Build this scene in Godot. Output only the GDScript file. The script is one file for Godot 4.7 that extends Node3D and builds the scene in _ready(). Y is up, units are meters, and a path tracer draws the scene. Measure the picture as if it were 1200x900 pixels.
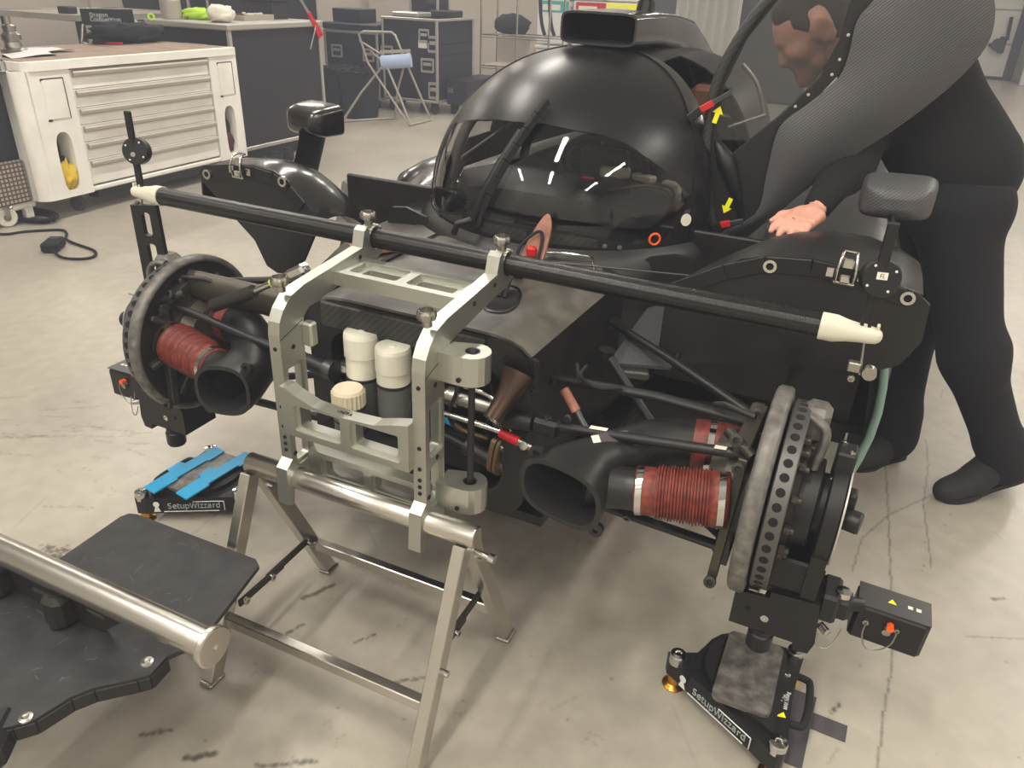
extends Node3D
# A racing car on setup pads in a workshop, its front end stripped; x to the car's left, y up, -z to the car's rear, metres.

var M := {}
var CT := Transform3D()
var rng := RandomNumberGenerator.new()
var noise_a := FastNoiseLite.new()


func _ready():
	rng.seed = 11
	# ---------- camera, sky, lights, exposure ----------
	var cam := Camera3D.new()
	cam.name = "camera"
	cam.fov = 52.873
	cam.near = 0.05
	cam.basis = Basis(Vector3.UP, deg_to_rad(24.3)) * Basis(Vector3.RIGHT, deg_to_rad(-27.5)) * Basis(Vector3.BACK, deg_to_rad(2.1))
	cam.position = Vector3(0, 1.38, 0)
	add_child(cam)
	cam.current = true
	var we := WorldEnvironment.new()
	we.name = "world_environment"
	var env := Environment.new()
	env.background_mode = Environment.BG_COLOR
	env.background_color = Color(0.55, 0.58, 0.62)
	env.tonemap_mode = Environment.TONE_MAPPER_LINEAR
	env.tonemap_exposure = 2.3
	env.sdfgi_enabled = true
	env.ssao_enabled = true
	env.ssil_enabled = true
	env.fog_enabled = true
	env.fog_light_color = Color(0.78, 0.80, 0.86)
	env.fog_density = 0.018
	we.environment = env
	add_child(we)
	CT = Transform3D(Basis(Vector3.BACK, deg_to_rad(-0.6)), Vector3.ZERO)
	CT.origin = Vector3(-0.80, 0.55, 0) - CT.basis * Vector3(0, 0.55, 0)
	materials()
	lamps()
	room()
	race_car()
	setup_frame()
	trestle()
	setup_bar()
	gauges()
	hub_stands()
	pads()
	jack()
	mechanic()
	background()


func lamps():
	var n := 0
	for zz in [-15.0, -11.5, -8.4, -5.6, -3.0, 0.0, 2.4]:
		for xx in ([-7.2, -3.1, 2.5] if zz < -5.0 else ([-3.1, 2.5] if zz < -2.0 else [-3.1, -0.7, 2.5])):
			var o := thing("ceiling_lamp", "long white ceiling lamp hanging over the workshop, out of sight above", "lamp", Vector3(xx, 4.0, zz), 0.0, "ceiling lamps")
			var h := mb()
			bbox(h, Vector3(0, 0.06, 0), Vector3(0.24, 0.07, 1.6), 0.01)
			obj("housing", h, M.white, o)
			var d := mb()
			bbox(d, Vector3(0, 0.015, 0), Vector3(0.20, 0.02, 1.5), 0.004)
			obj("diffuser", d, M.lamp, o)
			var w := mb()
			for s in [-0.6, 0.6]:
				tube(w, [Vector3(0, 0.09, s), Vector3(0, 0.28, s)], 0.004, 6)
			obj("hanger", w, M.steel, o)
			var l := AreaLight3D.new()
			l.name = "lamp_light"
			l.area_size = Vector2(0.2, 1.5)
			l.light_energy = 2.7
			l.light_color = Color(1.0, 0.972, 0.93)
			l.shadow_enabled = true
			l.set("area_range", 30.0)
			l.rotation = Vector3(-PI / 2, 0, 0)
			l.position = Vector3(0, 0.0, 0)
			o.add_child(l)
			n += 1


# ---------- helpers ----------
func mb() -> SurfaceTool:
	var st := SurfaceTool.new()
	st.begin(Mesh.PRIMITIVE_TRIANGLES)
	return st


func numbered(called: String, parent: Node = self) -> String:
	if not parent.has_node(called):
		return called
	var i := 1
	while parent.has_node("%s_%03d" % [called, i]):
		i += 1
	return "%s_%03d" % [called, i]


func obj(called: String, st: SurfaceTool, m: Material, parent: Node = self, at := Transform3D()) -> MeshInstance3D:
	st.generate_normals()
	var o := MeshInstance3D.new()
	o.name = numbered(called, parent)
	o.mesh = st.commit()
	o.mesh.surface_set_material(0, m)
	o.transform = at
	parent.add_child(o, true)
	return o


# one node for each separate piece of a mesh
func objs(called: String, st: SurfaceTool, m: Material, parent: Node = self) -> MeshInstance3D:
	st.generate_normals()
	var arr := st.commit_to_arrays()
	var v: PackedVector3Array = arr[Mesh.ARRAY_VERTEX]
	var nn: PackedVector3Array = arr[Mesh.ARRAY_NORMAL]
	var ix: PackedInt32Array = arr[Mesh.ARRAY_INDEX] if arr[Mesh.ARRAY_INDEX] != null else PackedInt32Array(range(v.size()))
	var ids := {}
	var root := PackedInt32Array()
	var own := PackedInt32Array()
	for q in v:
		var k := Vector3i((q * 20000.0).round())
		if not ids.has(k):
			ids[k] = root.size()
			root.append(root.size())
		own.append(ids[k])
	for i in range(0, ix.size(), 3):
		for e in [1, 2]:
			var a := own[ix[i]]
			var b := own[ix[i + e]]
			while root[a] != a:
				a = root[a]
			while root[b] != b:
				b = root[b]
			root[maxi(a, b)] = mini(a, b)
	var groups := {}
	for i in range(0, ix.size(), 3):
		var a := own[ix[i]]
		while root[a] != a:
			a = root[a]
		if not groups.has(a):
			groups[a] = mb()
		for e in 3:
			groups[a].set_normal(nn[ix[i + e]])
			groups[a].add_vertex(v[ix[i + e]])
	var first: MeshInstance3D
	for g in groups:
		var o := MeshInstance3D.new()
		o.name = numbered(called, parent)
		o.mesh = groups[g].commit()
		o.mesh.surface_set_material(0, m)
		parent.add_child(o, true)
		first = first if first else o
	return first


func again(o: MeshInstance3D, parent: Node, at: Transform3D, m: Material = null) -> MeshInstance3D:
	var r := MeshInstance3D.new()
	r.name = numbered(String(o.name).rstrip("0123456789").rstrip("_"), parent)
	r.mesh = o.mesh
	r.transform = at
	if m:
		r.material_override = m
	parent.add_child(r, true)
	return r


func thing(called: String, label: String, category: String, at := Vector3.ZERO, turn := 0.0, group := "") -> Node3D:
	var o := Node3D.new()
	o.name = numbered(called)
	o.position = at
	o.rotation.y = turn
	add_child(o)
	tag(o, label, category, group)
	return o


func car_thing(called: String, label: String, category: String, at := Vector3.ZERO, group := "") -> Node3D:
	var o := thing(called, label, category, Vector3.ZERO, 0.0, group)
	o.transform = CT * Transform3D(Basis(), at)
	return o


func tag(o: Node, label: String, category: String, group := "") -> Node:
	o.set_meta("label", label)
	o.set_meta("category", category)
	if group != "":
		o.set_meta("group", group)
	return o


func struct(called: String, st: SurfaceTool, m: Material, label := "") -> MeshInstance3D:
	var o := obj(called, st, m)
	o.set_meta("kind", "structure")
	if label != "":
		o.set_meta("label", label)
	return o


func put(st: SurfaceTool, t: PackedVector3Array, g: PackedInt32Array):
	var c := Vector3.ZERO
	for p in t:
		c += p
	c /= maxi(t.size(), 1)
	var v := 0.0
	for i in range(0, t.size(), 3):
		v += (t[i] - c).dot((t[i + 1] - c).cross(t[i + 2] - c))
	var flip := v > 0.0
	for i in range(0, t.size(), 3):
		st.set_smooth_group(g[i / 3])
		st.add_vertex(t[i])
		if flip:
			st.add_vertex(t[i + 2])
			st.add_vertex(t[i + 1])
		else:
			st.add_vertex(t[i + 1])
			st.add_vertex(t[i + 2])


# chamfered box: centre, size, chamfer, orientation
func bbox(st: SurfaceTool, c: Vector3, s: Vector3, b := 0.003, bas := Basis()):
	var h := s / 2.0
	b = minf(b, minf(h.x, minf(h.y, h.z)) * 0.49)
	var t := PackedVector3Array()
	var g := PackedInt32Array()
	var corner := func(sx, sy, sz, k) -> Vector3:
		var p := Vector3(sx * (h.x - b), sy * (h.y - b), sz * (h.z - b))
		p[k] = [sx, sy, sz][k] * h[k]
		return c + bas * p
	for k in 3:
		var u := (k + 1) % 3
		var w := (k + 2) % 3
		for s1 in [-1, 1]:
			var q := []
			for e in [[-1, -1], [1, -1], [1, 1], [-1, 1]]:
				var sg := [0, 0, 0]
				sg[k] = s1
				sg[u] = e[0] * s1
				sg[w] = e[1]
				q.append(corner.call(sg[0], sg[1], sg[2], k))
			t.append_array([q[0], q[2], q[1], q[0], q[3], q[2]])
			g.append_array([-1, -1])
			# edges between face u and face w along axis k
		for s1 in [-1, 1]:
			for s2 in [-1, 1]:
				var q := []
				for e in [[-1, u], [1, u], [1, w], [-1, w]]:
					var sg := [0, 0, 0]
					sg[k] = e[0]
					sg[u] = s1
					sg[w] = s2
					q.append(corner.call(sg[0], sg[1], sg[2], e[1]))
				if s1 * s2 > 0:
					t.append_array([q[0], q[2], q[1], q[0], q[3], q[2]])
				else:
					t.append_array([q[0], q[1], q[2], q[0], q[2], q[3]])
				g.append_array([-1, -1])
	for sx in [-1, 1]:
		for sy in [-1, 1]:
			for sz in [-1, 1]:
				var q := [corner.call(sx, sy, sz, 0), corner.call(sx, sy, sz, 1), corner.call(sx, sy, sz, 2)]
				if sx * sy * sz > 0:
					t.append_array([q[0], q[2], q[1]])
				else:
					t.append_array([q[0], q[1], q[2]])
				g.append(-1)
	put(st, t, g)


# box between two points with a rectangular section (w across, h along the second axis)
func bar(st: SurfaceTool, a: Vector3, b: Vector3, w: float, h: float, up := Vector3.UP, bev := 0.002):
	var z := (b - a).normalized()
	if absf(z.dot(up)) > 0.98:
		up = Vector3.BACK
	var x := up.cross(z).normalized()
	bbox(st, (a + b) / 2.0, Vector3(w, h, a.distance_to(b)), bev, Basis(x, z.cross(x), z))


# rings of equal size joined by smooth skin, ends closed flat if asked
func loft(st: SurfaceTool, rings: Array, cap0 := true, cap1 := true, smooth := 1, wrap := true):
	var t := PackedVector3Array()
	var g := PackedInt32Array()
	var n: int = rings[0].size()
	for i in rings.size() - 1:
		for j in (n if wrap else n - 1):
			var a: Vector3 = rings[i][j]
			var b: Vector3 = rings[i][(j + 1) % n]
			var c: Vector3 = rings[i + 1][(j + 1) % n]
			var d: Vector3 = rings[i + 1][j]
			t.append_array([a, b, c, a, c, d])
			g.append_array([smooth, smooth])
	for e in [[cap0, 0], [cap1, rings.size() - 1]]:
		if e[0]:
			var r = rings[e[1]]
			var m := Vector3.ZERO
			for p in r:
				m += p
			m /= n
			for j in n:
				if e[1] == 0:
					t.append_array([m, r[(j + 1) % n], r[j]])
				else:
					t.append_array([m, r[j], r[(j + 1) % n]])
				g.append(-1)
	put(st, t, g)


func se(n: int, rx: float, ry: float, e := 2.0) -> PackedVector2Array:
	var r := PackedVector2Array()
	for i in n:
		var a := TAU * i / n
		r.append(Vector2(rx * signf(cos(a)) * pow(absf(cos(a)), 2.0 / e), ry * signf(sin(a)) * pow(absf(sin(a)), 2.0 / e)))
	return r


func at_frame(r2: PackedVector2Array, c: Vector3, x: Vector3, y: Vector3) -> PackedVector3Array:
	var r := PackedVector3Array()
	for p in r2:
		r.append(c + x * p.x + y * p.y)
	return r


# round tube along points; r one radius or one per point
func tube(st: SurfaceTool, pts: Array, r, sides := 10, caps := true, flat := 1.0):
	var rings := []
	var x := Vector3.ZERO
	for i in pts.size():
		var d: Vector3 = (pts[mini(i + 1, pts.size() - 1)] - pts[maxi(i - 1, 0)]).normalized()
		if x == Vector3.ZERO:
			x = (Vector3.UP if absf(d.y) < 0.9 else Vector3.BACK).cross(d).normalized()
		x = (x - d * x.dot(d)).normalized()
		var rr: float = r[i] if r is Array else r
		rings.append(at_frame(se(sides, rr, rr * flat), pts[i], x, d.cross(x)))
	loft(st, rings, caps, caps)


func curve(pts: Array, per := 6) -> Array:
	var out := []
	for i in pts.size() - 1:
		var a: Vector3 = pts[maxi(i - 1, 0)]
		var b: Vector3 = pts[i]
		var c: Vector3 = pts[i + 1]
		var d: Vector3 = pts[mini(i + 2, pts.size() - 1)]
		for k in per:
			out.append(b.cubic_interpolate(c, a, d, float(k) / per))
	out.append(pts[-1])
	return out


# turned shape: profile of (radius, height) about the y axis of a transform
func lathe(st: SurfaceTool, prof: Array, at := Transform3D(), seg := 20, hard := true):
	var t := PackedVector3Array()
	var g := PackedInt32Array()
	for i in prof.size() - 1:
		for j in seg:
			var a0 := TAU * j / seg
			var a1 := TAU * (j + 1) / seg
			var p: Vector2 = prof[i]
			var q: Vector2 = prof[i + 1]
			var v := []
			for e in [[p, a0], [p, a1], [q, a1], [q, a0]]:
				v.append(at * Vector3(e[0].x * cos(e[1]), e[0].y, e[0].x * sin(e[1])))
			if p.x > 1e-6:
				t.append_array([v[0], v[1], v[2]])
				g.append(i + 1 if hard else 1)
			if q.x > 1e-6:
				t.append_array([v[0], v[2], v[3]])
				g.append(i + 1 if hard else 1)
	put(st, t, g)


func axis(o: Vector3, dir: Vector3) -> Transform3D:   # a transform whose y axis points along dir
	var y := dir.normalized()
	var x := (Vector3.BACK if absf(y.z) < 0.9 else Vector3.RIGHT).cross(y).normalized()
	return Transform3D(Basis(x, y, x.cross(y)), o)


func holed(outer: PackedVector2Array, holes: Array) -> PackedVector2Array:
	var p := outer.duplicate()
	if Geometry2D.is_polygon_clockwise(p):
		p.reverse()
	var todo := holes.duplicate()
	while todo.size():
		var best := [1e9, 0, 0, 0]
		for h in todo.size():
			for j in todo[h].size():
				for i in p.size():
					var d: float = p[i].distance_squared_to(todo[h][j])
					if d < best[0]:
						best = [d, h, j, i]
		var hole: PackedVector2Array = todo[best[1]].duplicate()
		var j: int = best[2]
		if not Geometry2D.is_polygon_clockwise(hole):
			hole.reverse()
			j = hole.size() - 1 - j
		var q := p.slice(0, best[3] + 1)
		for k in hole.size() + 1:
			q.append(hole[(j + k) % hole.size()])
		q.append_array(p.slice(best[3]))
		p = q
		todo.remove_at(best[1])
	return p


func ears(p: PackedVector2Array) -> PackedInt32Array:   # ear clipping that bears the doubled edges of holed()
	var idx := range(p.size())
	var out := PackedInt32Array()
	var guard := 0
	while idx.size() > 3 and guard < 5000:
		var cut := false
		for i in idx.size():
			guard += 1
			var a: int = idx[(i - 1 + idx.size()) % idx.size()]
			var b: int = idx[i]
			var c: int = idx[(i + 1) % idx.size()]
			var cr := (p[b] - p[a]).cross(p[c] - p[b])
			if cr <= 1e-12:
				continue
			var clear := true
			for k in idx:
				var v: Vector2 = p[k]
				if k == a or k == b or k == c or v.is_equal_approx(p[a]) or v.is_equal_approx(p[b]) or v.is_equal_approx(p[c]):
					continue
				if (p[b] - p[a]).cross(v - p[a]) >= 0 and (p[c] - p[b]).cross(v - p[b]) >= 0 and (p[a] - p[c]).cross(v - p[c]) >= 0:
					clear = false
					break
			if clear:
				out.append_array([a, b, c])
				idx.remove_at(i)
				cut = true
				break
		if not cut:
			for i in idx.size():
				var a2: int = idx[(i - 1 + idx.size()) % idx.size()]
				var c2: int = idx[(i + 1) % idx.size()]
				if absf((p[idx[i]] - p[a2]).cross(p[c2] - p[idx[i]])) <= 1e-10:
					idx.remove_at(i)
					cut = true
					break
			if not cut:
				break
	if idx.size() == 3:
		out.append_array([idx[0], idx[1], idx[2]])
	return out


# a flat outline (with holes) pushed along the z axis of a transform from z0 to z1
func prism(st: SurfaceTool, outer: Array, z0: float, z1: float, at := Transform3D(), holes := [], round_sides := false):
	var o := PackedVector2Array(outer)
	var hs := []
	for h in holes:
		hs.append(PackedVector2Array(h))
	var p := holed(o, hs)
	var ix := ears(p)
	var t := PackedVector3Array()
	var g := PackedInt32Array()
	for i in range(0, ix.size(), 3):
		for e in [[z1, 0, 1, 2], [z0, 0, 2, 1]]:
			for k in 3:
				var v: Vector2 = p[ix[i + e[1 + k]]]
				t.append(at * Vector3(v.x, v.y, e[0]))
			g.append(-1)
	if Geometry2D.is_polygon_clockwise(o):
		o.reverse()
	var loops := [o]
	for h in hs:
		if not Geometry2D.is_polygon_clockwise(h):
			h.reverse()
		loops.append(h)
	for l in loops:
		for i in l.size():
			var a: Vector2 = l[i]
			var b: Vector2 = l[(i + 1) % l.size()]
			var q := [at * Vector3(a.x, a.y, z0), at * Vector3(b.x, b.y, z0), at * Vector3(b.x, b.y, z1), at * Vector3(a.x, a.y, z1)]
			t.append_array([q[0], q[1], q[2], q[0], q[2], q[3]])
			var sg := 2 if round_sides else -1
			g.append_array([sg, sg])
	put(st, t, g)


func rect(x0: float, y0: float, x1: float, y1: float, r := 0.0, n := 4) -> Array:
	if r <= 0.0:
		return [Vector2(x0, y0), Vector2(x1, y0), Vector2(x1, y1), Vector2(x0, y1)]
	var out := []
	var cs := [[x1 - r, y0 + r, -90.0], [x1 - r, y1 - r, 0.0], [x0 + r, y1 - r, 90.0], [x0 + r, y0 + r, 180.0]]
	for c in cs:
		for i in n + 1:
			var a: float = deg_to_rad(c[2] + 90.0 * i / n)
			out.append(Vector2(c[0] + r * cos(a), c[1] + r * sin(a)))
	return out


func disc2(c: Vector2, r: float, n := 16) -> Array:
	var out := []
	for i in n:
		out.append(c + Vector2(r, 0).rotated(TAU * i / n))
	return out


func soft(pts: Array, per := 4) -> Array:   # closed outline through points, smoothed
	var out := []
	var n := pts.size()
	for i in n:
		for k in per:
			out.append(pts[i].cubic_interpolate(pts[(i + 1) % n], pts[(i - 1 + n) % n], pts[(i + 2) % n], float(k) / per))
	return out


# a skin of given thickness over rows of points
func sheet(st: SurfaceTool, rows: Array, thick := 0.006, smooth := 1):
	var m := rows.size()
	var n: int = rows[0].size()
	var back := []
	for i in m:
		var r := []
		for j in n:
			var du: Vector3 = rows[mini(i + 1, m - 1)][j] - rows[maxi(i - 1, 0)][j]
			var dv: Vector3 = rows[i][mini(j + 1, n - 1)] - rows[i][maxi(j - 1, 0)]
			r.append(rows[i][j] - du.cross(dv).normalized() * thick)
		back.append(r)
	var t := PackedVector3Array()
	var g := PackedInt32Array()
	for i in m - 1:
		for j in n - 1:
			t.append_array([rows[i][j], rows[i][j + 1], rows[i + 1][j + 1], rows[i][j], rows[i + 1][j + 1], rows[i + 1][j]])
			t.append_array([back[i][j], back[i + 1][j + 1], back[i][j + 1], back[i][j], back[i + 1][j], back[i + 1][j + 1]])
			g.append_array([smooth, smooth, smooth + 1, smooth + 1])
	for i in m - 1:
		for j in [0, n - 1]:
			var q := [rows[i][j], rows[i + 1][j], back[i + 1][j], back[i][j]]
			if j == 0:
				t.append_array([q[0], q[1], q[2], q[0], q[2], q[3]])
			else:
				t.append_array([q[0], q[2], q[1], q[0], q[3], q[2]])
			g.append_array([-1, -1])
	for j in n - 1:
		for i in [0, m - 1]:
			var q := [rows[i][j], rows[i][j + 1], back[i][j + 1], back[i][j]]
			if i == 0:
				t.append_array([q[0], q[2], q[1], q[0], q[3], q[2]])
			else:
				t.append_array([q[0], q[1], q[2], q[0], q[2], q[3]])
			g.append_array([-1, -1])
	put(st, t, g)


func bolt(st: SurfaceTool, at: Vector3, dir: Vector3, r := 0.006, h := 0.005):
	lathe(st, [Vector2(0, h * 0.3), Vector2(r * 0.5, h * 0.3), Vector2(r * 0.5, h), Vector2(r, h * 0.9), Vector2(r, 0), Vector2(0, 0)], axis(at, dir), 10)


func text(called: String, words: String, size: float, m: Material, parent: Node, at: Transform3D, depth := 0.001, font := "Droid Sans") -> MeshInstance3D:
	var tm := TextMesh.new()
	var sf := SystemFont.new()
	sf.font_names = PackedStringArray([font])
	tm.font = sf
	tm.text = words
	tm.font_size = 32
	tm.pixel_size = size / 32.0
	tm.depth = depth
	tm.material = m
	var o := MeshInstance3D.new()
	o.name = numbered(called, parent)
	o.mesh = tm
	o.transform = at
	parent.add_child(o, true)
	return o


func mat(key: String, c: Color, rough := 0.5, metal := 0.0, spec := 0.5) -> StandardMaterial3D:
	var m := StandardMaterial3D.new()
	m.resource_name = key
	m.albedo_color = c
	m.roughness = rough
	m.metallic = metal
	m.metallic_specular = spec
	M[key] = m
	return m


func pic(w: int, h: int, f: Callable) -> ImageTexture:
	var data := PackedByteArray()
	data.resize(w * h * 3)
	for y in h:
		for x in w:
			var c: Color = f.call(x, y)
			var i := (y * w + x) * 3
			data[i] = int(clampf(c.r, 0, 1) * 255)
			data[i + 1] = int(clampf(c.g, 0, 1) * 255)
			data[i + 2] = int(clampf(c.b, 0, 1) * 255)
	return ImageTexture.create_from_image(Image.create_from_data(w, h, false, Image.FORMAT_RGB8, data))


func tri(m: StandardMaterial3D, scale: float, world := false):
	m.uv1_triplanar = true
	m.uv1_world_triplanar = world
	m.uv1_scale = Vector3.ONE * scale
	m.uv1_triplanar_sharpness = 6.0


func blot(size: int, freq: float, seed_: int, lo: Color, hi: Color, octaves := 4) -> ImageTexture:   # cloudy two-tone texture
	var n := FastNoiseLite.new()
	n.seed = seed_
	n.frequency = freq
	n.fractal_octaves = octaves
	var im := n.get_seamless_image(size, size)
	var d := im.get_data()
	return pic(size, size, func(x, y): return lo.lerp(hi, d[y * size + x] / 255.0))


func materials():
	mat("white", Color(0.85, 0.84, 0.80), 0.45)
	var lm := mat("lamp", Color(1, 1, 1), 0.5)
	lm.emission_enabled = true
	lm.emission = Color(1.0, 0.97, 0.92)
	lm.emission_energy_multiplier = 5.0
	mat("steel", Color(0.66, 0.65, 0.62), 0.32, 1.0)
	var smear := blot(256, 0.02, 3, Color(0.55, 0.55, 0.55), Color(1, 1, 1))
	var st := mat("stainless", Color(0.78, 0.765, 0.735), 0.27, 1.0)
	mat("chrome", Color(0.80, 0.80, 0.78), 0.12, 1.0)
	var al := mat("aluminium", Color(0.73, 0.735, 0.70), 0.40, 0.96)
	mat("aluminium_pocket", Color(0.78, 0.79, 0.72), 0.36, 0.8)
	mat("brass", Color(0.80, 0.58, 0.22), 0.3, 1.0)
	mat("gold", Color(0.90, 0.72, 0.36), 0.2, 1.0)
	mat("anodised", Color(0.085, 0.085, 0.088), 0.42, 0.15)
	mat("anodised_edge", Color(0.30, 0.30, 0.30), 0.35, 0.7)
	mat("black", Color(0.06, 0.06, 0.062), 0.5)
	mat("rubber", Color(0.06, 0.06, 0.062), 0.8)
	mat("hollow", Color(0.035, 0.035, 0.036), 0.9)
	var body := mat("body_black", Color(0.09, 0.087, 0.083), 0.55, 0.0, 0.5)
	body.roughness_texture = smear
	tri(body, 1.3)
	mat("roof_black", Color(0.16, 0.16, 0.165), 0.33, 0.6, 0.6)
	var gl := mat("body_gloss", Color(0.085, 0.08, 0.078), 0.22)
	gl.clearcoat_enabled = true
	gl.clearcoat = 0.5
	gl.clearcoat_roughness = 0.12
	var dusty := mat("dusty_nose", Color(1, 1, 1), 0.42)
	dusty.albedo_texture = blot(512, 0.012, 5, Color(0.20, 0.195, 0.18), Color(0.44, 0.425, 0.39))
	tri(dusty, 1.1)
	# carbon weave, two-by-two twill
	var weave := pic(64, 64, func(x, y):
		var cx := int(x) / 8
		var cy := int(y) / 8
		var warp := (cx + cy) % 4 < 2
		var k := 0.5 + 0.5 * sin((x if warp else y) * TAU / 8.0)
		var v := (0.10 if warp else 0.055) + 0.05 * k
		return Color(v, v, v * 0.98))
	var cf := mat("carbon", Color(1.25, 1.25, 1.22), 0.34)
	cf.albedo_texture = weave
	cf.clearcoat_enabled = true
	cf.clearcoat = 0.4
	cf.clearcoat_roughness = 0.2
	tri(cf, 24.0)
	var cfd := mat("carbon_dull", Color(1.5, 1.5, 1.48), 0.55)
	cfd.albedo_texture = weave
	tri(cfd, 30.0)
	# ribbed fabric-faced carbon of the door and the small splitter: fine parallel ribs
	var ribs := pic(64, 64, func(x, y):
		var v := 0.17 + 0.035 * sin((x + y) * TAU / 16.0)
		return Color(v, v, v))
	var rb := mat("carbon_ribbed", Color(1.55, 1.55, 1.58), 0.45)
	rb.albedo_texture = ribs
	rb.heightmap_enabled = true
	rb.heightmap_texture = ribs
	rb.heightmap_scale = 0.6
	tri(rb, 28.0)
	mat("duct_carbon", Color(0.10, 0.10, 0.097), 0.40)
	mat("dish_dark", Color(0.21, 0.205, 0.195), 0.5, 0.2)
	var sil := mat("red_silicone", Color(0.56, 0.23, 0.17), 0.5)
	sil.albedo_texture = blot(128, 0.04, 8, Color(0.55, 0.55, 0.55), Color(1, 1, 1))
	tri(sil, 8.0)
	mat("red", Color(0.75, 0.07, 0.09), 0.45)
	mat("yellow", Color(0.97, 0.95, 0.05), 0.5)
	mat("orange", Color(0.95, 0.36, 0.07), 0.5)
	mat("titanium", Color(0.36, 0.29, 0.25), 0.38, 0.85)
	mat("bronze", Color(0.42, 0.35, 0.24), 0.5, 0.6)
	var ir := mat("cast_grey", Color(1, 1, 1), 0.48, 0.25)
	ir.albedo_texture = blot(256, 0.03, 9, Color(0.30, 0.29, 0.275), Color(0.52, 0.51, 0.485))
	tri(ir, 4.0)
	mat("disc_steel", Color(0.38, 0.38, 0.37), 0.45, 0.7)
	mat("upright_grey", Color(0.30, 0.285, 0.25), 0.45, 0.6)
	var cp := mat("copper_film", Color(1, 1, 1), 0.6, 0.0)
	cp.albedo_texture = blot(128, 0.03, 21, Color(0.44, 0.26, 0.20), Color(0.68, 0.47, 0.38))
	tri(cp, 5.0)
	var pl := mat("bottle_plastic", Color(0.86, 0.85, 0.79), 0.4)
	pl.subsurf_scatter_enabled = true
	pl.subsurf_scatter_strength = 0.1
	mat("fluid_grey", Color(0.36, 0.37, 0.36), 0.35)
	mat("cap_cream", Color(0.85, 0.81, 0.71), 0.5)
	var sc := mat("bar_carbon", Color(1, 1, 1), 0.28)
	var spiral := pic(64, 64, func(x, y):
		var v := 0.055 + 0.035 * sin((x * 2 + y) * TAU / 16.0) * sin((x * 2 - y) * TAU / 16.0)
		return Color(v, v, v))
	sc.albedo_texture = spiral
	sc.heightmap_enabled = true
	sc.heightmap_texture = spiral
	sc.heightmap_scale = 1.2
	tri(sc, 16.0)
	mat("tip_white", Color(0.80, 0.79, 0.72), 0.5)
	mat("label_white", Color(0.88, 0.86, 0.80), 0.6)
	mat("print_white", Color(0.86, 0.87, 0.85), 0.55)
	mat("print_grey", Color(0.62, 0.66, 0.66), 0.55)
	mat("ink", Color(0.05, 0.05, 0.05), 0.6)
	var gw := mat("windscreen_glass", Color(0.02, 0.022, 0.025, 0.14), 0.03)
	gw.transparency = BaseMaterial3D.TRANSPARENCY_ALPHA
	var gd := mat("door_glass", Color(0.06, 0.06, 0.06, 0.30), 0.03)
	gd.transparency = BaseMaterial3D.TRANSPARENCY_ALPHA
	var wp := mat("worn_plate", Color(1, 1, 1), 0.42, 0.35)
	wp.albedo_texture = blot(256, 0.02, 14, Color(0.30, 0.29, 0.28), Color(0.56, 0.54, 0.51))
	tri(wp, 5.0)
	mat("tape_blue", Color(0.15, 0.62, 0.82), 0.5)
	mat("tape_grey", Color(0.27, 0.255, 0.27), 0.75)
	var bd := mat("board_black", Color(1, 1, 1), 0.55)
	var deck_img := blot(512, 0.02, 17, Color(0.105, 0.105, 0.11), Color(0.185, 0.185, 0.19), 5).get_image()
	for i in 150:
		var p := Vector2(rng.randf() * 511, rng.randf() * 511)
		var d := Vector2.from_angle(rng.randf() * TAU)
		for k in rng.randi_range(1, 16):
			var q := p + d * k
			deck_img.set_pixel(posmod(int(q.x), 512), posmod(int(q.y), 512), Color(0.36, 0.36, 0.37))
	bd.albedo_texture = ImageTexture.create_from_image(deck_img)
	tri(bd, 1.5)
	mat("dark_iron", Color(0.20, 0.195, 0.18), 0.5, 0.5)
	# people
	var sk := mat("skin", Color(0.83, 0.61, 0.53), 0.5)
	sk.subsurf_scatter_enabled = true
	sk.subsurf_scatter_strength = 0.08
	mat("hair", Color(0.14, 0.11, 0.09), 0.8)
	mat("eye", Color(0.08, 0.06, 0.05), 0.2)
	var cl := mat("jumper", Color(0.14, 0.14, 0.142), 0.95, 0.0, 0.2)
	cl.rim_enabled = true
	cl.rim = 0.25
	var tr := mat("trousers", Color(0.15, 0.152, 0.16), 0.95, 0.0, 0.2)
	tr.rim_enabled = true
	tr.rim = 0.2
	mat("shoe", Color(0.13, 0.13, 0.135), 0.8)
	mat("shoe_sole", Color(0.12, 0.12, 0.12), 0.8)
	# workshop
	var ch := mat("chest_white", Color(1, 1, 1), 0.45)
	ch.albedo_texture = blot(256, 0.012, 19, Color(0.88, 0.865, 0.83), Color(0.96, 0.95, 0.92))
	tri(ch, 0.8)
	mat("grip_grey", Color(0.66, 0.63, 0.59), 0.42, 0.2)
	var wd := mat("wood", Color(1, 1, 1), 0.6)
	wd.albedo_texture = pic(256, 256, func(x, y):
		var v := noise_a.get_noise_2d(x * 0.6, y * 6.0) * 0.5 + 0.5
		return Color(0.46, 0.38, 0.31).lerp(Color(0.68, 0.60, 0.52), v))
	tri(wd, 1.2)
	var case_ := mat("case_black", Color(0.11, 0.115, 0.15), 0.5)
	case_.albedo_texture = blot(128, 0.02, 23, Color(0.8, 0.8, 0.8), Color(1, 1, 1))
	tri(case_, 1.0)
	mat("cabinet_dark", Color(0.12, 0.12, 0.13), 0.5)
	mat("alu_edge", Color(0.74, 0.73, 0.70), 0.4, 0.6)
	mat("glove_yellow", Color(0.82, 0.70, 0.20), 0.8)
	mat("hivis", Color(0.70, 0.86, 0.22), 0.8)
	mat("paper", Color(0.86, 0.85, 0.84), 0.7)
	mat("paper_blue", Color(0.66, 0.73, 0.84), 0.8)
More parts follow.
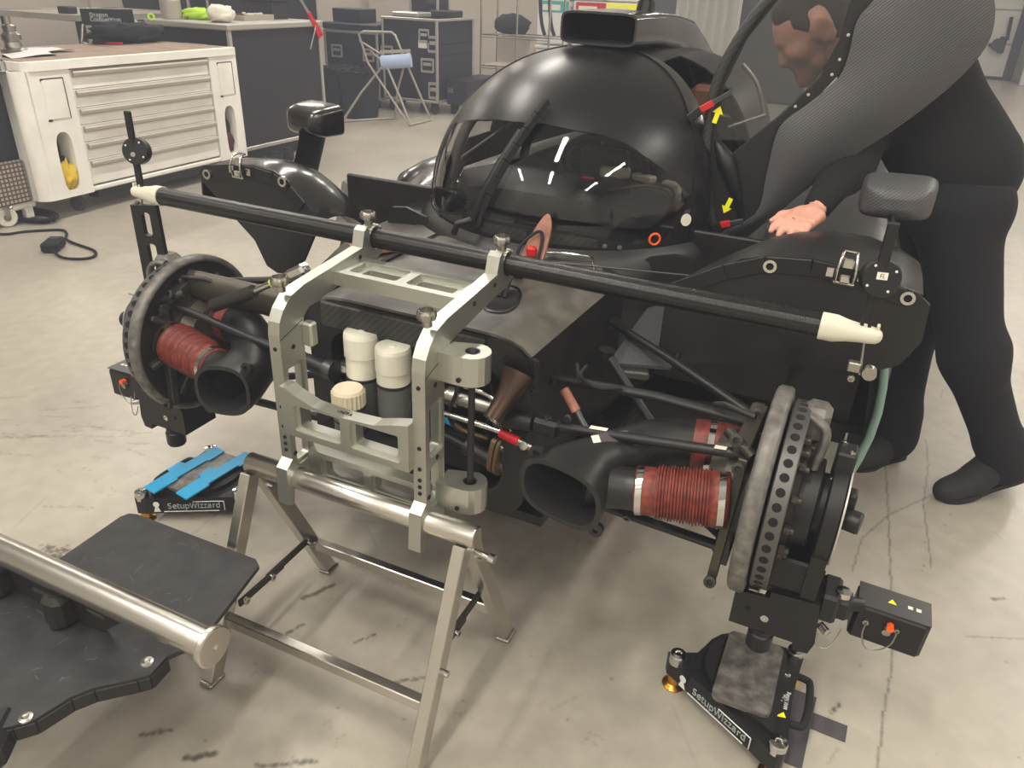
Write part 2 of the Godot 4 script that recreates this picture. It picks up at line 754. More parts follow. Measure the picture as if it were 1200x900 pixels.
	mat("dark_red", Color(0.30, 0.10, 0.12), 0.7)
	mat("sheet_edge", Color(0.50, 0.62, 0.58), 0.3)
	mat("panel_grey", Color(0.50, 0.49, 0.475), 0.42)
	mat("skirt_grey", Color(0.26, 0.25, 0.225), 0.5)
	mat("plate_metal", Color(0.66, 0.66, 0.65), 0.45, 0.3)
	mat("seat_tan", Color(0.42, 0.27, 0.19), 0.6)
	mat("teal", Color(0.25, 0.62, 0.62), 0.6)
	mat("purple_grey", Color(0.30, 0.27, 0.30), 0.7)
	mat("bag", Color(0.10, 0.105, 0.12), 0.9)
	var curt := mat("curtain", Color(0.66, 0.65, 0.62), 0.9)
	curt.backlight_enabled = true
	curt.backlight = Color(0.1, 0.1, 0.1)
	mat("wall_paint", Color(0.84, 0.83, 0.80), 0.8)
	mat("wall_dark", Color(0.30, 0.30, 0.31), 0.8)
	mat("wall_panel", Color(0.70, 0.665, 0.62), 0.8)
	mat("ceiling_paint", Color(0.84, 0.84, 0.83), 0.9)
	mat("shutter", Color(0.80, 0.79, 0.75), 0.5)
	var mesh := mat("expanded_metal", Color(1, 1, 1), 0.6)
	mesh.albedo_texture = pic(32, 32, func(x, y): return Color(0.70, 0.64, 0.58) if (int(x) % 16 < 10) and (int(y) % 16 < 10) else Color(0.30, 0.27, 0.25))
	tri(mesh, 20.0)
	floor_material()


func floor_material():
	var n := 2048
	var size := 9.0                      # metres that one repeat covers
	var fa := FastNoiseLite.new()
	fa.seed = 4
	fa.frequency = 0.004
	fa.fractal_octaves = 5
	var a := fa.get_seamless_image(n, n).get_data()
	fa.seed = 9
	fa.frequency = 0.05
	fa.fractal_octaves = 3
	var b := fa.get_seamless_image(n, n).get_data()
	var data := PackedByteArray()
	data.resize(n * n * 3)
	for i in n * n:
		var v := 0.80 + 0.13 * (a[i] / 255.0 - 0.5) + 0.08 * (b[i] / 255.0 - 0.5)
		var k := i * 3
		data[k] = int(v * 206)
		data[k + 1] = int(v * 198)
		data[k + 2] = int(v * 182)
	var r := RandomNumberGenerator.new()
	r.seed = 77
	var dab := func(x: float, z: float, rad: float, dark: float):
		var px := int(x / size * n)
		var pz := int(z / size * n)
		var q := maxi(1, int(ceil(rad / size * n)))
		for dz in range(-q, q + 1):
			for dx in range(-q, q + 1):
				var w := 1.0 - sqrt(dx * dx + dz * dz) / (rad / size * n + 0.6)
				if w <= 0:
					continue
				w = minf(1.0, w * 1.6) * dark
				var k2 := (posmod(pz + dz, n) * n + posmod(px + dx, n)) * 3
				for c in 3:
					data[k2 + c] = int(lerpf(data[k2 + c], [62, 57, 50][c], w))
	var line := func(p: Array, rad: float, dark: float, jag := 0.0):
		for i in p.size() - 1:
			var m := int(p[i].distance_to(p[i + 1]) / (size / n)) + 1
			for k in m:
				var q: Vector2 = p[i].lerp(p[i + 1], float(k) / m)
				dab.call(q.x + r.randfn(0, jag), q.y + r.randfn(0, jag), rad * r.randf_range(0.5, 1.2), dark * r.randf_range(0.4, 1.0))
	# cracks beside the right-hand stand
	line.call([Vector2(0.238, -2.6), Vector2(0.262, -2.2), Vector2(0.277, -1.9), Vector2(0.289, -1.56), Vector2(0.277, -1.42), Vector2(0.267, -1.2)], 0.0022, 0.5)
	line.call([Vector2(0.52, -2.5), Vector2(0.42, -2.43), Vector2(0.264, -2.2), Vector2(0.197, -2.04), Vector2(0.181, -1.87)], 0.0018, 0.45)
	line.call([Vector2(0.368, -2.74), Vector2(0.374, -2.56), Vector2(0.358, -2.31), Vector2(0.378, -1.99)], 0.0018, 0.45)
	line.call([Vector2(0.45, -1.75), Vector2(0.9, -1.95)], 0.002, 0.4)
	# scuffs, skid marks and chips
	for q in [[-0.843, -0.71, -0.744, -0.775, 0.006], [-1.02, -1.0, -1.0, -1.06, 0.004], [-0.86, -1.06, -0.83, -1.11, 0.004], [-1.06, -1.12, -1.02, -1.2, 0.008], [-0.72, -1.0, -0.66, -1.05, 0.005], [-1.10, -0.66, -1.05, -0.70, 0.005], [-0.98, -0.66, -0.93, -0.70, 0.008], [0.52, -1.93, 0.55, -1.95, 0.006], [0.17, -1.36, 0.19, -1.40, 0.004]]:
		line.call([Vector2(q[0], q[1]), Vector2(q[2], q[3])], q[4] * 0.7, 0.65, 0.0015)
	for i in 9:
		var c := Vector2(-1.75 + r.randfn(0, 0.03), -0.98 + r.randfn(0, 0.03))
		line.call([c, c + Vector2(0.10, 0.02)], 0.004, 0.55, 0.006)
	for i in 26:
		var c := Vector2(-2.35 + r.randfn(0, 0.25), -1.35 + r.randfn(0, 0.10))
		line.call([c, c + Vector2(0.10, -0.04 + r.randfn(0, 0.02)) * r.randf_range(0.5, 1.6)], 0.003, 0.2, 0.003)
	for i in 320:
		var c := Vector2(r.randf_range(-7, 2), r.randf_range(-9, 0))
		var d := Vector2(r.randf_range(0.02, 0.20), 0).rotated(r.randf_range(0, TAU))
		line.call([c, c + d], r.randf_range(0.001, 0.0025), r.randf_range(0.08, 0.32), 0.0005)
	for i in 500:
		dab.call(r.randf_range(-2.6, 1.2), r.randf_range(-4.0, 0.0), r.randf_range(0.001, 0.003), r.randf_range(0.1, 0.5))
	for i in 60:
		var c := Vector2(r.randf_range(-2.4, 0.8), r.randf_range(-2.6, -0.3))
		for k in 10:
			dab.call(c.x + r.randfn(0, 0.02), c.y + r.randfn(0, 0.012), r.randf_range(0.001, 0.003), r.randf_range(0.05, 0.25))
	var im := Image.create_from_data(n, n, false, Image.FORMAT_RGB8, data)
	var m := mat("concrete", Color(1, 1, 1), 0.38)
	m.albedo_texture = ImageTexture.create_from_image(im)
	m.roughness_texture = blot(512, 0.01, 31, Color(0.75, 0.75, 0.75), Color(1.0, 1.0, 1.0))
	m.uv1_scale = Vector3.ONE / size
	m.uv1_triplanar = true
	m.uv1_world_triplanar = true


func room():
	var f := mb()
	bbox(f, Vector3(-1.8, -0.05, -7.5), Vector3(14.0, 0.1, 24.0), 0.0)
	struct("floor", f, M.concrete, "worn pale grey painted concrete floor with scuffs and hairline cracks")
	var c := mb()
	bbox(c, Vector3(-1.8, 4.55, -7.5), Vector3(14.0, 0.2, 24.0), 0.0)
	struct("ceiling", c, M.ceiling_paint)
	var w := mb()
	bbox(w, Vector3(-8.7, 2.2, -7.5), Vector3(0.2, 4.5, 24.0), 0.0)
	struct("wall_left", w, M.wall_panel)
	w = mb()
	bbox(w, Vector3(5.0, 2.2, -7.5), Vector3(0.2, 4.5, 24.0), 0.0)
	struct("wall_right", w, M.wall_paint)
	w = mb()
	bbox(w, Vector3(-1.8, 2.2, 3.6), Vector3(14.0, 4.5, 0.2), 0.0)
	struct("wall_front", w, M.wall_paint)
	w = mb()
	bbox(w, Vector3(-1.8, 2.2, -18.7), Vector3(14.0, 4.5, 0.2), 0.0)
	struct("wall_back", w, M.wall_paint)
	# white roller shutter in the back wall, made of broad slats
	var root := Node3D.new()
	root.name = "door_1"
	root.position = Vector3(0, 0, -18.55)
	add_child(root)
	root.set_meta("kind", "structure")
	root.set_meta("label", "white sectional garage door in the far back wall")
	var slat := mb()
	bbox(slat, Vector3(0, 0, 0), Vector3(3.9, 0.575, 0.06), 0.02)
	var first: MeshInstance3D
	for i in 6:
		var at := Transform3D(Basis(), Vector3(-0.15, 0.33 + i * 0.585, 0))
		if i == 0:
			first = obj("door_section", slat, M.shutter, root, at)
		else:
			again(first, root, at)
	var s := mb()
	bbox(s, Vector3(-0.15, 0.02, 0.03), Vector3(3.9, 0.05, 0.05), 0.01)
	obj("bottom_seal", s, M.rubber, root)
	var j := mb()
	for x in [-2.2, 1.87]:
		bbox(j, Vector3(x, 1.9, 0.05), Vector3(0.14, 3.8, 0.16), 0.01)
	objs("door_rail", j, M.tape_grey, root)
	var lk := mb()
	bbox(lk, Vector3(1.62, 0.62, 0.08), Vector3(0.12, 0.28, 0.08), 0.01)
	bbox(lk, Vector3(1.50, 0.60, 0.08), Vector3(0.22, 0.05, 0.05), 0.01)
	lathe(lk, [Vector2(0, 0.09), Vector2(0.11, 0.09), Vector2(0.11, 0), Vector2(0, 0)], axis(Vector3(1.55, 0.62, 0.05), Vector3.BACK), 14)
	tube(lk, [Vector3(1.68, 0.7, 0.12), Vector3(1.64, 1.1, 0.12)], 0.03, 8)
	obj("door_latch", lk, M.dark_iron, root)
	var b := mb()
	bbox(b, Vector3(2.45, 1.5, -17.6), Vector3(0.9, 3.0, 0.12), 0.01)
	struct("wall_divider", b, M.wall_paint, "plain grey wall panel at the right of the garage door")
	# pale panelled partition behind the flight cases, dark column, hanging sheet
	w = mb()
	bbox(w, Vector3(-6.1, 1.6, -12.2), Vector3(4.6, 3.2, 0.1), 0.0)
	struct("wall_partition", w, M.wall_panel, "pale partition wall behind the flight cases")
	for q in [[-3.25, -11.9, 0.75, "dark grey square column behind the roof scoop of the car"], [-1.65, -12.0, 0.95, "dark grey square column to the right of the grey curtain"]]:
		w = mb()
		bbox(w, Vector3(q[0], 1.6, q[1]), Vector3(q[2], 3.2, 0.5), 0.02)
		struct("trim_1" if q[0] < -2 else "trim_2", w, M.wall_dark, q[3])
	var rows := []
	for i in 6:
		var r := []
		for k in 33:
			r.append(Vector3(-2.95 + k * 0.026, 2.9 - i * 0.56, -11.5 + 0.035 * sin(k * 1.25 + i * 0.15)))
		rows.append(r)
	var sh := mb()
	sheet(sh, rows, 0.01)
	var cu := obj("curtain", sh, M.curtain)
	tag(cu, "pale grey curtain hanging in folds behind the car roof, beside a dark column", "curtain")
	# posts of the panelled wall on the left
	var n := 3
	for zz in [-3.4, -4.05, -4.75, -5.6, -6.9, -8.4]:
		w = mb()
		bbox(w, Vector3(-8.57, 1.6, zz), Vector3(0.08, 3.2, 0.12), 0.005)
		struct("trim_%d" % n, w, M.wall_panel)
		n += 1


# ---------- the car ----------
func canopy_point(az: float, el: float, grow := 0.0) -> Vector3:   # az 0 at the front, + to the car's left; el 0 at the sill, PI/2 at the crown
	var back := cos(az) < 0.0
	var lift := 0.783
	var s := absf(az)
	az += signf(az) * 0.25 * el * el * (pow(s / 1.02, 3.0) if s < 1.02 else (1.0 if s < 1.3 else maxf(0.0, 1.0 - (s - 1.3) / 0.9)))
	if back:
		lift = 0.82
	var ce := pow(maxf(cos(el), 0.0), 0.92)
	var sv := pow(maxf(sin(el), 0.0), 0.95)
	var x := (0.462 + grow) * sin(az) * ce
	var z := -2.30 + (1.9 if back else 0.56 + grow) * cos(az) * ce
	return Vector3(x, lift + (1.225 + grow - lift) * sv, z)


func canopy_edge(az: float, dy := 0.0) -> float:   # elevation at which the windscreen glass ends
	var el := 0.05
	var keys := [[-1.2, 0.99], [-0.92, 1.007], [-0.67, 1.039], [-0.35, 1.061], [0.07, 1.068], [0.42, 1.055], [0.58, 1.037], [0.74, 0.994], [0.86, 0.957], [0.95, 0.92], [1.2, 0.85]]
	var top := 1.0
	for i in keys.size() - 1:
		if az >= keys[i][0] and az <= keys[i + 1][0]:
			top = lerpf(keys[i][1], keys[i + 1][1], (az - keys[i][0]) / (keys[i + 1][0] - keys[i][0]))
	while el < 1.5:
		var p := canopy_point(az, el)
		if p.y > top + dy:
			return el
		el += 0.005
	return 1.5


func foot_of_glass(az: float) -> float:
	return 0.11 - 0.07 * smoothstep(0.25, 0.7, absf(az)) + 0.13 * smoothstep(0.80, 1.0, absf(az))


func canopy_patch(st: SurfaceTool, a0: float, a1: float, lo: Callable, hi: Callable, na: int, ne: int, thick: float, grow := 0.0):
	var rows := []
	for i in na + 1:
		var az := lerpf(a0, a1, float(i) / na)
		var r := []
		for k in ne + 1:
			r.append(canopy_point(az, lerpf(lo.call(az), hi.call(az), float(k) / ne), grow))
		rows.append(r)
	if thick > 0.0:
		sheet(st, rows, thick)
	else:
		loft(st, rows, false, false, 1, false)


func race_car():
	var car := car_thing("race_car", "matt black closed-cockpit racing car with stripped front end and raised door", "car")
	tub(car)
	canopy(car)
	door(car)
	fenders(car)
	front_end(car)
	for s in [-1, 1]:
		corner(car, s)


func fin_frame() -> Transform3D:
	var up := Vector3(-0.04, 0.80, -0.60).normalized()
	var x := Vector3(0.80, 0.30, -0.40)
	x = (x - up * x.dot(up)).normalized()
	return Transform3D(Basis(x, up, x.cross(up)), Vector3(0.112, 0.742, -1.575))


func tub(car: Node3D):
	# nose tub: rounded box from the front bulkhead back under the windscreen
	var rings := []
	for q in [[-1.27, 0.270, 0.752, 0.34], [-1.45, 0.272, 0.755, 0.33], [-1.65, 0.276, 0.762, 0.32], [-1.85, 0.30, 0.770, 0.32], [-2.05, 0.36, 0.790, 0.32], [-2.30, 0.41, 0.81, 0.32], [-2.75, 0.43, 0.83, 0.32], [-3.4, 0.36, 0.84, 0.32], [-4.4, 0.20, 0.80, 0.34]]:
		var h: float = (q[2] - q[3]) / 2.0
		rings.append(at_frame(se(48, q[1], h, 7.0), Vector3(0, q[3] + h, q[0]), Vector3.RIGHT, Vector3.UP))
	var t := mb()
	loft(t, rings, false, true)
	obj("tub", t, M.body_black, car)
	# dusty top skin of the nose with soft raised flanks
	var rows := []
	for i in 13:
		var z := -1.262 - i * 0.055
		var r := []
		for k in 25:
			var x := lerpf(-0.266, 0.266, k / 24.0) * (1.0 + i * 0.004)
			var e := absf(x) / 0.266
			r.append(Vector3(x, 0.757 + i * 0.0006 - 0.03 * pow(e, 9.0), z))
		rows.append(r)
	var sk := mb()
	sheet(sk, rows, 0.006)
	obj("nose_skin", sk, M.dusty_nose, car)
	# flanks falling away on the right-hand side of the nose top
	for s in [-1]:
		var fr := []
		for q in [[-1.33, 0.365, 0.70], [-1.40, 0.385, 0.715], [-1.50, 0.41, 0.725], [-1.62, 0.44, 0.735], [-1.78, 0.465, 0.735], [-1.95, 0.47, 0.73], [-2.12, 0.48, 0.72]]:
			fr.append([Vector3(s * 0.255, 0.752, q[0]), Vector3(s * lerpf(0.262, q[1], 0.5), lerpf(0.750, q[2], 0.4), q[0]), Vector3(s * q[1], q[2], q[0]), Vector3(s * (q[1] - 0.01), q[2] - 0.04, q[0]), Vector3(s * (q[1] - 0.08), q[2] - 0.22, q[0])])
		var fk := mb()
		sheet(fk, fr, 0.008 * s)
		obj("nose_flank", fk, M.dusty_nose, car)
	# bulkhead rim and recessed face
	var rim := mb()
	prism(rim, rect(-0.272, 0.335, 0.272, 0.755, 0.07, 6), -0.02, 0.012, Transform3D(Basis(), Vector3(0, 0, -1.268)), [rect(-0.215, 0.39, 0.215, 0.685, 0.045, 5)])
	obj("bulkhead_rim", rim, M.body_black, car)
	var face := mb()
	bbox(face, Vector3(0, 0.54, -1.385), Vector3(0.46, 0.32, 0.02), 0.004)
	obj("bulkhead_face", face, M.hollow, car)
	var lip := mb()
	bbox(lip, Vector3(-0.03, 0.722, -1.253), Vector3(0.40, 0.058, 0.012), 0.004)
	obj("hatch_lip", lip, M.carbon_dull, car)
	# floor edge and splitter below the tub
	var fl := mb()
	prism(fl, [Vector2(-0.30, 1.30), Vector2(0.30, 1.30), Vector2(0.34, 2.0), Vector2(0.93, 2.1), Vector2(0.93, 4.6), Vector2(-0.93, 4.6), Vector2(-0.93, 2.1), Vector2(-0.34, 2.0)], 0.0, 0.025, Transform3D(Basis(Vector3.RIGHT, Vector3.FORWARD, Vector3.UP), Vector3(0, 0.30, 0)))
	obj("floor_tray", fl, M.black, car)
	# sidepods and rear bodywork
	var sp := mb()
	for s in [-1, 1]:
		var rr := []
		for q in [[-2.12, 0.66, 0.10, 0.40, 0.17], [-2.2, 0.66, 0.24, 0.44, 0.2], [-2.6, 0.66, 0.26, 0.44, 0.21], [-3.4, 0.66, 0.27, 0.47, 0.22], [-4.4, 0.62, 0.30, 0.50, 0.24], [-4.9, 0.6, 0.25, 0.52, 0.16]]:
			rr.append(at_frame(se(28, q[2], q[4] * 0.62, 4.5), Vector3(s * q[1], q[3], q[0]), Vector3.RIGHT, Vector3.UP))
		loft(sp, rr)
	objs("sidepod", sp, M.body_black, car)
	# the upright deflectors ahead of the sidepods, scooped along their top edge
	for s in [-1, 1]:
		var d := mb()
		prism(d, soft([Vector2(0.44, 0.50), Vector2(0.94, 0.50), Vector2(0.945, 0.66), Vector2(0.93, 0.715), Vector2(0.88, 0.668), Vector2(0.80, 0.664), Vector2(0.725, 0.69), Vector2(0.715, 0.66), Vector2(0.66, 0.60), Vector2(0.44, 0.56)], 3), -0.012, 0.012, Transform3D(Basis(Vector3(s, 0, 0), Vector3.UP, Vector3(0, 0, s)), Vector3(0, 0, -2.30)))
		obj("deflector", d, M.panel_grey, car)
		if s > 0:
			continue
		var hump := mb()
		var hr := []
		for q in [[-2.31, 0.02, 0.02, 0.69], [-2.325, 0.07, 0.05, 0.69], [-2.40, 0.115, 0.08, 0.69], [-2.55, 0.14, 0.095, 0.685], [-2.8, 0.155, 0.10, 0.68], [-3.8, 0.17, 0.11, 0.66], [-4.6, 0.15, 0.08, 0.62]]:
			hr.append(at_frame(se(28, q[1], q[2], 2.4), Vector3(s * 0.665, q[3], q[0]), Vector3.RIGHT, Vector3.UP))
		loft(hump, hr)
		obj("rear_fender", hump, M.body_gloss, car)
		# tapering shoulder running from the nose flank to the sidepod
		var sh := mb()
		var qq := []
		for q in [[-1.80, 0.33, 0.015, 0.735], [-1.95, 0.42, 0.05, 0.73], [-2.12, 0.50, 0.08, 0.725], [-2.35, 0.55, 0.11, 0.72], [-2.7, 0.56, 0.12, 0.70]]:
			qq.append(at_frame(se(20, q[2] * 1.3, q[2] * 0.7, 2.2), Vector3(s * q[1], q[3], q[0]), Vector3.RIGHT, Vector3.UP))
		loft(sh, qq)
		obj("body_shoulder", sh, M.body_gloss, car)
	# right-hand outer skirt seen past the brake disc
	for s in [1]:
		var k := mb()
		var rk := []
		for i in 7:
			var y := 0.14 + i * 0.075
			rk.append([Vector3(0.885 + 0.05 * sin(i * 0.42), y, -1.98), Vector3(0.905 + 0.05 * sin(i * 0.42), y, -2.25), Vector3(0.93, y, -3.0)])
		sheet(k, rk, 0.012)
		obj("skirt", k, M.skirt_grey, car)
		var e := mb()
		var pts := []
		for i in 7:
			pts.append(Vector3(0.893 + 0.05 * sin(i * 0.42), 0.14 + i * 0.075, -1.975))
		tube(e, pts, 0.011, 8)
		obj("skirt_edge", e, M.sheet_edge, car)
		var inn := mb()
		bbox(inn, Vector3(0.66, 0.50, -2.12), Vector3(0.46, 0.5, 0.02), 0.004)
		obj("arch_liner", inn, M.body_black, car)


func canopy(car: Node3D):
	var az0 := 1.0
	var full := func(_a): return PI / 2
	var sill := func(_a): return 0.0
	# roof over the windscreen, frame strips beside it, and the rear of the shell
	var roof := mb()
	canopy_patch(roof, -az0, az0, func(a): return canopy_edge(a), full, 44, 18, 0.006)
	obj("roof", roof, M.roof_black, car)
	var strips := mb()
	canopy_patch(strips, az0, 1.14, sill, func(_a): return 1.36, 5, 22, 0.02, 0.004)
	obj("door_pillar", strips, M.body_gloss, car)
	strips = mb()
	canopy_patch(strips, -1.14, -az0, sill, func(_a): return 1.36, 5, 22, 0.02, 0.004)
	obj("door_pillar", strips, M.body_gloss, car)
	var rear := mb()
	canopy_patch(rear, deg_to_rad(96), deg_to_rad(264), sill, full, 40, 14, 0.006)
	canopy_patch(rear, 1.14, deg_to_rad(97), func(_a): return 1.20, full, 10, 8, 0.006)
	canopy_patch(rear, deg_to_rad(-97), -1.14, func(_a): return 1.16, full, 10, 8, 0.006)
	canopy_patch(rear, az0, 1.14, func(_a): return 1.30, full, 5, 6, 0.006)
	canopy_patch(rear, -1.14, -az0, func(_a): return 1.30, full, 5, 6, 0.006)
	canopy_patch(rear, deg_to_rad(-97), -1.14, sill, func(_a): return 0.22, 10, 4, 0.006)
	obj("engine_cover", rear, M.roof_black, car)
	# windscreen: clear glass with a black printed band at its foot
	var ws := mb()
	canopy_patch(ws, -az0, az0, func(a): return foot_of_glass(a), func(a): return canopy_edge(a), 44, 16, 0.0)
	obj("windscreen", ws, M.windscreen_glass, car)
	var band := mb()
	canopy_patch(band, -az0, az0, sill, func(a): return foot_of_glass(a), 44, 4, 0.005)
	canopy_patch(band, -az0, -0.95, func(_a): return 0.1, func(a): return canopy_edge(a), 3, 12, 0.005)
	obj("windscreen_band", band, M.anodised, car)
	var lw := mb()
	canopy_patch(lw, deg_to_rad(-96), -1.14, func(_a): return 0.2, func(_a): return 1.16, 8, 8, 0.0)
	obj("side_window", lw, M.door_glass, car)
	# skirt below the screen, closing the shell to the nose
	var rows := []
	for i in 53:
		var a := lerpf(-1.75, 1.75, i / 52.0)
		var r := []
		for q in [[0.0, 0.786], [0.012, 0.776], [0.03, 0.758], [0.05, 0.70], [0.055, 0.55]]:
			var p := canopy_point(a, 0.0, q[0])
			p.y = q[1]
			r.append(p)
		rows.append(r)
	var cw := mb()
	sheet(cw, rows, 0.006)
	obj("cowl", cw, M.body_black, car)
	# vents with mesh covers let into the dark band at the foot of the screen
	for q in [[-0.86, -0.66], [-0.60, -0.36], [0.16, 0.46], [-0.22, 0.08]]:
		var v := mb()
		canopy_patch(v, q[0], q[1], func(a): return lerpf(0.012, foot_of_glass(a), 0.22), func(a): return lerpf(0.012, foot_of_glass(a), 0.80), 6, 2, 0.003, 0.004)
		obj("cowl_vent", v, M.carbon, car)
	var cs := mb()
	for a in [-0.90, -0.63, -0.32, 0.12, 0.50, 0.58]:
		var p := canopy_point(a, foot_of_glass(a) * 0.5, 0.003)
		bolt(cs, p, (p - Vector3(0, 0.6, -2.3)).normalized(), 0.006, 0.003)
	objs("cowl_screw", cs, M.anodised_edge, car)
	# orange ring (pull handle) and a white tag in the lower corner of the screen
	var rg := mb()
	var rp := canopy_point(0.77, 0.06, 0.004)
	var nn := (rp - Vector3(0, 0.8, -2.3)).normalized()
	var fr := axis(rp, nn)
	var loop := []
	for i in 25:
		loop.append(fr * Vector3(0.014 * cos(TAU * i / 24.0), 0.002, 0.014 * sin(TAU * i / 24.0)))
	tube(rg, loop, 0.0032, 8, false)
	obj("ring_pull", rg, M.orange, car)
	var wt := mb()
	var wp := canopy_point(0.96, 0.14, 0.003)
	prism(wt, disc2(Vector2.ZERO, 0.016, 14), 0.0, 0.002, Transform3D(axis(wp, (wp - Vector3(0, 0.8, -2.3)).normalized()).basis * Basis(Vector3.RIGHT, -PI / 2), wp))
	obj("white_sticker", wt, M.label_white, car)
	# wiper: arm and blade lying up the screen
	var wi := mb()
	var pa := []
	for k in 9:
		pa.append(canopy_point(lerpf(-0.26, -0.01, k / 8.0), lerpf(0.05, 0.79, k / 8.0), 0.018))
	tube(wi, [Vector3(-0.16, 0.795, -1.72), Vector3(-0.14, 0.825, -1.70), pa[0].lerp(pa[1], 0.5)], 0.009, 8)
	tube(wi, [pa[0].lerp(pa[1], 0.3), pa[2], pa[4], pa[6]], [0.014, 0.013, 0.010, 0.008], 8)
	obj("wiper_arm", wi, M.anodised, car)
	var bl := mb()
	for k in 8:
		bar(bl, pa[k] + Vector3(0.016, 0.004, 0.0), pa[k + 1] + Vector3(0.016, 0.004, 0), 0.016 if k > 1 else 0.010, 0.020)
	obj("wiper_blade", bl, M.rubber, car)
	# roof scoop with its dark mouth, and the stub mast on top
	var rings := []
	for q in [[-2.235, 0.112, 0.043, 1.272], [-2.27, 0.114, 0.044, 1.272], [-2.5, 0.115, 0.048, 1.268], [-2.75, 0.11, 0.055, 1.250], [-3.0, 0.10, 0.085, 1.20], [-3.3, 0.08, 0.12, 1.10], [-3.7, 0.05, 0.12, 1.0]]:
		rings.append(at_frame(se(36, q[1], q[2], 6.0), Vector3(0.005, q[3], q[0]), Vector3.RIGHT, Vector3.UP))
	var inner := []
	for q in [[-2.235, 0.106, 0.037], [-2.36, 0.10, 0.033]]:
		inner.append(at_frame(se(36, q[1], q[2], 7.0), Vector3(0.005, 1.272, q[0]), Vector3.RIGHT, Vector3.UP))
	var sc := mb()
	loft(sc, [inner[0], rings[0]], false, false, -1)
	loft(sc, rings, false, true)
	var scoop := obj("roof_scoop", sc, M.body_gloss, car)
	var mo := mb()
	loft(mo, inner, false, true)
	obj("scoop_mouth", mo, M.hollow, scoop)
	var mast := mb()
	lathe(mast, [Vector2(0.0, 0.12), Vector2(0.022, 0.12), Vector2(0.024, 0.0)], Transform3D(Basis(), Vector3(0.03, 1.30, -2.6)), 16)
	lathe(mast, [Vector2(0.028, 0.03), Vector2(0.032, 0.0)], Transform3D(Basis(), Vector3(0.03, 1.31, -2.6)), 16)
	objs("mast_stub", mast, M.body_gloss, scoop)
	var ped := mb()
	loft(ped, [at_frame(se(24, 0.10, 0.15, 2.6), Vector3(0, 1.205, -2.42), Vector3.RIGHT, Vector3.FORWARD), at_frame(se(24, 0.075, 0.12, 2.6), Vector3(0, 1.235, -2.42), Vector3.RIGHT, Vector3.FORWARD)])
	obj("scoop_foot", ped, M.roof_black, scoop)
	# cockpit seen through the glass
	var tubf := mb()
	loft(tubf, [at_frame(se(32, 0.40, 0.55, 3.0), Vector3(0, 0.62, -2.4), Vector3.RIGHT, Vector3.FORWARD), at_frame(se(32, 0.42, 0.58, 3.0), Vector3(0, 0.80, -2.4), Vector3.RIGHT, Vector3.FORWARD)], true, false)
	obj("cockpit_tub", tubf, M.hollow, car)
	var da := mb()
	loft(da, [at_frame(se(20, 0.30, 0.03, 3.0), Vector3(0, 0.83, -1.98), Vector3.RIGHT, Vector3.UP), at_frame(se(20, 0.34, 0.045, 3.0), Vector3(0, 0.85, -2.08), Vector3.RIGHT, Vector3.UP), at_frame(se(20, 0.33, 0.04, 3.0), Vector3(0, 0.85, -2.16), Vector3.RIGHT, Vector3.UP)])
	obj("dashboard", da, M.black, car)
	var wh := mb()
	var wl := []
	for i in 25:
		var a := TAU * i / 24.0
		wl.append(Vector3(0.05 + 0.13 * cos(a), 0.90 + 0.085 * sin(a), -2.27 + 0.03 * sin(a)))
	tube(wh, wl, 0.012, 8, false)
	bbox(wh, Vector3(0.05, 0.90, -2.27), Vector3(0.15, 0.10, 0.03), 0.01)
	obj("steering_wheel", wh, M.anodised, car)
	var seat := mb()
	loft(seat, [at_frame(se(24, 0.17, 0.05, 3.0), Vector3(0.06, 0.72, -2.62), Vector3.RIGHT, Vector3.FORWARD), at_frame(se(24, 0.18, 0.05, 3.0), Vector3(0.06, 0.90, -2.70), Vector3.RIGHT, Vector3.FORWARD), at_frame(se(24, 0.12, 0.05, 3.0), Vector3(0.06, 1.04, -2.76), Vector3.RIGHT, Vector3.FORWARD)])
	obj("seat", seat, M.hollow, car)
	var hr := mb()
	bbox(hr, Vector3(0.05, 0.97, -2.42), Vector3(0.13, 0.09, 0.05), 0.02, Basis(Vector3.UP, 0.3))
	bbox(hr, Vector3(0.25, 1.06, -2.62), Vector3(0.07, 0.12, 0.16), 0.02)
	objs("headrest", hr, M.seat_tan, car)
	var cage := mb()
	for s in [-1, 1]:
		tube(cage, curve([Vector3(s * 0.37, 0.80, -2.05), Vector3(s * 0.345, 0.98, -2.12), Vector3(s * 0.25, 1.12, -2.22), Vector3(s * 0.10, 1.18, -2.3)], 5), 0.017, 8)
		tube(cage, [Vector3(s * 0.40, 0.80, -2.68), Vector3(s * 0.36, 1.0, -2.7), Vector3(s * 0.22, 1.14, -2.72)], 0.017, 8)
	tube(cage, [Vector3(-0.39, 0.86, -2.1), Vector3(-0.40, 0.95, -2.68)], 0.012, 8)
	objs("cage_tube", cage, M.black, car)
	var bits := mb()
	bbox(bits, Vector3(0.09, 0.885, -2.26), Vector3(0.09, 0.035, 0.05), 0.012, Basis(Vector3.UP, 0.3))
	bbox(bits, Vector3(0.18, 0.880, -2.26), Vector3(0.07, 0.02, 0.04), 0.008, Basis(Vector3.UP, -0.4))
	bbox(bits, Vector3(0.27, 0.865, -2.24), Vector3(0.06, 0.04, 0.03), 0.006, Basis(Vector3.UP, -0.4))
	objs("cockpit_panel", bits, M.tip_white, car)
	var rd := mb()
	bbox(rd, Vector3(0.06, 0.893, -2.10), Vector3(0.035, 0.01, 0.012), 0.002)
	obj("warning_strip", rd, M.red, car)
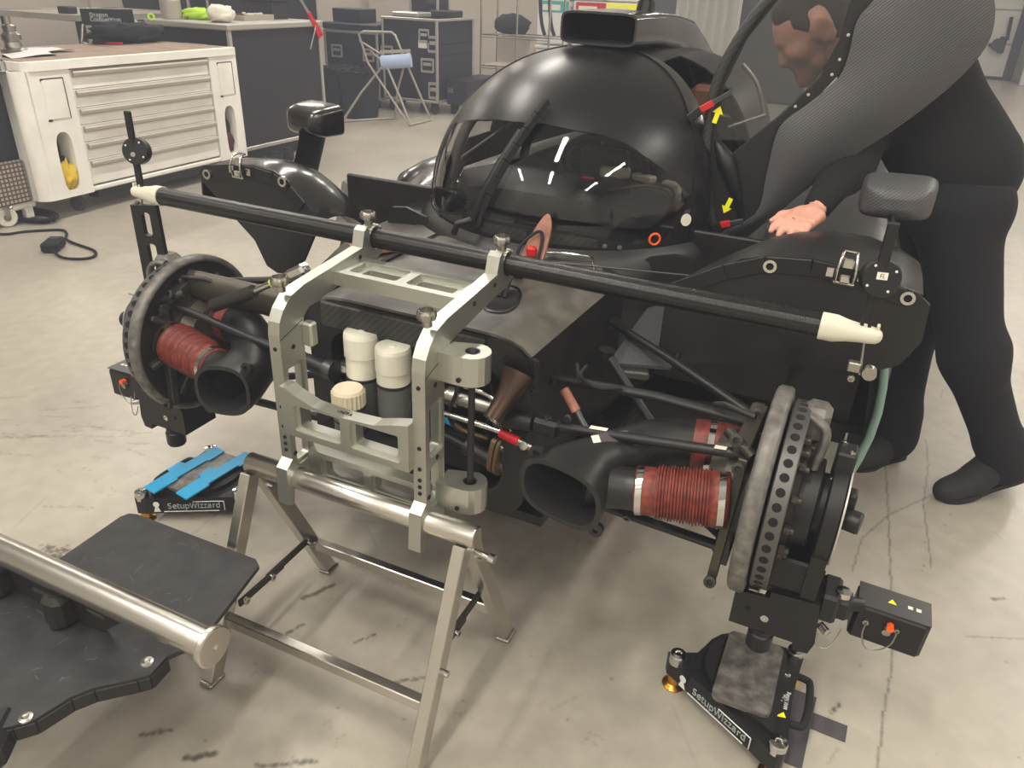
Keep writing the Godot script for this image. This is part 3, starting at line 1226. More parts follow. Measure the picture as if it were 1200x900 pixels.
	for s in [-1, 1]:
		var hose := mb()
		tube(hose, curve([Vector3(0.17 + 0.03 * s, 0.88, -2.05), Vector3(0.24, 0.91, -2.04), Vector3(0.30, 0.90, -2.08 + 0.02 * s), Vector3(0.31, 0.85, -2.12)], 6), 0.005, 6)
		obj("cockpit_cable", hose, M.anodised_edge, car)
	# raised fin (pitot fairing) of copper film on the nose, leaning back, with its red plug and black loop
	var fin := mb()
	var ft := fin_frame()
	prism(fin, soft([Vector2(-0.022, -0.03), Vector2(0.012, -0.03), Vector2(0.024, 0.06), Vector2(0.026, 0.14), Vector2(0.018, 0.178), Vector2(0.004, 0.184), Vector2(-0.014, 0.14), Vector2(-0.030, 0.06)], 4), -0.009, 0.009, ft, [], true)
	var fo := obj("nose_fin", fin, M.copper_film, car)
	var pg := mb()
	bbox(pg, ft * Vector3(-0.004, 0.085, 0.018), Vector3(0.022, 0.026, 0.020), 0.005)
	obj("red_plug", pg, M.red, fo)
	var lp := mb()
	tube(lp, curve([ft * Vector3(-0.028, 0.02, 0.016), ft * Vector3(-0.034, 0.085, 0.022), ft * Vector3(-0.004, 0.132, 0.022), ft * Vector3(0.012, 0.125, 0.016), ft * Vector3(0.016, 0.05, 0.02)], 6), 0.004, 8)
	obj("plug_lead", lp, M.rubber, fo)
	# open oval service hole in the nose with cables, beside the fin
	var ho := mb()
	prism(ho, se(28, 0.042, 0.085, 2.3), -0.001, 0.006, Transform3D(Basis(Vector3(0.96, 0, -0.28), Vector3(-0.28, 0, -0.96), Vector3.UP), Vector3(0.118, 0.7605, -1.435)), [se(28, 0.035, 0.076, 2.3)])
	obj("hatch_rim", ho, M.body_gloss, car)
	var hd := mb()
	prism(hd, se(28, 0.0345, 0.0755, 2.3), -0.004, 0.0005, Transform3D(Basis(Vector3(0.96, 0, -0.28), Vector3(-0.28, 0, -0.96), Vector3.UP), Vector3(0.118, 0.7650, -1.435)))
	obj("hatch_opening", hd, M.hollow, car)
	var ck := mb()
	for s in [-1, 0, 1]:
		tube(ck, curve([Vector3(0.11 + 0.012 * s, 0.766, -1.44), Vector3(0.105 + 0.012 * s, 0.80, -1.48), Vector3(0.10 + 0.01 * s, 0.81, -1.53), Vector3(0.09 + 0.01 * s, 0.765, -1.575)], 5), 0.005, 6)
	objs("hatch_cable", ck, M.rubber, car)
	# copper film patches on the nose ahead of the screen
	var pt := mb()
	prism(pt, se(28, 0.085, 0.062, 2.4), 0.0, 0.006, Transform3D(Basis(Vector3.UP, 1.0) * Basis(Vector3.RIGHT, -PI / 2), Vector3(-0.305, 0.768, -1.605)))
	obj("film_patch", pt, M.copper_film, car)
	# thin tension rod across the flank and the small brake-line tube
	var rod := mb()
	tube(rod, [Vector3(0.12, 0.785, -1.66), Vector3(0.50, 0.79, -1.75)], 0.0025, 6)
	obj("stay_wire", rod, M.anodised_edge, car)
	var ln := mb()
	tube(ln, curve([Vector3(0.105, 0.79, -1.69), Vector3(0.113, 0.79, -1.718), Vector3(0.195, 0.79, -1.739), Vector3(0.225, 0.787, -1.72), Vector3(0.25, 0.765, -1.66)], 5), 0.004, 8)
	obj("hard_line", ln, M.chrome, car)


func door(car: Node3D):
	# raised door: a leaf standing out to the car's left, built in its own plane
	var leaf := Transform3D(Basis(Vector3(0.985, 0.0, -0.17).normalized(), Vector3.UP, Vector3(0.17, 0, 0.985).normalized()), Vector3(0.36, 0, -2.13))
	var d := func(x: float, y: float, out := 0.0) -> Vector3: return leaf * Vector3(x - 0.36, y, out)
	var L := leaf * Transform3D(Basis(), Vector3(-0.36, 0, 0))
	var frame := [Vector2(0.415, 0.775), Vector2(0.375, 0.947), Vector2(0.36, 1.057), Vector2(0.365, 1.174), Vector2(0.405, 1.287), Vector2(0.47, 1.385), Vector2(0.56, 1.48), Vector2(0.70, 1.56), Vector2(0.80, 1.50), Vector2(0.715, 1.41), Vector2(0.70, 1.27), Vector2(0.60, 1.12), Vector2(0.56, 0.95), Vector2(0.56, 0.83), Vector2(0.50, 0.76)]
	var window := [Vector2(0.392, 1.06), Vector2(0.395, 1.17), Vector2(0.432, 1.28), Vector2(0.49, 1.37), Vector2(0.57, 1.45), Vector2(0.665, 1.50), Vector2(0.655, 1.40), Vector2(0.648, 1.29), Vector2(0.62, 1.20), Vector2(0.54, 1.10), Vector2(0.43, 0.985)]
	var f := mb()
	prism(f, frame, -0.03, 0.0, L, [window])
	var fo := obj("door", f, M.black, car)
	var gl := mb()
	prism(gl, window, -0.016, -0.012, L)
	obj("door_window", gl, M.door_glass, fo)
	# bowed rib of satin carbon along the leading edge of the leaf
	var e := mb()
	var pts := []
	for q in [[0.43, 0.775], [0.385, 0.94], [0.37, 1.057], [0.374, 1.174], [0.415, 1.287], [0.475, 1.38], [0.56, 1.475], [0.68, 1.545]]:
		pts.append(d.call(q[0], q[1], 0.006))
	tube(e, curve(pts, 6), 0.013, 10)
	obj("door_edge", e, M.carbon_dull, fo)
	# swelling inside the lower leaf
	var sw := mb()
	tube(sw, curve([d.call(0.395, 1.03, 0.0), d.call(0.43, 0.98, 0.01), d.call(0.47, 0.90, 0.01), d.call(0.50, 0.82, 0.0)], 5), [0.004, 0.010, 0.014, 0.018, 0.022, 0.024, 0.024, 0.022, 0.02, 0.018, 0.016, 0.012, 0.010, 0.008, 0.006, 0.003], 10)
	obj("door_swage", sw, M.anodised, fo)
	# ribbed carbon outer skin, bowed, made of rows from its inner edge to its outer edge
	var inner := [[0.435, 0.768], [0.528, 0.85], [0.537, 0.96], [0.546, 1.078], [0.605, 1.142], [0.66, 1.205], [0.672, 1.26], [0.673, 1.33], [0.70, 1.377], [0.745, 1.44], [0.80, 1.50]]
	var outer := [[0.455, 0.752], [0.575, 0.842], [0.625, 0.900], [0.688, 0.967], [0.755, 1.032], [0.828, 1.098], [0.912, 1.19], [0.964, 1.272], [0.974, 1.338], [0.945, 1.415], [0.87, 1.50]]
	var rows := []
	for i in inner.size():
		var r := []
		for k in 9:
			var u := k / 8.0
			var x := lerpf(inner[i][0], outer[i][0], u)
			var y := lerpf(inner[i][1], outer[i][1], u)
			r.append(d.call(x, y, 0.012 + 0.03 * sin(u * PI) * minf(1.0, i / 3.0) - 0.03 * u))
		rows.append(r)
	var smooth_rows := []
	for k in 9:
		var col := []
		for i in rows.size():
			col.append(rows[i][k])
		var cc := curve(col, 4)
		for i in cc.size():
			if k == 0:
				smooth_rows.append([])
			smooth_rows[i].append(cc[i])
	var sk := mb()
	sheet(sk, smooth_rows, -0.014)
	obj("door_skin", sk, M.carbon_ribbed, fo)
	var sc := mb()
	for q in [[0.688, 1.385], [0.662, 1.30], [0.655, 1.245], [0.60, 1.16], [0.645, 1.21], [0.575, 1.13], [0.52, 1.44]]:
		bolt(sc, d.call(q[0], q[1], 0.001), leaf.basis.z, 0.004, 0.003)
	objs("door_screw", sc, M.chrome, fo)
	# curved seam strips of the side window seen through the pane
	var sm := mb()
	tube(sm, curve([d.call(0.43, 1.215, -0.06), d.call(0.475, 1.17, -0.06), d.call(0.505, 1.10, -0.06)], 5), 0.006, 6)
	tube(sm, [d.call(0.42, 1.06, -0.04), d.call(0.51, 1.10, -0.04)], 0.004, 6)
	objs("window_trim", sm, M.alu_edge, fo)
	# red and grey hinge pins
	for q in [[0.335, 1.10, 0.415, 1.155], [0.435, 0.815, 0.50, 0.835]]:
		var a: Vector3 = d.call(q[0], q[1], 0.03)
		var b: Vector3 = d.call(q[2], q[3], 0.03)
		var g := mb()
		bar(g, a.lerp(b, 0.45), b, 0.012, 0.014)
		var pin := obj("hinge_pin", g, M.anodised_edge, fo)
		var rr := mb()
		bar(rr, a.lerp(b, 0.08), a.lerp(b, 0.5), 0.014, 0.017)
		obj("red_sleeve", rr, M.red, pin)
		var br := mb()
		bar(br, a - (b - a) * 0.22 + Vector3(0, -0.006, 0), a.lerp(b, 0.15), 0.016, 0.022)
		obj("hinge_block", br, M.anodised, pin)
	# yellow arrow stickers pointing at the pins
	var arrow := [Vector2(-0.006, -0.022), Vector2(0.006, -0.022), Vector2(0.006, 0.003), Vector2(0.014, 0.003), Vector2(0.0, 0.022), Vector2(-0.014, 0.003), Vector2(-0.006, 0.003)]
	for q in [[0.388, 1.098, -0.22], [0.452, 0.868, 2.85]]:
		var ar := mb()
		prism(ar, arrow, 0.0, 0.0015, L * Transform3D(Basis(Vector3.BACK, q[2]), Vector3(q[0], q[1], 0.02)))
		var m := obj("arrow_sticker", ar, M.yellow, fo)
		m.set_meta("label", "yellow arrow sticker pointing at a hinge pin")


func fenders(car: Node3D):
	for s in [-1, 1]:
		var mx := Transform3D(Basis(Vector3(s, 0, 0), Vector3.UP, Vector3(0, 0, s)), Vector3.ZERO)
		# flange facing forward
		var out: Array
		if s < 0:
			out = [Vector2(0.60, 0.66), Vector2(0.537, 0.775), Vector2(0.559, 0.809), Vector2(0.627, 0.876), Vector2(0.676, 0.899), Vector2(0.74, 0.904), Vector2(0.84, 0.895), Vector2(0.925, 0.882), Vector2(0.948, 0.862), Vector2(0.94, 0.835), Vector2(0.86, 0.765), Vector2(0.77, 0.69), Vector2(0.735, 0.62), Vector2(0.70, 0.605), Vector2(0.635, 0.612)]
		else:
			out = [Vector2(0.43, 0.79), Vector2(0.543, 0.858), Vector2(0.58, 0.88), Vector2(0.63, 0.895), Vector2(0.72, 0.905), Vector2(0.80, 0.90), Vector2(0.924, 0.872), Vector2(0.952, 0.85), Vector2(0.957, 0.773), Vector2(0.93, 0.715), Vector2(0.903, 0.698), Vector2(0.87, 0.69), Vector2(0.43, 0.60)]
		var f := mb()
		prism(f, out, -0.006, 0.006, mx * Transform3D(Basis(), Vector3(0, 0, -1.65 * s)))
		var fo := obj("fender_flange", f, M.body_black, car)
		# arch skin sweeping back from the flange
		var rows := []
		var front := [[0.537, 0.775], [0.559, 0.809], [0.595, 0.845], [0.627, 0.876], [0.676, 0.899], [0.74, 0.905], [0.82, 0.898], [0.90, 0.886], [0.948, 0.862], [0.955, 0.80], [0.945, 0.74]]
		if s > 0:
			front = [[0.43, 0.785], [0.48, 0.82], [0.543, 0.858], [0.58, 0.88], [0.63, 0.895], [0.72, 0.905], [0.80, 0.90], [0.87, 0.886], [0.935, 0.868], [0.955, 0.80], [0.945, 0.74]]
		var tail := [[0.555, 0.70], [0.578, 0.739], [0.61, 0.77], [0.642, 0.796], [0.69, 0.825], [0.74, 0.838], [0.82, 0.843], [0.89, 0.825], [0.925, 0.80], [0.935, 0.76], [0.93, 0.70]]
		for i in 8:
			var t := i / 7.0
			var r := []
			for k in 11:
				var x := lerpf(front[k][0], tail[k][0], t)
				var y := lerpf(front[k][1], tail[k][1], t * t) + 0.012 * sin(PI * t)
				r.append(Vector3(s * x, y, lerpf(-1.65, -1.90 if s < 0 else -2.12, t)))
			rows.append(r)
		var last := []
		for k in 11:
			last.append(rows[7][k] + Vector3(0, -0.12, -0.05))
		rows.append(last)
		var a := mb()
		sheet(a, rows, 0.006 * -s)
		obj("fender_skin", a, M.body_gloss if s < 0 else M.body_black, fo)
		# reinforcing band along the upper edge of the flange
		var bd := mb()
		var up := []
		for p in ([[0.585, 0.815], [0.63, 0.855], [0.68, 0.878], [0.74, 0.884], [0.80, 0.882], [0.90, 0.858]] if s < 0 else [[0.45, 0.785], [0.55, 0.845], [0.63, 0.877], [0.72, 0.886], [0.80, 0.882], [0.90, 0.858]]):
			up.append(mx * Vector3(p[0], p[1], 0) + Vector3(0, 0, -1.642))
		for i in up.size() - 1:
			bar(bd, up[i], up[i + 1], 0.006, 0.035)
		obj("flange_band", bd, M.anodised, fo)
		# bushed holes
		for p in [[0.909, 0.861], [0.640, 0.877]]:
			var h := mb()
			var c := Vector3(s * p[0], p[1], -1.64)
			lathe(h, [Vector2(0.008, 0.0), Vector2(0.008, 0.008), Vector2(0.014, 0.008), Vector2(0.014, 0.0)], axis(c, Vector3.BACK), 16)
			obj("bush", h, M.chrome, fo)
			var hh := mb()
			lathe(hh, [Vector2(0.0, 0.004), Vector2(0.009, 0.004), Vector2(0.009, 0.0)], axis(c, Vector3.BACK), 12)
			obj("bush_hole", hh, M.hollow, fo)
		# over-centre latch standing on the edge
		var l := mb()
		var lc := Vector3(s * 0.787, 0.898, -1.64)
		for k in [-1, 1]:
			tube(l, curve([lc + Vector3(k * 0.016, -0.028, 0.012), lc + Vector3(k * 0.017, 0.0, 0.020), lc + Vector3(k * 0.014, 0.026, 0.01), lc + Vector3(k * 0.012, 0.032, -0.01)], 4), 0.003, 6)
		tube(l, [lc + Vector3(-0.013, 0.032, -0.01), lc + Vector3(0.013, 0.032, -0.01)], 0.003, 6)
		tube(l, [lc + Vector3(-0.02, -0.028, 0.012), lc + Vector3(0.02, -0.028, 0.012)], 0.004, 6)
		bbox(l, lc + Vector3(0, -0.018, 0.012), Vector3(0.02, 0.018, 0.014), 0.003)
		bbox(l, lc + Vector3(0, 0.012, 0.006), Vector3(0.022, 0.022, 0.012), 0.003)
		bbox(l, lc + Vector3(-0.03, -0.012, 0.004), Vector3(0.016, 0.02, 0.006), 0.002)
		bbox(l, lc + Vector3(0.03, -0.012, 0.004), Vector3(0.016, 0.02, 0.006), 0.002)
		obj("latch", l, M.chrome, fo)
		# mirror: aerofoil stalk, housing, face
		var st := mb()
		var rr := []
		for q in [[0.915, 0.74], [0.905, 0.78], [0.875, 0.86], [0.856, 0.915], [0.852, 0.94]]:
			rr.append(at_frame(se(20, 0.011, 0.070, 2.0), Vector3(s * q[0], q[1], -2.045), Vector3.RIGHT, Vector3.BACK))
		loft(st, rr)
		var so := obj("mirror_stalk", st, M.anodised, car)
		var hs := mb()
		var hrr := []
		for q in [[0.062, 0.03, 0.012], [0.058, 0.052, 0.026], [0.042, 0.070, 0.038], [0.010, 0.080, 0.045], [-0.03, 0.083, 0.048], [-0.062, 0.084, 0.049]]:
			hrr.append(at_frame(se(32, q[1], q[2], 5.0), Vector3(s * 0.855, 0.962, -2.045 + q[0]), Vector3(0.995, 0.02 * s, -0.10 * s), Vector3.UP))
		loft(hs, hrr, true, false)
		obj("mirror_housing", hs, M.body_gloss if s < 0 else M.carbon_ribbed, so)
		var gm := mb()
		loft(gm, [at_frame(se(32, 0.078, 0.044, 5.0), Vector3(s * 0.855, 0.962, -2.10), Vector3(0.995, 0, -0.10 * s), Vector3.UP), at_frame(se(32, 0.082, 0.047, 5.0), Vector3(s * 0.855, 0.962, -2.106), Vector3(0.995, 0, -0.10 * s), Vector3.UP)])
		obj("mirror_glass", gm, M.chrome, so)
	# short ribbed splitter plate inside the right wheel bay and dark bracket below it
	var rows2 := []
	for i in 6:
		var t := i / 5.0
		rows2.append([Vector3(lerpf(0.340, 0.345, t), lerpf(0.615, 0.66, t), lerpf(-1.55, -1.92, t)), Vector3(0.40, lerpf(0.618, 0.665, t), lerpf(-1.565, -1.93, t)), Vector3(lerpf(0.475, 0.455, t), lerpf(0.615, 0.66, t), lerpf(-1.60, -1.95, t))])
	var rs := mb()
	sheet(rs, rows2, -0.008)
	obj("ribbed_splitter", rs, M.carbon_ribbed, car)
	var rl := mb()
	bbox(rl, Vector3(0.40, 0.598, -1.56), Vector3(0.07, 0.02, 0.03), 0.004, Basis(Vector3.UP, 0.3))
	bar(rl, Vector3(0.48, 0.62, -1.60), Vector3(0.46, 0.665, -1.95), 0.006, 0.016)
	obj("splitter_clip", rl, M.anodised_edge, car)
	for s in [-1, 1]:
		var bay := mb()
		bbox(bay, Vector3(s * 0.50, 0.60, -2.02), Vector3(0.42, 0.44, 0.02), 0.004)
		prism(bay, soft([Vector2(0.28, 0.74), Vector2(0.44, 0.79), Vector2(0.44, 0.62), Vector2(0.36, 0.55), Vector2(0.28, 0.52)], 3), -0.005, 0.005, Transform3D(Basis(Vector3(s, 0, 0), Vector3.UP, Vector3(0, 0, s)), Vector3(0, 0, -1.86)))
		obj("wheel_bay", bay, M.body_black, car)


func front_end(car: Node3D):
	# three fluid bottles standing in the open bulkhead
	var grey: Array = [[-0.122, -1.245, 0.038, 0.495, 0.705, 0.60], [-0.030, -1.225, 0.037, 0.505, 0.70, 0.615]]
	for q in grey:
		var b := mb()
		var at := Transform3D(Basis(), Vector3(q[0], q[3], q[1]))
		var h: float = q[4] - q[3]
		var f: float = q[5] - q[3]
		lathe(b, [Vector2(0, 0), Vector2(q[2] * 0.9, 0), Vector2(q[2] * 0.97, 0.006), Vector2(q[2] * 0.97, f)], at, 24)
		var bo := obj("reservoir", b, M.fluid_grey, car)
		var c := mb()
		lathe(c, [Vector2(q[2] * 0.98, f), Vector2(q[2] * 0.98, h - 0.055), Vector2(q[2] * 1.04, h - 0.053), Vector2(q[2] * 1.04, h - 0.008), Vector2(q[2] * 0.98, h), Vector2(0.008, h), Vector2(0.006, h + 0.002), Vector2(0, h + 0.002)], at, 24)
		obj("bottle_cap", c, M.bottle_plastic, bo)
		var r := mb()
		for y in [0.012, f]:
			lathe(r, [Vector2(q[2] * 0.97, y - 0.004), Vector2(q[2] * 1.03, y - 0.002), Vector2(q[2] * 1.03, y + 0.002), Vector2(q[2] * 0.97, y + 0.004)], at, 24)
		objs("strap", r, M.rubber, bo)
	var sm := mb()
	var sa := Transform3D(Basis(), Vector3(-0.113, 0.50, -1.175))
	lathe(sm, [Vector2(0, 0), Vector2(0.034, 0), Vector2(0.034, 0.062), Vector2(0.026, 0.07), Vector2(0, 0.07)], sa, 22)
	var so := obj("reservoir", sm, M.fluid_grey, car)
	var cap := mb()
	var rr := []
	for y in [0.064, 0.096]:
		var ring := PackedVector3Array()
		for i in 72:
			var a := TAU * i / 72.0
			ring.append(sa * Vector3((0.0355 + 0.0013 * (1 if i % 3 == 0 else -1)) * cos(a), y, (0.0355 + 0.0013 * (1 if i % 3 == 0 else -1)) * sin(a)))
		rr.append(ring)
	loft(cap, rr, true, true, -1)
	lathe(cap, [Vector2(0.035, 0.096), Vector2(0.031, 0.102), Vector2(0.0, 0.102)], sa, 36)
	obj("bottle_cap", cap, M.cap_cream, so)
	var stp := mb()
	for y in [0.03, 0.058]:
		lathe(stp, [Vector2(0.033, y - 0.003), Vector2(0.036, y), Vector2(0.033, y + 0.003)], sa, 22)
	objs("strap", stp, M.rubber, so)
	var shelf := mb()
	bbox(shelf, Vector3(-0.07, 0.49, -1.24), Vector3(0.24, 0.012, 0.17), 0.003)
	bbox(shelf, Vector3(0.0, 0.44, -1.30), Vector3(0.30, 0.09, 0.02), 0.003)
	obj("bottle_shelf", shelf, M.hollow, car)
	# steering rack across the bulkhead with chrome tubes above and below it
	var rk := mb()
	tube(rk, [Vector3(-0.30, 0.575, -1.30), Vector3(0.225, 0.575, -1.30)], 0.021, 14)
	for x in [-0.24, -0.08, 0.08, 0.19]:
		lathe(rk, [Vector2(0.0, 0.014), Vector2(0.026, 0.014), Vector2(0.026, -0.014), Vector2(0, -0.014)], axis(Vector3(x, 0.575, -1.30), Vector3.RIGHT), 16)
	var rko := obj("steering_rack", rk, M.steel, car)
	var rl := mb()
	bbox(rl, Vector3(-0.20, 0.578, -1.279), Vector3(0.05, 0.016, 0.002), 0.0005)
	obj("rack_label", rl, M.label_white, rko)
	var pp := mb()
	tube(pp, [Vector3(-0.26, 0.545, -1.285), Vector3(0.08, 0.54, -1.275), Vector3(0.22, 0.545, -1.26)], 0.007, 8)
	tube(pp, curve([Vector3(0.06, 0.61, -1.30), Vector3(0.12, 0.618, -1.28), Vector3(0.18, 0.605, -1.28), Vector3(0.24, 0.56, -1.25)], 6), 0.006, 8)
	objs("brake_pipe", pp, M.chrome, car)
	for q in [[-0.03, 0.0], [0.05, 0.02], [0.14, -0.015]]:
		var cab := mb()
		tube(cab, curve([Vector3(q[0], 0.65, -1.33), Vector3(q[0] + 0.05, 0.60 + q[1], -1.27), Vector3(q[0] + 0.02, 0.52, -1.29), Vector3(q[0] + 0.08, 0.44 + q[1], -1.30)], 6), 0.0045, 6)
		obj("wiring", cab, M.rubber, car)
	var blu := mb()
	tube(blu, [Vector3(0.03, 0.505, -1.31), Vector3(0.075, 0.505, -1.30)], 0.009, 8)
	obj("blue_connector", blu, M.tape_blue, car)
	var brs := mb()
	tube(brs, curve([Vector3(0.075, 0.505, -1.30), Vector3(0.11, 0.50, -1.29), Vector3(0.16, 0.49, -1.30)], 5), 0.006, 8)
	obj("brass_union", brs, M.bronze, car)
	# lower cross shaft with its bronze drop link
	var lo := mb()
	tube(lo, [Vector3(0.02, 0.482, -1.29), Vector3(0.19, 0.462, -1.27)], 0.010, 10)
	tube(lo, [Vector3(0.12, 0.470, -1.278), Vector3(0.185, 0.463, -1.27)], 0.022, 14)
	obj("cross_shaft", lo, M.anodised, car)
	var lk := mb()
	var kt := Transform3D(Basis(Vector3(0.25, 0.0, -0.97).normalized(), Vector3.UP, Vector3(0.97, 0, 0.25).normalized()), Vector3(0.190, 0.462, -1.27))
	prism(lk, soft([Vector2(-0.024, -0.01), Vector2(0.0, -0.028), Vector2(0.024, -0.01), Vector2(0.014, 0.045), Vector2(0.0, 0.058), Vector2(-0.014, 0.045)], 4), 0.0, 0.012, kt)
	prism(lk, soft([Vector2(-0.024, -0.01), Vector2(0.0, -0.028), Vector2(0.024, -0.01), Vector2(0.014, 0.045), Vector2(0.0, 0.058), Vector2(-0.014, 0.045)], 4), 0.016, 0.024, kt)
	var lko := objs("drop_link", lk, M.bronze, car)
	var bt := mb()
	bolt(bt, kt * Vector3(0, 0.042, 0.024), kt.basis.z, 0.010, 0.008)
	bolt(bt, kt * Vector3(0, -0.005, 0.024), kt.basis.z, 0.012, 0.008)
	objs("link_bolt", bt, M.steel, lko)
	# flared titanium duct on the bulkhead corner
	for s in [1]:
		var fu := mb()
		var path := [Vector3(0.243, 0.690, -1.262), Vector3(0.240, 0.675, -1.25), Vector3(0.234, 0.655, -1.235), Vector3(0.226, 0.630, -1.215), Vector3(0.219, 0.608, -1.195)]
		tube(fu, path, [0.036, 0.031, 0.023, 0.020, 0.0195], 20, false)
		var fo := obj("flared_duct", fu, M.titanium, car)
		var fr := mb()
		var ft := axis(path[4], path[4] - path[3])
		lathe(fr, [Vector2(0.0195, -0.002), Vector2(0.021, 0.0), Vector2(0.0165, 0.001), Vector2(0.0155, -0.012)], ft, 20)
		obj("duct_lip", fr, M.steel, fo)
		var fh := mb()
		lathe(fh, [Vector2(0.0, -0.012), Vector2(0.0165, -0.010)], ft, 20)
		obj("duct_bore", fh, M.hollow, fo)
		var fb := mb()
		prism(fb, rect(-0.042, -0.042, 0.042, 0.034, 0.012), -0.004, 0.004, Transform3D(Basis(), Vector3(0.245, 0.695, -1.262)))
		for p in [[-0.032, 0.024], [0.032, 0.024], [0.032, -0.032], [-0.032, -0.032]]:
			bolt(fb, Vector3(0.245 + p[0], 0.695 + p[1], -1.258), Vector3.BACK, 0.005, 0.005)
		obj("duct_flange", fb, M.anodised, fo)


func corner(car: Node3D, s: int):
	var mx := func(x: float, y: float, z: float) -> Vector3: return Vector3(s * x, y, z)
	var hub := Vector3(s * 0.755, 0.537, -1.33)
	# brake cooling duct: oval mouth, body, upper branch
	var up := Vector3.UP
	var rings := []
	var dat := [[0.405, 0.549, -1.105, 0.083, 0.062, 0.0], [0.406, 0.549, -1.125, 0.082, 0.061, 0.0], [0.410, 0.550, -1.16, 0.074, 0.059, 0.1], [0.425, 0.552, -1.21, 0.064, 0.057, 0.5], [0.455, 0.555, -1.265, 0.055, 0.055, 0.75], [0.50, 0.565, -1.315, 0.054, 0.054, 1.0], [0.545, 0.572, -1.345, 0.053, 0.053, 1.25], [0.60, 0.578, -1.36, 0.050, 0.050, 1.4]]
	for q in dat:
		var d := Vector3(s * sin(q[5]), 0.0, -cos(q[5]))
		var x := Vector3(cos(q[5]), 0.0, s * sin(q[5]))
		x = (x + Vector3(0, -0.18 * s, 0)).normalized() if q[2] > -1.2 else x
		rings.append(at_frame(se(32, q[3], q[4], 2.7 if q[2] > -1.2 else 2.0), mx.call(q[0], q[1], q[2]), x, up))
	var inn := []
	for q in [[0.405, 0.549, -1.105, 0.073, 0.052], [0.410, 0.550, -1.16, 0.066, 0.051], [0.43, 0.552, -1.22, 0.05, 0.045]]:
		inn.append(at_frame(se(32, q[3], q[4], 2.7), mx.call(q[0], q[1], q[2]), Vector3(1, -0.18 * s, 0).normalized(), up))
	var du := mb()
	loft(du, [inn[0], rings[0]], false, false, -1)
	loft(du, rings, false, true)
	var duo := obj("brake_duct", du, M.duct_carbon, car)
	var dm := mb()
	loft(dm, inn, false, true)
	obj("duct_throat", dm, M.hollow, duo)
	var tb := mb()
	for q in [[0.345, 0.61], [0.475, 0.478]]:
		lathe(tb, [Vector2(0.006, -0.006), Vector2(0.006, 0.006), Vector2(0.014, 0.006), Vector2(0.014, -0.006)], axis(mx.call(q[0], q[1], -1.13), Vector3(0, 0.2, 1)), 14)
	objs("duct_tab", tb, M.duct_carbon, duo)
	var br := mb()
	tube(br, curve([mx.call(0.43, 0.540, -1.18), mx.call(0.465, 0.537, -1.192), mx.call(0.50, 0.537, -1.201), mx.call(0.53, 0.538, -1.206)], 4), [0.046, 0.046, 0.045, 0.044, 0.043, 0.043, 0.042, 0.042, 0.041, 0.041, 0.041, 0.041, 0.041], 22)
	obj("duct_branch", br, M.duct_carbon, duo)
	var ts := mb()
	bolt(ts, mx.call(0.515, 0.478, -1.195), Vector3(0, -0.3, 1), 0.008, 0.006)
	obj("duct_screw", ts, M.anodised_edge, duo)
	if s > 0:
		var lb := mb()
		var lc := Vector3(0.452, 0.612, -1.245)
		bbox(lb, lc, Vector3(0.075, 0.001, 0.022), 0.0003, Basis(Vector3.UP, 0.75) * Basis(Vector3.RIGHT, 0.5))
		obj("part_sticker", lb, M.tape_grey, duo)
		var li := mb()
		bbox(li, lc + Vector3(-0.024, 0.0006, 0.022), Vector3(0.016, 0.001, 0.016), 0.0003, Basis(Vector3.UP, 0.75) * Basis(Vector3.RIGHT, 0.5))
		obj("sticker_mark", li, M.label_white, duo)
	# ribbed red hose with its two steel clamps
	var a0: Vector3 = mx.call(0.522, 0.538, -1.205)
	var a1: Vector3 = mx.call(0.688, 0.552, -1.235)
	var ax := axis(a0, a1 - a0)
	var ln := a0.distance_to(a1)
	var prof := [Vector2(0.038, -0.002), Vector2(0.0455, 0.0), Vector2(0.0465, 0.034)]
	for i in 17:
		var y := 0.038 + i * (ln - 0.078) / 16.0
		var w := 0.0015 * sin(i * 1.7) - 0.0095 + 0.006 * y / ln
		prof.append(Vector2(0.0520 + w, y))
		prof.append(Vector2(0.0590 + w, y + 0.0018))
		prof.append(Vector2(0.0595 + w, y + 0.0040))
		prof.append(Vector2(0.0525 + w, y + 0.0055))
	prof.append_array([Vector2(0.0530, ln - 0.034), Vector2(0.0535, ln), Vector2(0.043, ln + 0.002)])
	var bl := mb()
	lathe(bl, prof, ax, 32, false)
	var blo := obj("brake_hose", bl, M.red_silicone, car)
	for y in [0.008, ln - 0.012]:
		var cl := mb()
		var cr0 := 0.0462 if y < 0.1 else 0.0533
		lathe(cl, [Vector2(cr0, y - 0.006), Vector2(cr0 + 0.0015, y - 0.006), Vector2(cr0 + 0.0015, y + 0.006), Vector2(cr0, y + 0.006)], ax, 32)
		bbox(cl, ax * Vector3(0.0, y, cr0 + 0.005), Vector3(0.018, 0.014, 0.012), 0.003, ax.basis)
		obj("hose_clamp", cl, M.chrome, blo)
	var uh := mb()
	var uc := curve([mx.call(0.590, 0.577, -1.357), mx.call(0.63, 0.578, -1.362), mx.call(0.665, 0.576, -1.365), mx.call(0.70, 0.568, -1.365)], 6)
	var ur := []
	for i in uc.size():
		ur.append(0.0525 + (0.0022 if i % 2 == 0 and i > 4 else 0.0))
	tube(uh, uc, ur, 26)
	var uo := obj("brake_hose", uh, M.red_silicone, car)
	var uk := mb()
	lathe(uk, [Vector2(0.0530, -0.006), Vector2(0.0555, -0.006), Vector2(0.0555, 0.006), Vector2(0.0530, 0.006)], axis(uc[5], uc[6] - uc[4]), 28)
	obj("hose_clamp", uk, M.chrome, uo)
	# upright with lower strut
	var up_ := mb()
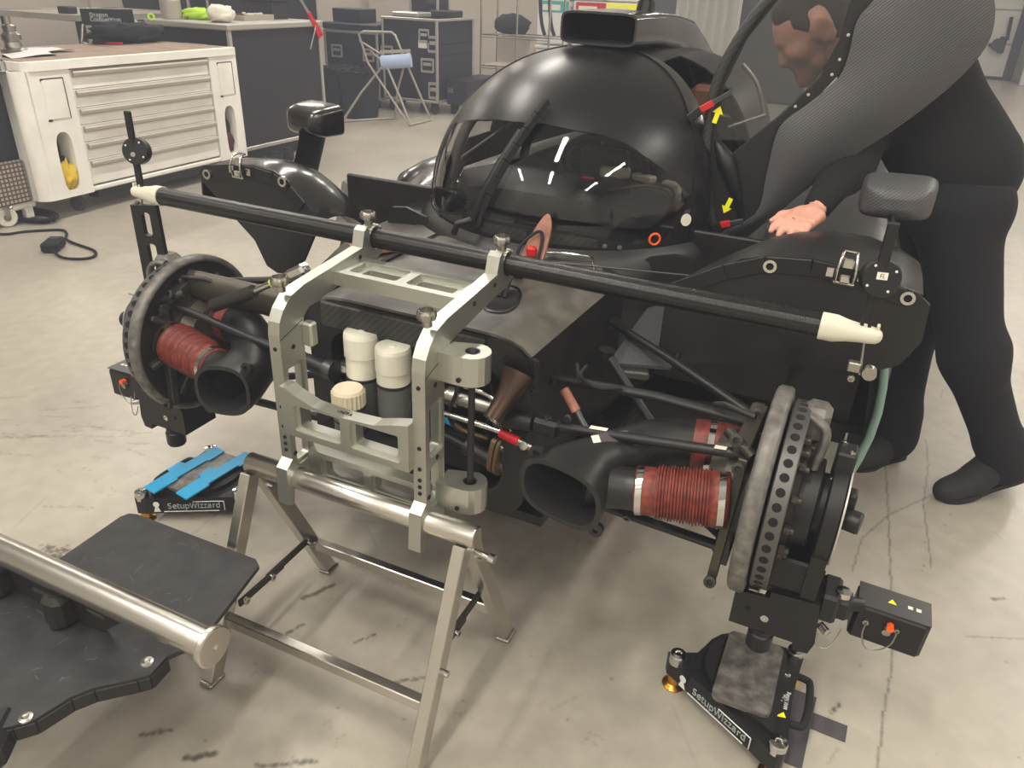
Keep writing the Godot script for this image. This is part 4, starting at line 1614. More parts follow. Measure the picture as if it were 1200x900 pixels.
	var pl := [Vector2(-1.26, 0.668), Vector2(-1.30, 0.685), Vector2(-1.38, 0.69), Vector2(-1.42, 0.66), Vector2(-1.40, 0.56), Vector2(-1.40, 0.40), Vector2(-1.34, 0.35), Vector2(-1.29, 0.36), Vector2(-1.255, 0.45), Vector2(-1.25, 0.56)]
	prism(up_, pl, 0.688, 0.706, Transform3D(Basis(Vector3(0, 0, 1), Vector3.UP, Vector3(s, 0, 0)), Vector3.ZERO))
	bar(up_, mx.call(0.700, 0.65, -1.235), mx.call(0.690, 0.385, -1.21), 0.018, 0.022)
	bar(up_, mx.call(0.692, 0.66, -1.24), mx.call(0.700, 0.69, -1.36), 0.03, 0.02)
	lathe(up_, [Vector2(0.0, 0.05), Vector2(0.085, 0.05), Vector2(0.10, 0.02), Vector2(0.10, -0.03), Vector2(0.0, -0.03)], axis(mx.call(0.69, 0.537, -1.33), Vector3(-s, 0, 0)), 24)
	var uo2 := obj("upright", up_, M.upright_grey, car)
	var ub := mb()
	tube(ub, [mx.call(0.66, 0.675, -1.27), mx.call(0.715, 0.655, -1.235)], 0.011, 10)
	tube(ub, [mx.call(0.70, 0.70, -1.30), mx.call(0.64, 0.70, -1.32), mx.call(0.62, 0.685, -1.34)], 0.006, 8)
	for p in [[0.68, 0.672, -1.25], [0.70, 0.69, -1.33], [0.69, 0.39, -1.195], [0.695, 0.63, -1.225]]:
		bolt(ub, mx.call(p[0], p[1], p[2]), Vector3(0, 0.5, 1), 0.012, 0.012)
	objs("upright_bolt", ub, M.dark_iron, uo2)
	# suspension links: flattened blades and round rods
	var links := [["upper_wishbone", [[0.275, 0.635, -1.38], [0.50, 0.655, -1.37], [0.70, 0.672, -1.33]], 0.013 if s > 0 else 0.022, 1.35 if s > 0 else 0.55], ["upper_wishbone", [[0.29, 0.64, -1.72], [0.50, 0.655, -1.54], [0.70, 0.672, -1.35]], 0.012, 1.3], ["track_rod", [[0.235, 0.586, -1.25], [0.46, 0.612, -1.254], [0.705, 0.642, -1.26]], 0.010, 1.0], ["lower_wishbone", [[0.30, 0.39, -1.33], [0.69, 0.395, -1.30]], 0.013, 1.4], ["lower_wishbone", [[0.30, 0.39, -1.66], [0.69, 0.395, -1.33]], 0.013, 1.4], ["push_rod", [[0.66, 0.43, -1.34], [0.36, 0.68, -1.46]], 0.011, 1.0]]
	for q in links:
		var st := mb()
		var pts := []
		for p in q[1]:
			pts.append(mx.call(p[0], p[1], p[2]))
		tube(st, pts, q[2], 12, true, 1.0 / q[3])
		for e in [pts[0], pts[-1]]:
			lathe(st, [Vector2(0, 0.012), Vector2(0.018, 0.010), Vector2(0.018, -0.010), Vector2(0, -0.012)], axis(e, Vector3(0.1, 1, 0)), 12)
		obj(q[0], st, M.upright_grey if s < 0 and q[0] == "upper_wishbone" and q[1][0][2] > -1.5 else M.anodised, car)
	var cv := mb()
	tube(cv, [mx.call(0.225, 0.586, -1.25), mx.call(0.285, 0.592, -1.251)], [0.022, 0.018], 14)
	bbox(cv, mx.call(0.315, 0.594, -1.25), Vector3(0.06, 0.036, 0.03), 0.01)
	var cvo := obj("track_rod_clevis", cv, M.anodised, car)
	var cr := mb()
	bolt(cr, mx.call(0.318, 0.612, -1.248), Vector3.UP, 0.008, 0.006)
	tube(cr, [mx.call(0.205, 0.586, -1.25), mx.call(0.226, 0.586, -1.25)], 0.024, 14)
	objs("clevis_pin", cr, M.anodised_edge, cvo)
	if s > 0:
		var rt := mb()
		tube(rt, [Vector3(0.218, 0.555, -1.24), Vector3(0.262, 0.549, -1.235)], 0.010, 12)
		var ro := obj("red_fitting", rt, M.red, car)
		var rs := mb()
		tube(rs, [Vector3(0.262, 0.549, -1.235), Vector3(0.30, 0.545, -1.232)], 0.008, 10)
		bolt(rs, Vector3(0.278, 0.549, -1.226), Vector3(0, 0.5, 1), 0.009, 0.004)
		obj("fitting_end", rs, M.steel, ro)
		var rl := mb()
		bbox(rl, Vector3(0.422, 0.6185, -1.2535), Vector3(0.036, 0.001, 0.012), 0.0003, Basis(Vector3.BACK, 0.11))
		bbox(rl, Vector3(0.655, 0.6465, -1.2535), Vector3(0.022, 0.001, 0.012), 0.0003, Basis(Vector3.BACK, 0.11))
		objs("rod_label", rl, M.label_white, car)
		var cu := mb()
		tube(cu, [Vector3(0.322, 0.650, -1.315), Vector3(0.358, 0.615, -1.30)], 0.010, 10)
		var dp := obj("copper_damper", cu, M.copper_film, car)
		var cd := mb()
		tube(cd, [Vector3(0.358, 0.615, -1.30), Vector3(0.395, 0.585, -1.28)], 0.008, 8)
		for p in [[0.345, 0.60, -1.29], [0.36, 0.585, -1.285], [0.40, 0.583, -1.275]]:
			bolt(cd, Vector3(p[0], p[1], p[2]), Vector3(0, 0.3, 1), 0.009, 0.006)
		objs("damper_rod", cd, M.anodised_edge, dp)
		var ec := mb()
		for q in [[0.0, 0.0], [0.02, 0.01]]:
			tube(ec, curve([Vector3(0.33 + q[0], 0.69, -1.36), Vector3(0.35, 0.67 + q[1], -1.33), Vector3(0.36 + q[0], 0.655, -1.345), Vector3(0.43, 0.66, -1.36)], 5), 0.004, 6)
		objs("sensor_lead", ec, M.rubber, car)
	# cooling shroud around the inside of the disc: grey outer ring, dark dished face
	var hx := axis(Vector3(0.016, hub.y, hub.z), Vector3(s, 0, 0))
	var sh := mb()
	lathe(sh, [Vector2(0.186, 0.716), Vector2(0.188, 0.707), Vector2(0.193, 0.704), Vector2(0.199, 0.706), Vector2(0.203, 0.711), Vector2(0.2035, 0.730), Vector2(0.200, 0.735), Vector2(0.190, 0.737), Vector2(0.10, 0.737)], hx, 56, false)
	var sho := obj("disc_shroud", sh, M.cast_grey, car)
	var dk := mb()
	lathe(dk, [Vector2(0.188, 0.711), Vector2(0.178, 0.724), Vector2(0.14, 0.732), Vector2(0.11, 0.728), Vector2(0.085, 0.712), Vector2(0.0, 0.71)], hx, 48, false)
	obj("shroud_dish", dk, M.dish_dark, sho)
	var rb := mb()
	for k in 8:
		var a := TAU * k / 8.0 + 0.2
		bar(rb, hx * Vector3(0.085 * cos(a), 0.709, 0.085 * sin(a)), hx * Vector3(0.165 * cos(a), 0.718, 0.165 * sin(a)), 0.016, 0.024, Vector3(s, 0, 0), 0.006)
	objs("shroud_rib", rb, M.dish_dark, sho)
	# vented brake disc with holes around its rim, bell and studs
	var ds := mb()
	lathe(ds, [Vector2(0.10, 0.742), Vector2(0.182, 0.742), Vector2(0.184, 0.744), Vector2(0.184, 0.772), Vector2(0.182, 0.774), Vector2(0.10, 0.774), Vector2(0.10, 0.742)], hx, 64)
	var dso := obj("brake_disc", ds, M.disc_steel, car)
	var vh := mb()
	for k in 44:
		var a := TAU * k / 44.0
		lathe(vh, [Vector2(0, 0.0006), Vector2(0.0082, 0.0006), Vector2(0.0082, -0.003)], axis(hx * Vector3(0.184 * cos(a), 0.758, 0.184 * sin(a)), hx.basis * Vector3(cos(a), 0, sin(a))), 12)
	objs("vent_hole", vh, M.hollow, dso)
	var bell := mb()
	lathe(bell, [Vector2(0.105, 0.76), Vector2(0.105, 0.784), Vector2(0.075, 0.79), Vector2(0.075, 0.80), Vector2(0.0, 0.80)], hx, 32)
	obj("disc_bell", bell, M.dark_iron, dso)
	var nb := mb()
	for k in 12:
		var a := TAU * k / 12.0
		bbox(nb, hx * Vector3(0.112 * cos(a), 0.781, 0.112 * sin(a)), Vector3(0.018, 0.014, 0.014), 0.003, hx.basis * Basis(Vector3.UP, -a))
		bolt(nb, hx * Vector3(0.112 * cos(a), 0.787, 0.112 * sin(a)), hx.basis.y, 0.006, 0.008)
	objs("disc_bobbin", nb, M.upright_grey, dso)
	# caliper arch behind the disc
	var ca := mb()
	tube(ca, curve([mx.call(0.775, 0.712, -1.33), mx.call(0.800, 0.712, -1.325), mx.call(0.824, 0.688, -1.32), mx.call(0.818, 0.62, -1.31)], 5), 0.012, 10, true, 0.6)
	bbox(ca, mx.call(0.80, 0.69, -1.36), Vector3(0.05, 0.07, 0.06), 0.012)
	obj("caliper", ca, M.cast_grey, car)
	var cw := mb()
	for k in 5:
		bbox(cw, mx.call(0.790 + 0.004 * (k % 2), 0.68 - k * 0.02, -1.30 + 0.01 * (k % 3)), Vector3(0.024, 0.012, 0.02), 0.004)
	objs("caliper_fitting", cw, M.upright_grey, car)


func setup_frame():
	var o := car_thing("lifting_frame", "silver machined aluminium frame bolted to the front of the car, resting on a steel trestle", "frame")
	var col := [Vector2(-1.02, 0.775), Vector2(-1.02, 0.50), Vector2(-1.00, 0.485), Vector2(-0.995, 0.40), Vector2(-1.012, 0.393), Vector2(-1.018, 0.43)]
	for i in 9:                                   # throat that sits over the trestle tube
		var a := deg_to_rad(215.0 - i * 27.0)
		col.append(Vector2(-1.034 - 0.0 + 0.0235 * cos(a) * -1.0, 0.448 + 0.0235 * sin(a)))
	col.append_array([Vector2(-1.066, 0.418), Vector2(-1.078, 0.41), Vector2(-1.088, 0.43), Vector2(-1.088, 0.745), Vector2(-1.092, 0.79), Vector2(-1.11, 0.803), Vector2(-1.289, 0.828), Vector2(-1.335, 0.832), Vector2(-1.372, 0.845), Vector2(-1.377, 0.87)])
	for i in 9:                                   # cradle for the carbon bar
		var a := deg_to_rad(200.0 + i * 17.5)
		col.append(Vector2(-1.349 + 0.0245 * cos(a), 0.8785 + 0.0245 * sin(a)))
	col.append_array([Vector2(-1.318, 0.912), Vector2(-1.305, 0.905), Vector2(-1.295, 0.872), Vector2(-1.20, 0.862), Vector2(-1.10, 0.852), Vector2(-1.062, 0.842), Vector2(-1.038, 0.822), Vector2(-1.024, 0.80)])
	var throat := []
	for p in col:
		throat.append(p)
	var wins := [rect(-1.078, 0.485, -1.040, 0.565, 0.006), rect(-1.078, 0.60, -1.040, 0.695, 0.006)]
	var wide := [rect(-1.083, 0.478, -1.034, 0.572, 0.01), rect(-1.083, 0.592, -1.034, 0.705, 0.01)]
	var F := Basis(Vector3(0, 0, 1), Vector3.UP, Vector3(-1, 0, 0))
	for s in [-1, 1]:
		var p := mb()
		var c := Transform3D(F, Vector3(s * 0.158, 0, 0))
		prism(p, throat, -0.0135, -0.007, c, wide)
		prism(p, throat, -0.007, 0.007, c, wins)
		prism(p, throat, 0.007, 0.0135, c, wide)
		var po := obj("side_plate", p, M.aluminium, o)
		# clamp strap over the bar
		var st := mb()
		var arc := []
		for i in 9:
			var a := deg_to_rad(-10.0 + 150.0 * i / 8.0)
			arc.append(Vector3(s * 0.158, 0.8785 + 0.0275 * sin(a), -1.349 + 0.0275 * cos(a)))
		for i in 8:
			bar(st, arc[i], arc[i + 1], 0.026, 0.006, (arc[i] - Vector3(s * 0.158, 0.8785, -1.349)).normalized())
		bar(st, Vector3(s * 0.158, 0.905, -1.322), Vector3(s * 0.158, 0.86, -1.312), 0.026, 0.012, Vector3.BACK)
		obj("clamp_strap", st, M.aluminium, po)
		for q in [[0.852, -1.052, 0.06], [0.908, -1.340, 0.03]]:
			knob(po, Vector3(s * 0.158, q[0], q[1]), Vector3(0, 1, q[2]))
		var h := mb()
		for y in [0.46, 0.475, 0.49, 0.56, 0.685, 0.515]:
			lathe(h, [Vector2(0, 0.001), Vector2(0.0042, 0.001), Vector2(0.0042, -0.001)], axis(Vector3(s * 0.158, y + 0.06, -1.0195), Vector3.BACK), 10)
		for q in [[0.584, -1.06], [0.74, -1.055], [0.845, -1.20], [0.855, -1.285], [0.51, -1.03]]:
			lathe(h, [Vector2(0, 0.001), Vector2(0.005, 0.001), Vector2(0.005, -0.001)], axis(Vector3(s * 0.158 + 0.0137, q[0], q[1]), Vector3.RIGHT), 10)
		objs("bolt_hole", h, M.hollow, po)
		# seam of the bolted-on upper arm
		var sm := mb()
		bar(sm, Vector3(s * 0.158 + 0.0136, 0.765, -1.021), Vector3(s * 0.158 + 0.0136, 0.785, -1.088), 0.0006, 0.0016, Vector3.UP, 0.0001)
		obj("arm_seam", sm, M.hollow, po)
	# inner stop block on the left plate
	var ib := mb()
	bbox(ib, Vector3(-0.135, 0.755, -1.095), Vector3(0.025, 0.05, 0.022), 0.004)
	obj("stop_block", ib, M.aluminium, o)
	# front cross beam with two stepped windows and a dished top edge
	var fb := mb()
	var out := [Vector2(-0.1445, 0.572), Vector2(0.1445, 0.572), Vector2(0.1445, 0.672), Vector2(0.11, 0.664), Vector2(0.07, 0.652), Vector2(0.0, 0.648), Vector2(-0.07, 0.652), Vector2(-0.11, 0.666), Vector2(-0.13, 0.676), Vector2(-0.1445, 0.677)]
	var w1 := [rect(-0.105, 0.594, -0.012, 0.640, 0.006), rect(0.024, 0.594, 0.117, 0.640, 0.006)]
	var w2 := [rect(-0.115, 0.586, -0.006, 0.644, 0.008), rect(0.016, 0.586, 0.127, 0.644, 0.008)]
	prism(fb, out, -1.035, -1.012, Transform3D.IDENTITY, w1)
	prism(fb, out, -1.012, -1.004, Transform3D.IDENTITY, w2)
	var fbo := obj("front_beam", fb, M.aluminium, o)
	text("beam_print", "UNIT A", 0.011, M.ink, fbo, Transform3D(Basis(Vector3.RIGHT, -PI / 2), Vector3(-0.005, 0.6490, -1.02)))
	# tray beam on top
	var tr := mb()
	var T := Transform3D(Basis(Vector3.RIGHT, Vector3.FORWARD, Vector3.UP), Vector3(0, 0, 0))
	prism(tr, rect(-0.1445, 1.195, 0.1445, 1.30), 0.822, 0.840, T, [rect(-0.105, 1.222, -0.02, 1.262, 0.006), rect(0.02, 1.222, 0.105, 1.262, 0.006)])
	prism(tr, rect(-0.1445, 1.195, 0.1445, 1.30), 0.840, 0.850, T, [rect(-0.122, 1.213, -0.011, 1.276, 0.008), rect(0.011, 1.213, 0.122, 1.276, 0.008)])
	obj("top_beam", tr, M.aluminium, o)
	# lower rear beam
	var lb := mb()
	prism(lb, [Vector2(-0.1445, 0.425), Vector2(0.1445, 0.425), Vector2(0.1445, 0.498), Vector2(-0.1445, 0.498)], -1.095, -1.075, Transform3D.IDENTITY, [rect(-0.105, 0.447, -0.012, 0.480, 0.005), rect(0.018, 0.447, 0.112, 0.480, 0.005)])
	prism(lb, [Vector2(-0.1445, 0.425), Vector2(0.1445, 0.425), Vector2(0.1445, 0.498), Vector2(-0.1445, 0.498)], -1.075, -1.069, Transform3D.IDENTITY, [rect(-0.115, 0.440, -0.006, 0.485, 0.006), rect(0.012, 0.440, 0.122, 0.485, 0.006)])
	obj("lower_beam", lb, M.aluminium, o)
	# side bosses with a threaded rod between them
	for y in [0.772, 0.493]:
		var b := mb()
		var bo := [Vector2(0.165, 1.065), Vector2(0.20, 1.065)]
		for i in 9:
			var a := deg_to_rad(-90 + 22.5 * i)
			bo.append(Vector2(0.222 + 0.034 * cos(a), 1.10 + 0.034 * sin(a)))
		bo.append_array([Vector2(0.195, 1.125), Vector2(0.165, 1.115)])
		prism(b, bo, y - 0.028, y + 0.028, T, [disc2(Vector2(0.222, 1.10), 0.012)], false)
		var bb := obj("rod_boss", b, M.aluminium, o)
		var bh := mb()
		lathe(bh, [Vector2(0.0, 0.02), Vector2(0.008, 0.02), Vector2(0.0125, 0.0285), Vector2(0.014, 0.0285)], axis(Vector3(0.222, y, -1.10), Vector3.UP), 16)
		obj("boss_bush", bh, M.anodised, bb)
		var bs := mb()
		bolt(bs, Vector3(0.213, y - 0.017, -1.066), Vector3.BACK, 0.005, 0.003)
		obj("boss_screw", bs, M.dark_iron, bb)
	var rd := mb()
	tube(rd, [Vector3(0.222, 0.50, -1.10), Vector3(0.222, 0.775, -1.10)], 0.0065, 10)
	obj("threaded_rod", rd, M.black, o)


func knob(parent: Node, at: Vector3, dir: Vector3):
	var k := mb()
	var t := axis(at, dir)
	lathe(k, [Vector2(0.0, 0.0), Vector2(0.009, 0.0), Vector2(0.009, 0.014)], t, 16)
	var rings := []
	for y in [[0.014, 0.0], [0.017, 0.002], [0.026, 0.002], [0.029, 0.0]]:
		var r := PackedVector3Array()
		for i in 48:
			var a := TAU * i / 48.0
			var rad: float = 0.0145 + y[1] + (0.0012 if cos(a * 8.0) > -0.5 else -0.0006)
			r.append(t * Vector3(rad * cos(a), y[0], rad * sin(a)))
		rings.append(r)
	loft(k, rings, true, false)
	lathe(k, [Vector2(0.0140, 0.0292), Vector2(0.0125, 0.030), Vector2(0.0115, 0.020), Vector2(0.0, 0.020)], t, 20)
	obj("knob", k, M.steel, parent)


func trestle():
	var o := thing("trestle", "stainless steel folding trestle under the silver frame, with a round top tube", "trestle", Vector3(-0.80, 0, -1.03))
	var t := mb()
	tube(t, [Vector3(-0.275, 0.450, 0), Vector3(-0.272, 0.450, 0), Vector3(0.272, 0.450, 0), Vector3(0.275, 0.450, 0)], [0.019, 0.0225, 0.0225, 0.019], 28)
	obj("top_tube", t, M.stainless, o)
	for x in [-0.265, 0.25]:
		for q in [[0.205, 0.012], [-0.205, -0.012]]:
			var l := mb()
			bar(l, Vector3(x, 0.432, q[1]), Vector3(x, 0.006, q[0]), 0.026, 0.036, Vector3.UP)
			var lo := obj("leg", l, M.stainless, o)
			var c := mb()
			bbox(c, Vector3(x, 0.006, q[0]), Vector3(0.034, 0.012, 0.046), 0.003)
			obj("foot_cap", c, M.steel, lo)
			var b := mb()
			lathe(b, [Vector2(0, 0.012), Vector2(0.007, 0.012), Vector2(0.007, 0), Vector2(0, 0)], axis(Vector3(x + 0.013, 0.20 if q[0] > 0 else 0.38, q[0] * (0.55 if q[0] > 0 else 0.13)), Vector3.RIGHT), 10)
			obj("leg_bolt", b, M.chrome, lo)
	for q in [[0.145, 0.135], [-0.155, 0.125]]:
		var s := mb()
		bar(s, Vector3(-0.252, q[1], q[0]), Vector3(0.237, q[1], q[0]), 0.022, 0.026)
		obj("stretcher", s, M.stainless, o)
	for q in [[-0.248, 0.155], [0.234, 0.205]]:
		var s := mb()
		bar(s, Vector3(q[0], q[1], 0.115), Vector3(q[0], q[1], -0.03), 0.008, 0.018)
		bar(s, Vector3(q[0] - 0.006, q[1] - 0.004, 0.02), Vector3(q[0] - 0.006, q[1], -0.125), 0.008, 0.018)
		var so := obj("folding_brace", s, M.dark_iron, o)
		var b := mb()
		for z in [0.10, 0.015, -0.12]:
			bolt(b, Vector3(q[0] + 0.004, q[1], z), Vector3.RIGHT, 0.009, 0.008)
		objs("brace_bolt", b, M.chrome, so)
	var pin := mb()
	tube(pin, [Vector3(0.262, 0.405, -0.012), Vector3(0.30, 0.40, -0.012)], 0.006, 10)
	lathe(pin, [Vector2(0, 0.012), Vector2(0.010, 0.012), Vector2(0.010, 0), Vector2(0, 0)], axis(Vector3(0.295, 0.40, -0.012), Vector3.RIGHT), 12)
	obj("lock_pin", pin, M.chrome, o)


func setup_bar():
	var o := car_thing("reference_bar", "long black carbon tube with white ends, clamped across the silver frame", "bar", Vector3(0, 0.8785, -1.349))
	var t := mb()
	tube(t, [Vector3(-0.80, 0, 0), Vector3(0.77, 0, 0)], 0.0215, 24)
	obj("carbon_tube", t, M.bar_carbon, o)
	for s in [-1, 1]:
		var e := mb()
		var rings := []
		for q in [[0.768, 0.0232, 0.0232], [0.792, 0.0232, 0.0232], [0.812, 0.0205, 0.018], [0.835, 0.0175, 0.015], [0.848, 0.0165, 0.0145], [0.860, 0.0145, 0.0125], [0.866, 0.009, 0.008], [0.868, 0.003, 0.003]]:
			rings.append(at_frame(se(24, q[1], q[2], 2.4), Vector3(s * q[0], 0, 0), Vector3.BACK, Vector3.UP))
		loft(e, rings)
		var eo := obj("bar_end", e, M.tip_white, o)
		var sl := mb()
		bbox(sl, Vector3(s * 0.838, 0.012, 0.0), Vector3(0.008, 0.018, 0.012), 0.002)
		bbox(sl, Vector3(s * 0.858, 0.012, 0.0), Vector3(0.005, 0.018, 0.012), 0.002)
		objs("slot_jaw", sl, M.tip_white, eo)


func gauges():
	for s in [-1, 1]:
		var o := car_thing("height_gauge", "round black dial marked FL at the bar end near the man" if s > 0 else "round black dial at the far bar end, in front of the tool chest", "gauge", Vector3(s * 0.838, 0.8785, -1.349))
		var p := mb()
		bbox(p, Vector3(0, 0.135, 0), Vector3(0.018, 0.115, 0.010), 0.002)
		bbox(p, Vector3(0, 0.043, 0), Vector3(0.018, 0.062, 0.010), 0.002)
		obj("post", p, M.anodised, o)
		var d := mb()
		var dt := axis(Vector3(0, 0.098, -0.012), Vector3(0.22 if s > 0 else 0.45, 0.20, 1))
		lathe(d, [Vector2(0, -0.006), Vector2(0.029, -0.006), Vector2(0.0315, -0.003), Vector2(0.0315, 0.018), Vector2(0.029, 0.021), Vector2(0, 0.021)], dt, 36)
		var do_ := obj("dial", d, M.anodised, o)
		var sc := mb()
		for k in 4:
			var a := TAU * (k + 0.5) / 4.0 + 0.15
			bolt(sc, dt * Vector3(0.024 * cos(a), 0.0208, 0.024 * sin(a)), dt.basis.y, 0.0022, 0.001)
		objs("dial_screw", sc, M.label_white, do_)
		var lt := Transform3D(dt.basis * Basis(Vector3.RIGHT, -PI / 2), dt * Vector3(0, 0.0212, 0))
		# upright square to the post
		var zz := dt.basis.y
		var xx := Vector3.UP.cross(zz).normalized()
		lt = Transform3D(Basis(xx, zz.cross(xx), zz), dt * Vector3(0, 0.0212, 0))
		if s > 0:
			var lb := mb()
			bbox(lb, lt * Vector3(0, 0.004, 0), Vector3(0.017, 0.012, 0.0008), 0.0002, lt.basis)
			var lo := obj("paper_label", lb, M.label_white, do_)
			text("letters", "FL", 0.0085, M.ink, lo, lt * Transform3D(Basis(Vector3.BACK, -0.05), Vector3(0, 0.004, 0.0008)), 0.0006)
		else:
			var sp := mb()
			prism(sp, disc2(Vector2(-0.004, -0.008), 0.006, 12), 0, 0.001, lt)
			obj("silver_spot", sp, M.steel, do_)
		var w := mb()
		tube(w, [Vector3(0.004 * s, -0.012, 0), Vector3(0.012 * s, -0.075, 0)], 0.0022, 6)
		obj("wire", w, M.steel, o)
		if s > 0:
			var tb := mb()
			bbox(tb, Vector3(0.0, -0.062, 0.0), Vector3(0.022, 0.018, 0.016), 0.002)
			lathe(tb, [Vector2(0, 0.01), Vector2(0.012, 0.008), Vector2(0.012, -0.008), Vector2(0, -0.01)], axis(Vector3(0.026, -0.068, 0), Vector3.BACK), 16)
			bolt(tb, Vector3(0.0, -0.082, 0.006), Vector3(0, 0, 1), 0.006, 0.006)
			obj("end_clip", tb, M.steel, o)
	# slotted black arm standing on the far hub
	var b := car_thing("slotted_arm", "black slotted flat bracket standing up behind the far brake disc under the bar end", "bracket", Vector3(-0.828, 0.537, -1.345))
	var pl := mb()
	prism(pl, [Vector2(-0.036, 0.0), Vector2(0.036, 0.0), Vector2(0.030, 0.315), Vector2(-0.036, 0.312)], -0.008, 0.008, Transform3D(Basis(Vector3.UP, 0.35), Vector3(0, 0, 0)), [rect(-0.012, 0.235, 0.010, 0.295, 0.008), rect(-0.012, 0.135, 0.012, 0.215, 0.010), rect(-0.014, 0.045, 0.014, 0.115, 0.010)])
	obj("slotted_plate", pl, M.anodised, b)
	var tp := mb()
	bolt(tp, Vector3(-0.028, 0.31, 0.0), Vector3.UP, 0.006, 0.008)
	obj("plate_screw", tp, M.steel, b)


func hub_stands():
	for s in [-1, 1]:
		var o := car_thing("hub_stand", "black setup wheel stand on the near hub, above the pad without blue strips" if s > 0 else "black setup wheel stand on the far hub, above the pad with blue strips", "stand", Vector3(s * 0.90, 0.0, -1.33))
		var v := func(x: float, y: float, z: float) -> Vector3: return Vector3(s * (x - 0.90), y, z + 1.33)
		var hx := axis(v.call(0.0, 0.537, -1.33), Vector3(s, 0, 0))
		var d := mb()
		var kk := 1.0 if s > 0 else 0.72
		lathe(d, [Vector2(0.0, 0.801), Vector2(0.083 * kk, 0.801), Vector2(0.085 * kk, 0.804), Vector2(0.085 * kk, 0.834), Vector2(0.083 * kk, 0.837), Vector2(0.06, 0.837), Vector2(0.06, 0.850), Vector2(0.100 * kk, 0.850), Vector2(0.103 * kk, 0.853), Vector2(0.103 * kk, 0.877), Vector2(0.100 * kk, 0.880), Vector2(0.0, 0.880)], hx, 48)
		prism(d, [Vector2(-0.085, 0.50), Vector2(-0.062, 0.36), Vector2(0.062, 0.36), Vector2(0.085, 0.50)], 0.851, 0.879, Transform3D(Basis(Vector3(0, 0, -s), Vector3.UP, Vector3(s, 0, 0)), v.call(0.0, 0.0, -1.33)))
		obj("drum", d, M.anodised, o)
		var r := mb()
		lathe(r, [Vector2(0.09 * kk, 0.880), Vector2(0.106 * kk, 0.880), Vector2(0.106 * kk, 0.883), Vector2(0.09 * kk, 0.883)], hx, 48)
		obj("rim_ring", r, M.alu_edge, o)
		var tb := mb()
		if s > 0:
			bbox(tb, v.call(0.864, 0.650, -1.32), Vector3(0.034, 0.045, 0.05), 0.004)
		bbox(tb, v.call(0.892, 0.56, -1.31), Vector3(0.016, 0.07, 0.03), 0.005)
		lathe(tb, [Vector2(0, 0.014), Vector2(0.019, 0.014), Vector2(0.021, 0.010), Vector2(0.021, -0.018), Vector2(0, -0.018)], axis(v.call(0.903, 0.545, -1.29), Vector3(s, 0, 0.2)), 16)
		objs("top_clamp", tb, M.anodised, o)
		var ts := mb()
		if s > 0:
			bolt(ts, v.call(0.857, 0.673, -1.335), Vector3.UP, 0.006, 0.003)
			bolt(ts, v.call(0.871, 0.673, -1.305), Vector3.UP, 0.006, 0.003)
		bar(ts, v.call(0.847, 0.622, -1.288), v.call(0.881, 0.622, -1.288), 0.002, 0.004)
		objs("clamp_screw", ts, M.chrome, o)
		# neck and beam under the hub
		var n := mb()
		bbox(n, v.call(0.830, 0.395, -1.33), Vector3(0.10, 0.075, 0.11), 0.005)
		bbox(n, v.call(0.79, 0.352, -1.33), Vector3(0.06, 0.03, 0.10), 0.005)
		obj("neck", n, M.anodised, o)
		var bm := mb()
		prism(bm, [Vector2(0.735, 0.248), Vector2(0.735, 0.322), Vector2(0.745, 0.332), Vector2(0.80, 0.336), Vector2(0.80, 0.352), Vector2(0.89, 0.358), Vector2(0.90, 0.262), Vector2(0.892, 0.232), Vector2(0.866, 0.230), Vector2(0.86, 0.248)], -0.055, 0.055, Transform3D(Basis(Vector3(s, 0, 0), Vector3.UP, Vector3(0, 0, s)), v.call(0.0, 0.0, -1.32)))
		obj("beam", bm, M.anodised, o)
		var bp := mb()
		bbox(bp, v.call(0.775, 0.338, -1.285), Vector3(0.035, 0.006, 0.03), 0.002)
		bolt(bp, v.call(0.785, 0.340, -1.28), Vector3.UP, 0.012, 0.010)
		bolt(bp, v.call(0.80, 0.285, -1.266), Vector3.BACK, 0.008, 0.004)
		objs("beam_bolt", bp, M.chrome, o)
		var hl := mb()
		lathe(hl, [Vector2(0, 0.001), Vector2(0.006, 0.001), Vector2(0.006, 0)], axis(v.call(0.765, 0.295, -1.265), Vector3.BACK), 10)
		obj("beam_hole", hl, M.hollow, o)
		# foot
		var f := mb()
		lathe(f, [Vector2(0, 0.248), Vector2(0.0225, 0.248), Vector2(0.0225, 0.235), Vector2(0.0255, 0.232), Vector2(0.0255, 0.198), Vector2(0.023, 0.193), Vector2(0, 0.193)], Transform3D(Basis(), v.call(0.80, 0, -1.285)), 22)
		obj("foot", f, M.anodised, o)
		# swivel joints and the sensor box hung outboard
		var j := mb()
		bbox(j, v.call(0.905, 0.345, -1.31), Vector3(0.035, 0.065, 0.075), 0.006)
		tube(j, [v.call(0.915, 0.340, -1.31), v.call(0.965, 0.330, -1.34)], 0.014, 14)
		bbox(j, v.call(0.93, 0.342, -1.31), Vector3(0.03, 0.05, 0.05), 0.008)
		obj("swivel", j, M.anodised, o)
		var jk := mb()
		lathe(jk, [Vector2(0, 0.012), Vector2(0.014, 0.010), Vector2(0.016, 0.0), Vector2(0, 0)], axis(v.call(0.925, 0.372, -1.30), Vector3.UP), 14)
		tube(jk, [v.call(0.90, 0.305, -1.275), v.call(0.915, 0.304, -1.26)], 0.008, 10)
		objs("swivel_knob", jk, M.chrome, o)
		var K := Transform3D(Basis(Vector3.BACK, -0.03 * s), v.call(1.022, 0.294, -1.365))
		var bx := mb()
		bbox(bx, K.origin, Vector3(0.134, 0.088, 0.072), 0.008, K.basis)
		var bxo := obj("sensor_box", bx, M.anodised, o)
		var put_on := func(x: float, y: float, z: float) -> Vector3: return K * Vector3(s * x, y, z)
		var bt := mb()
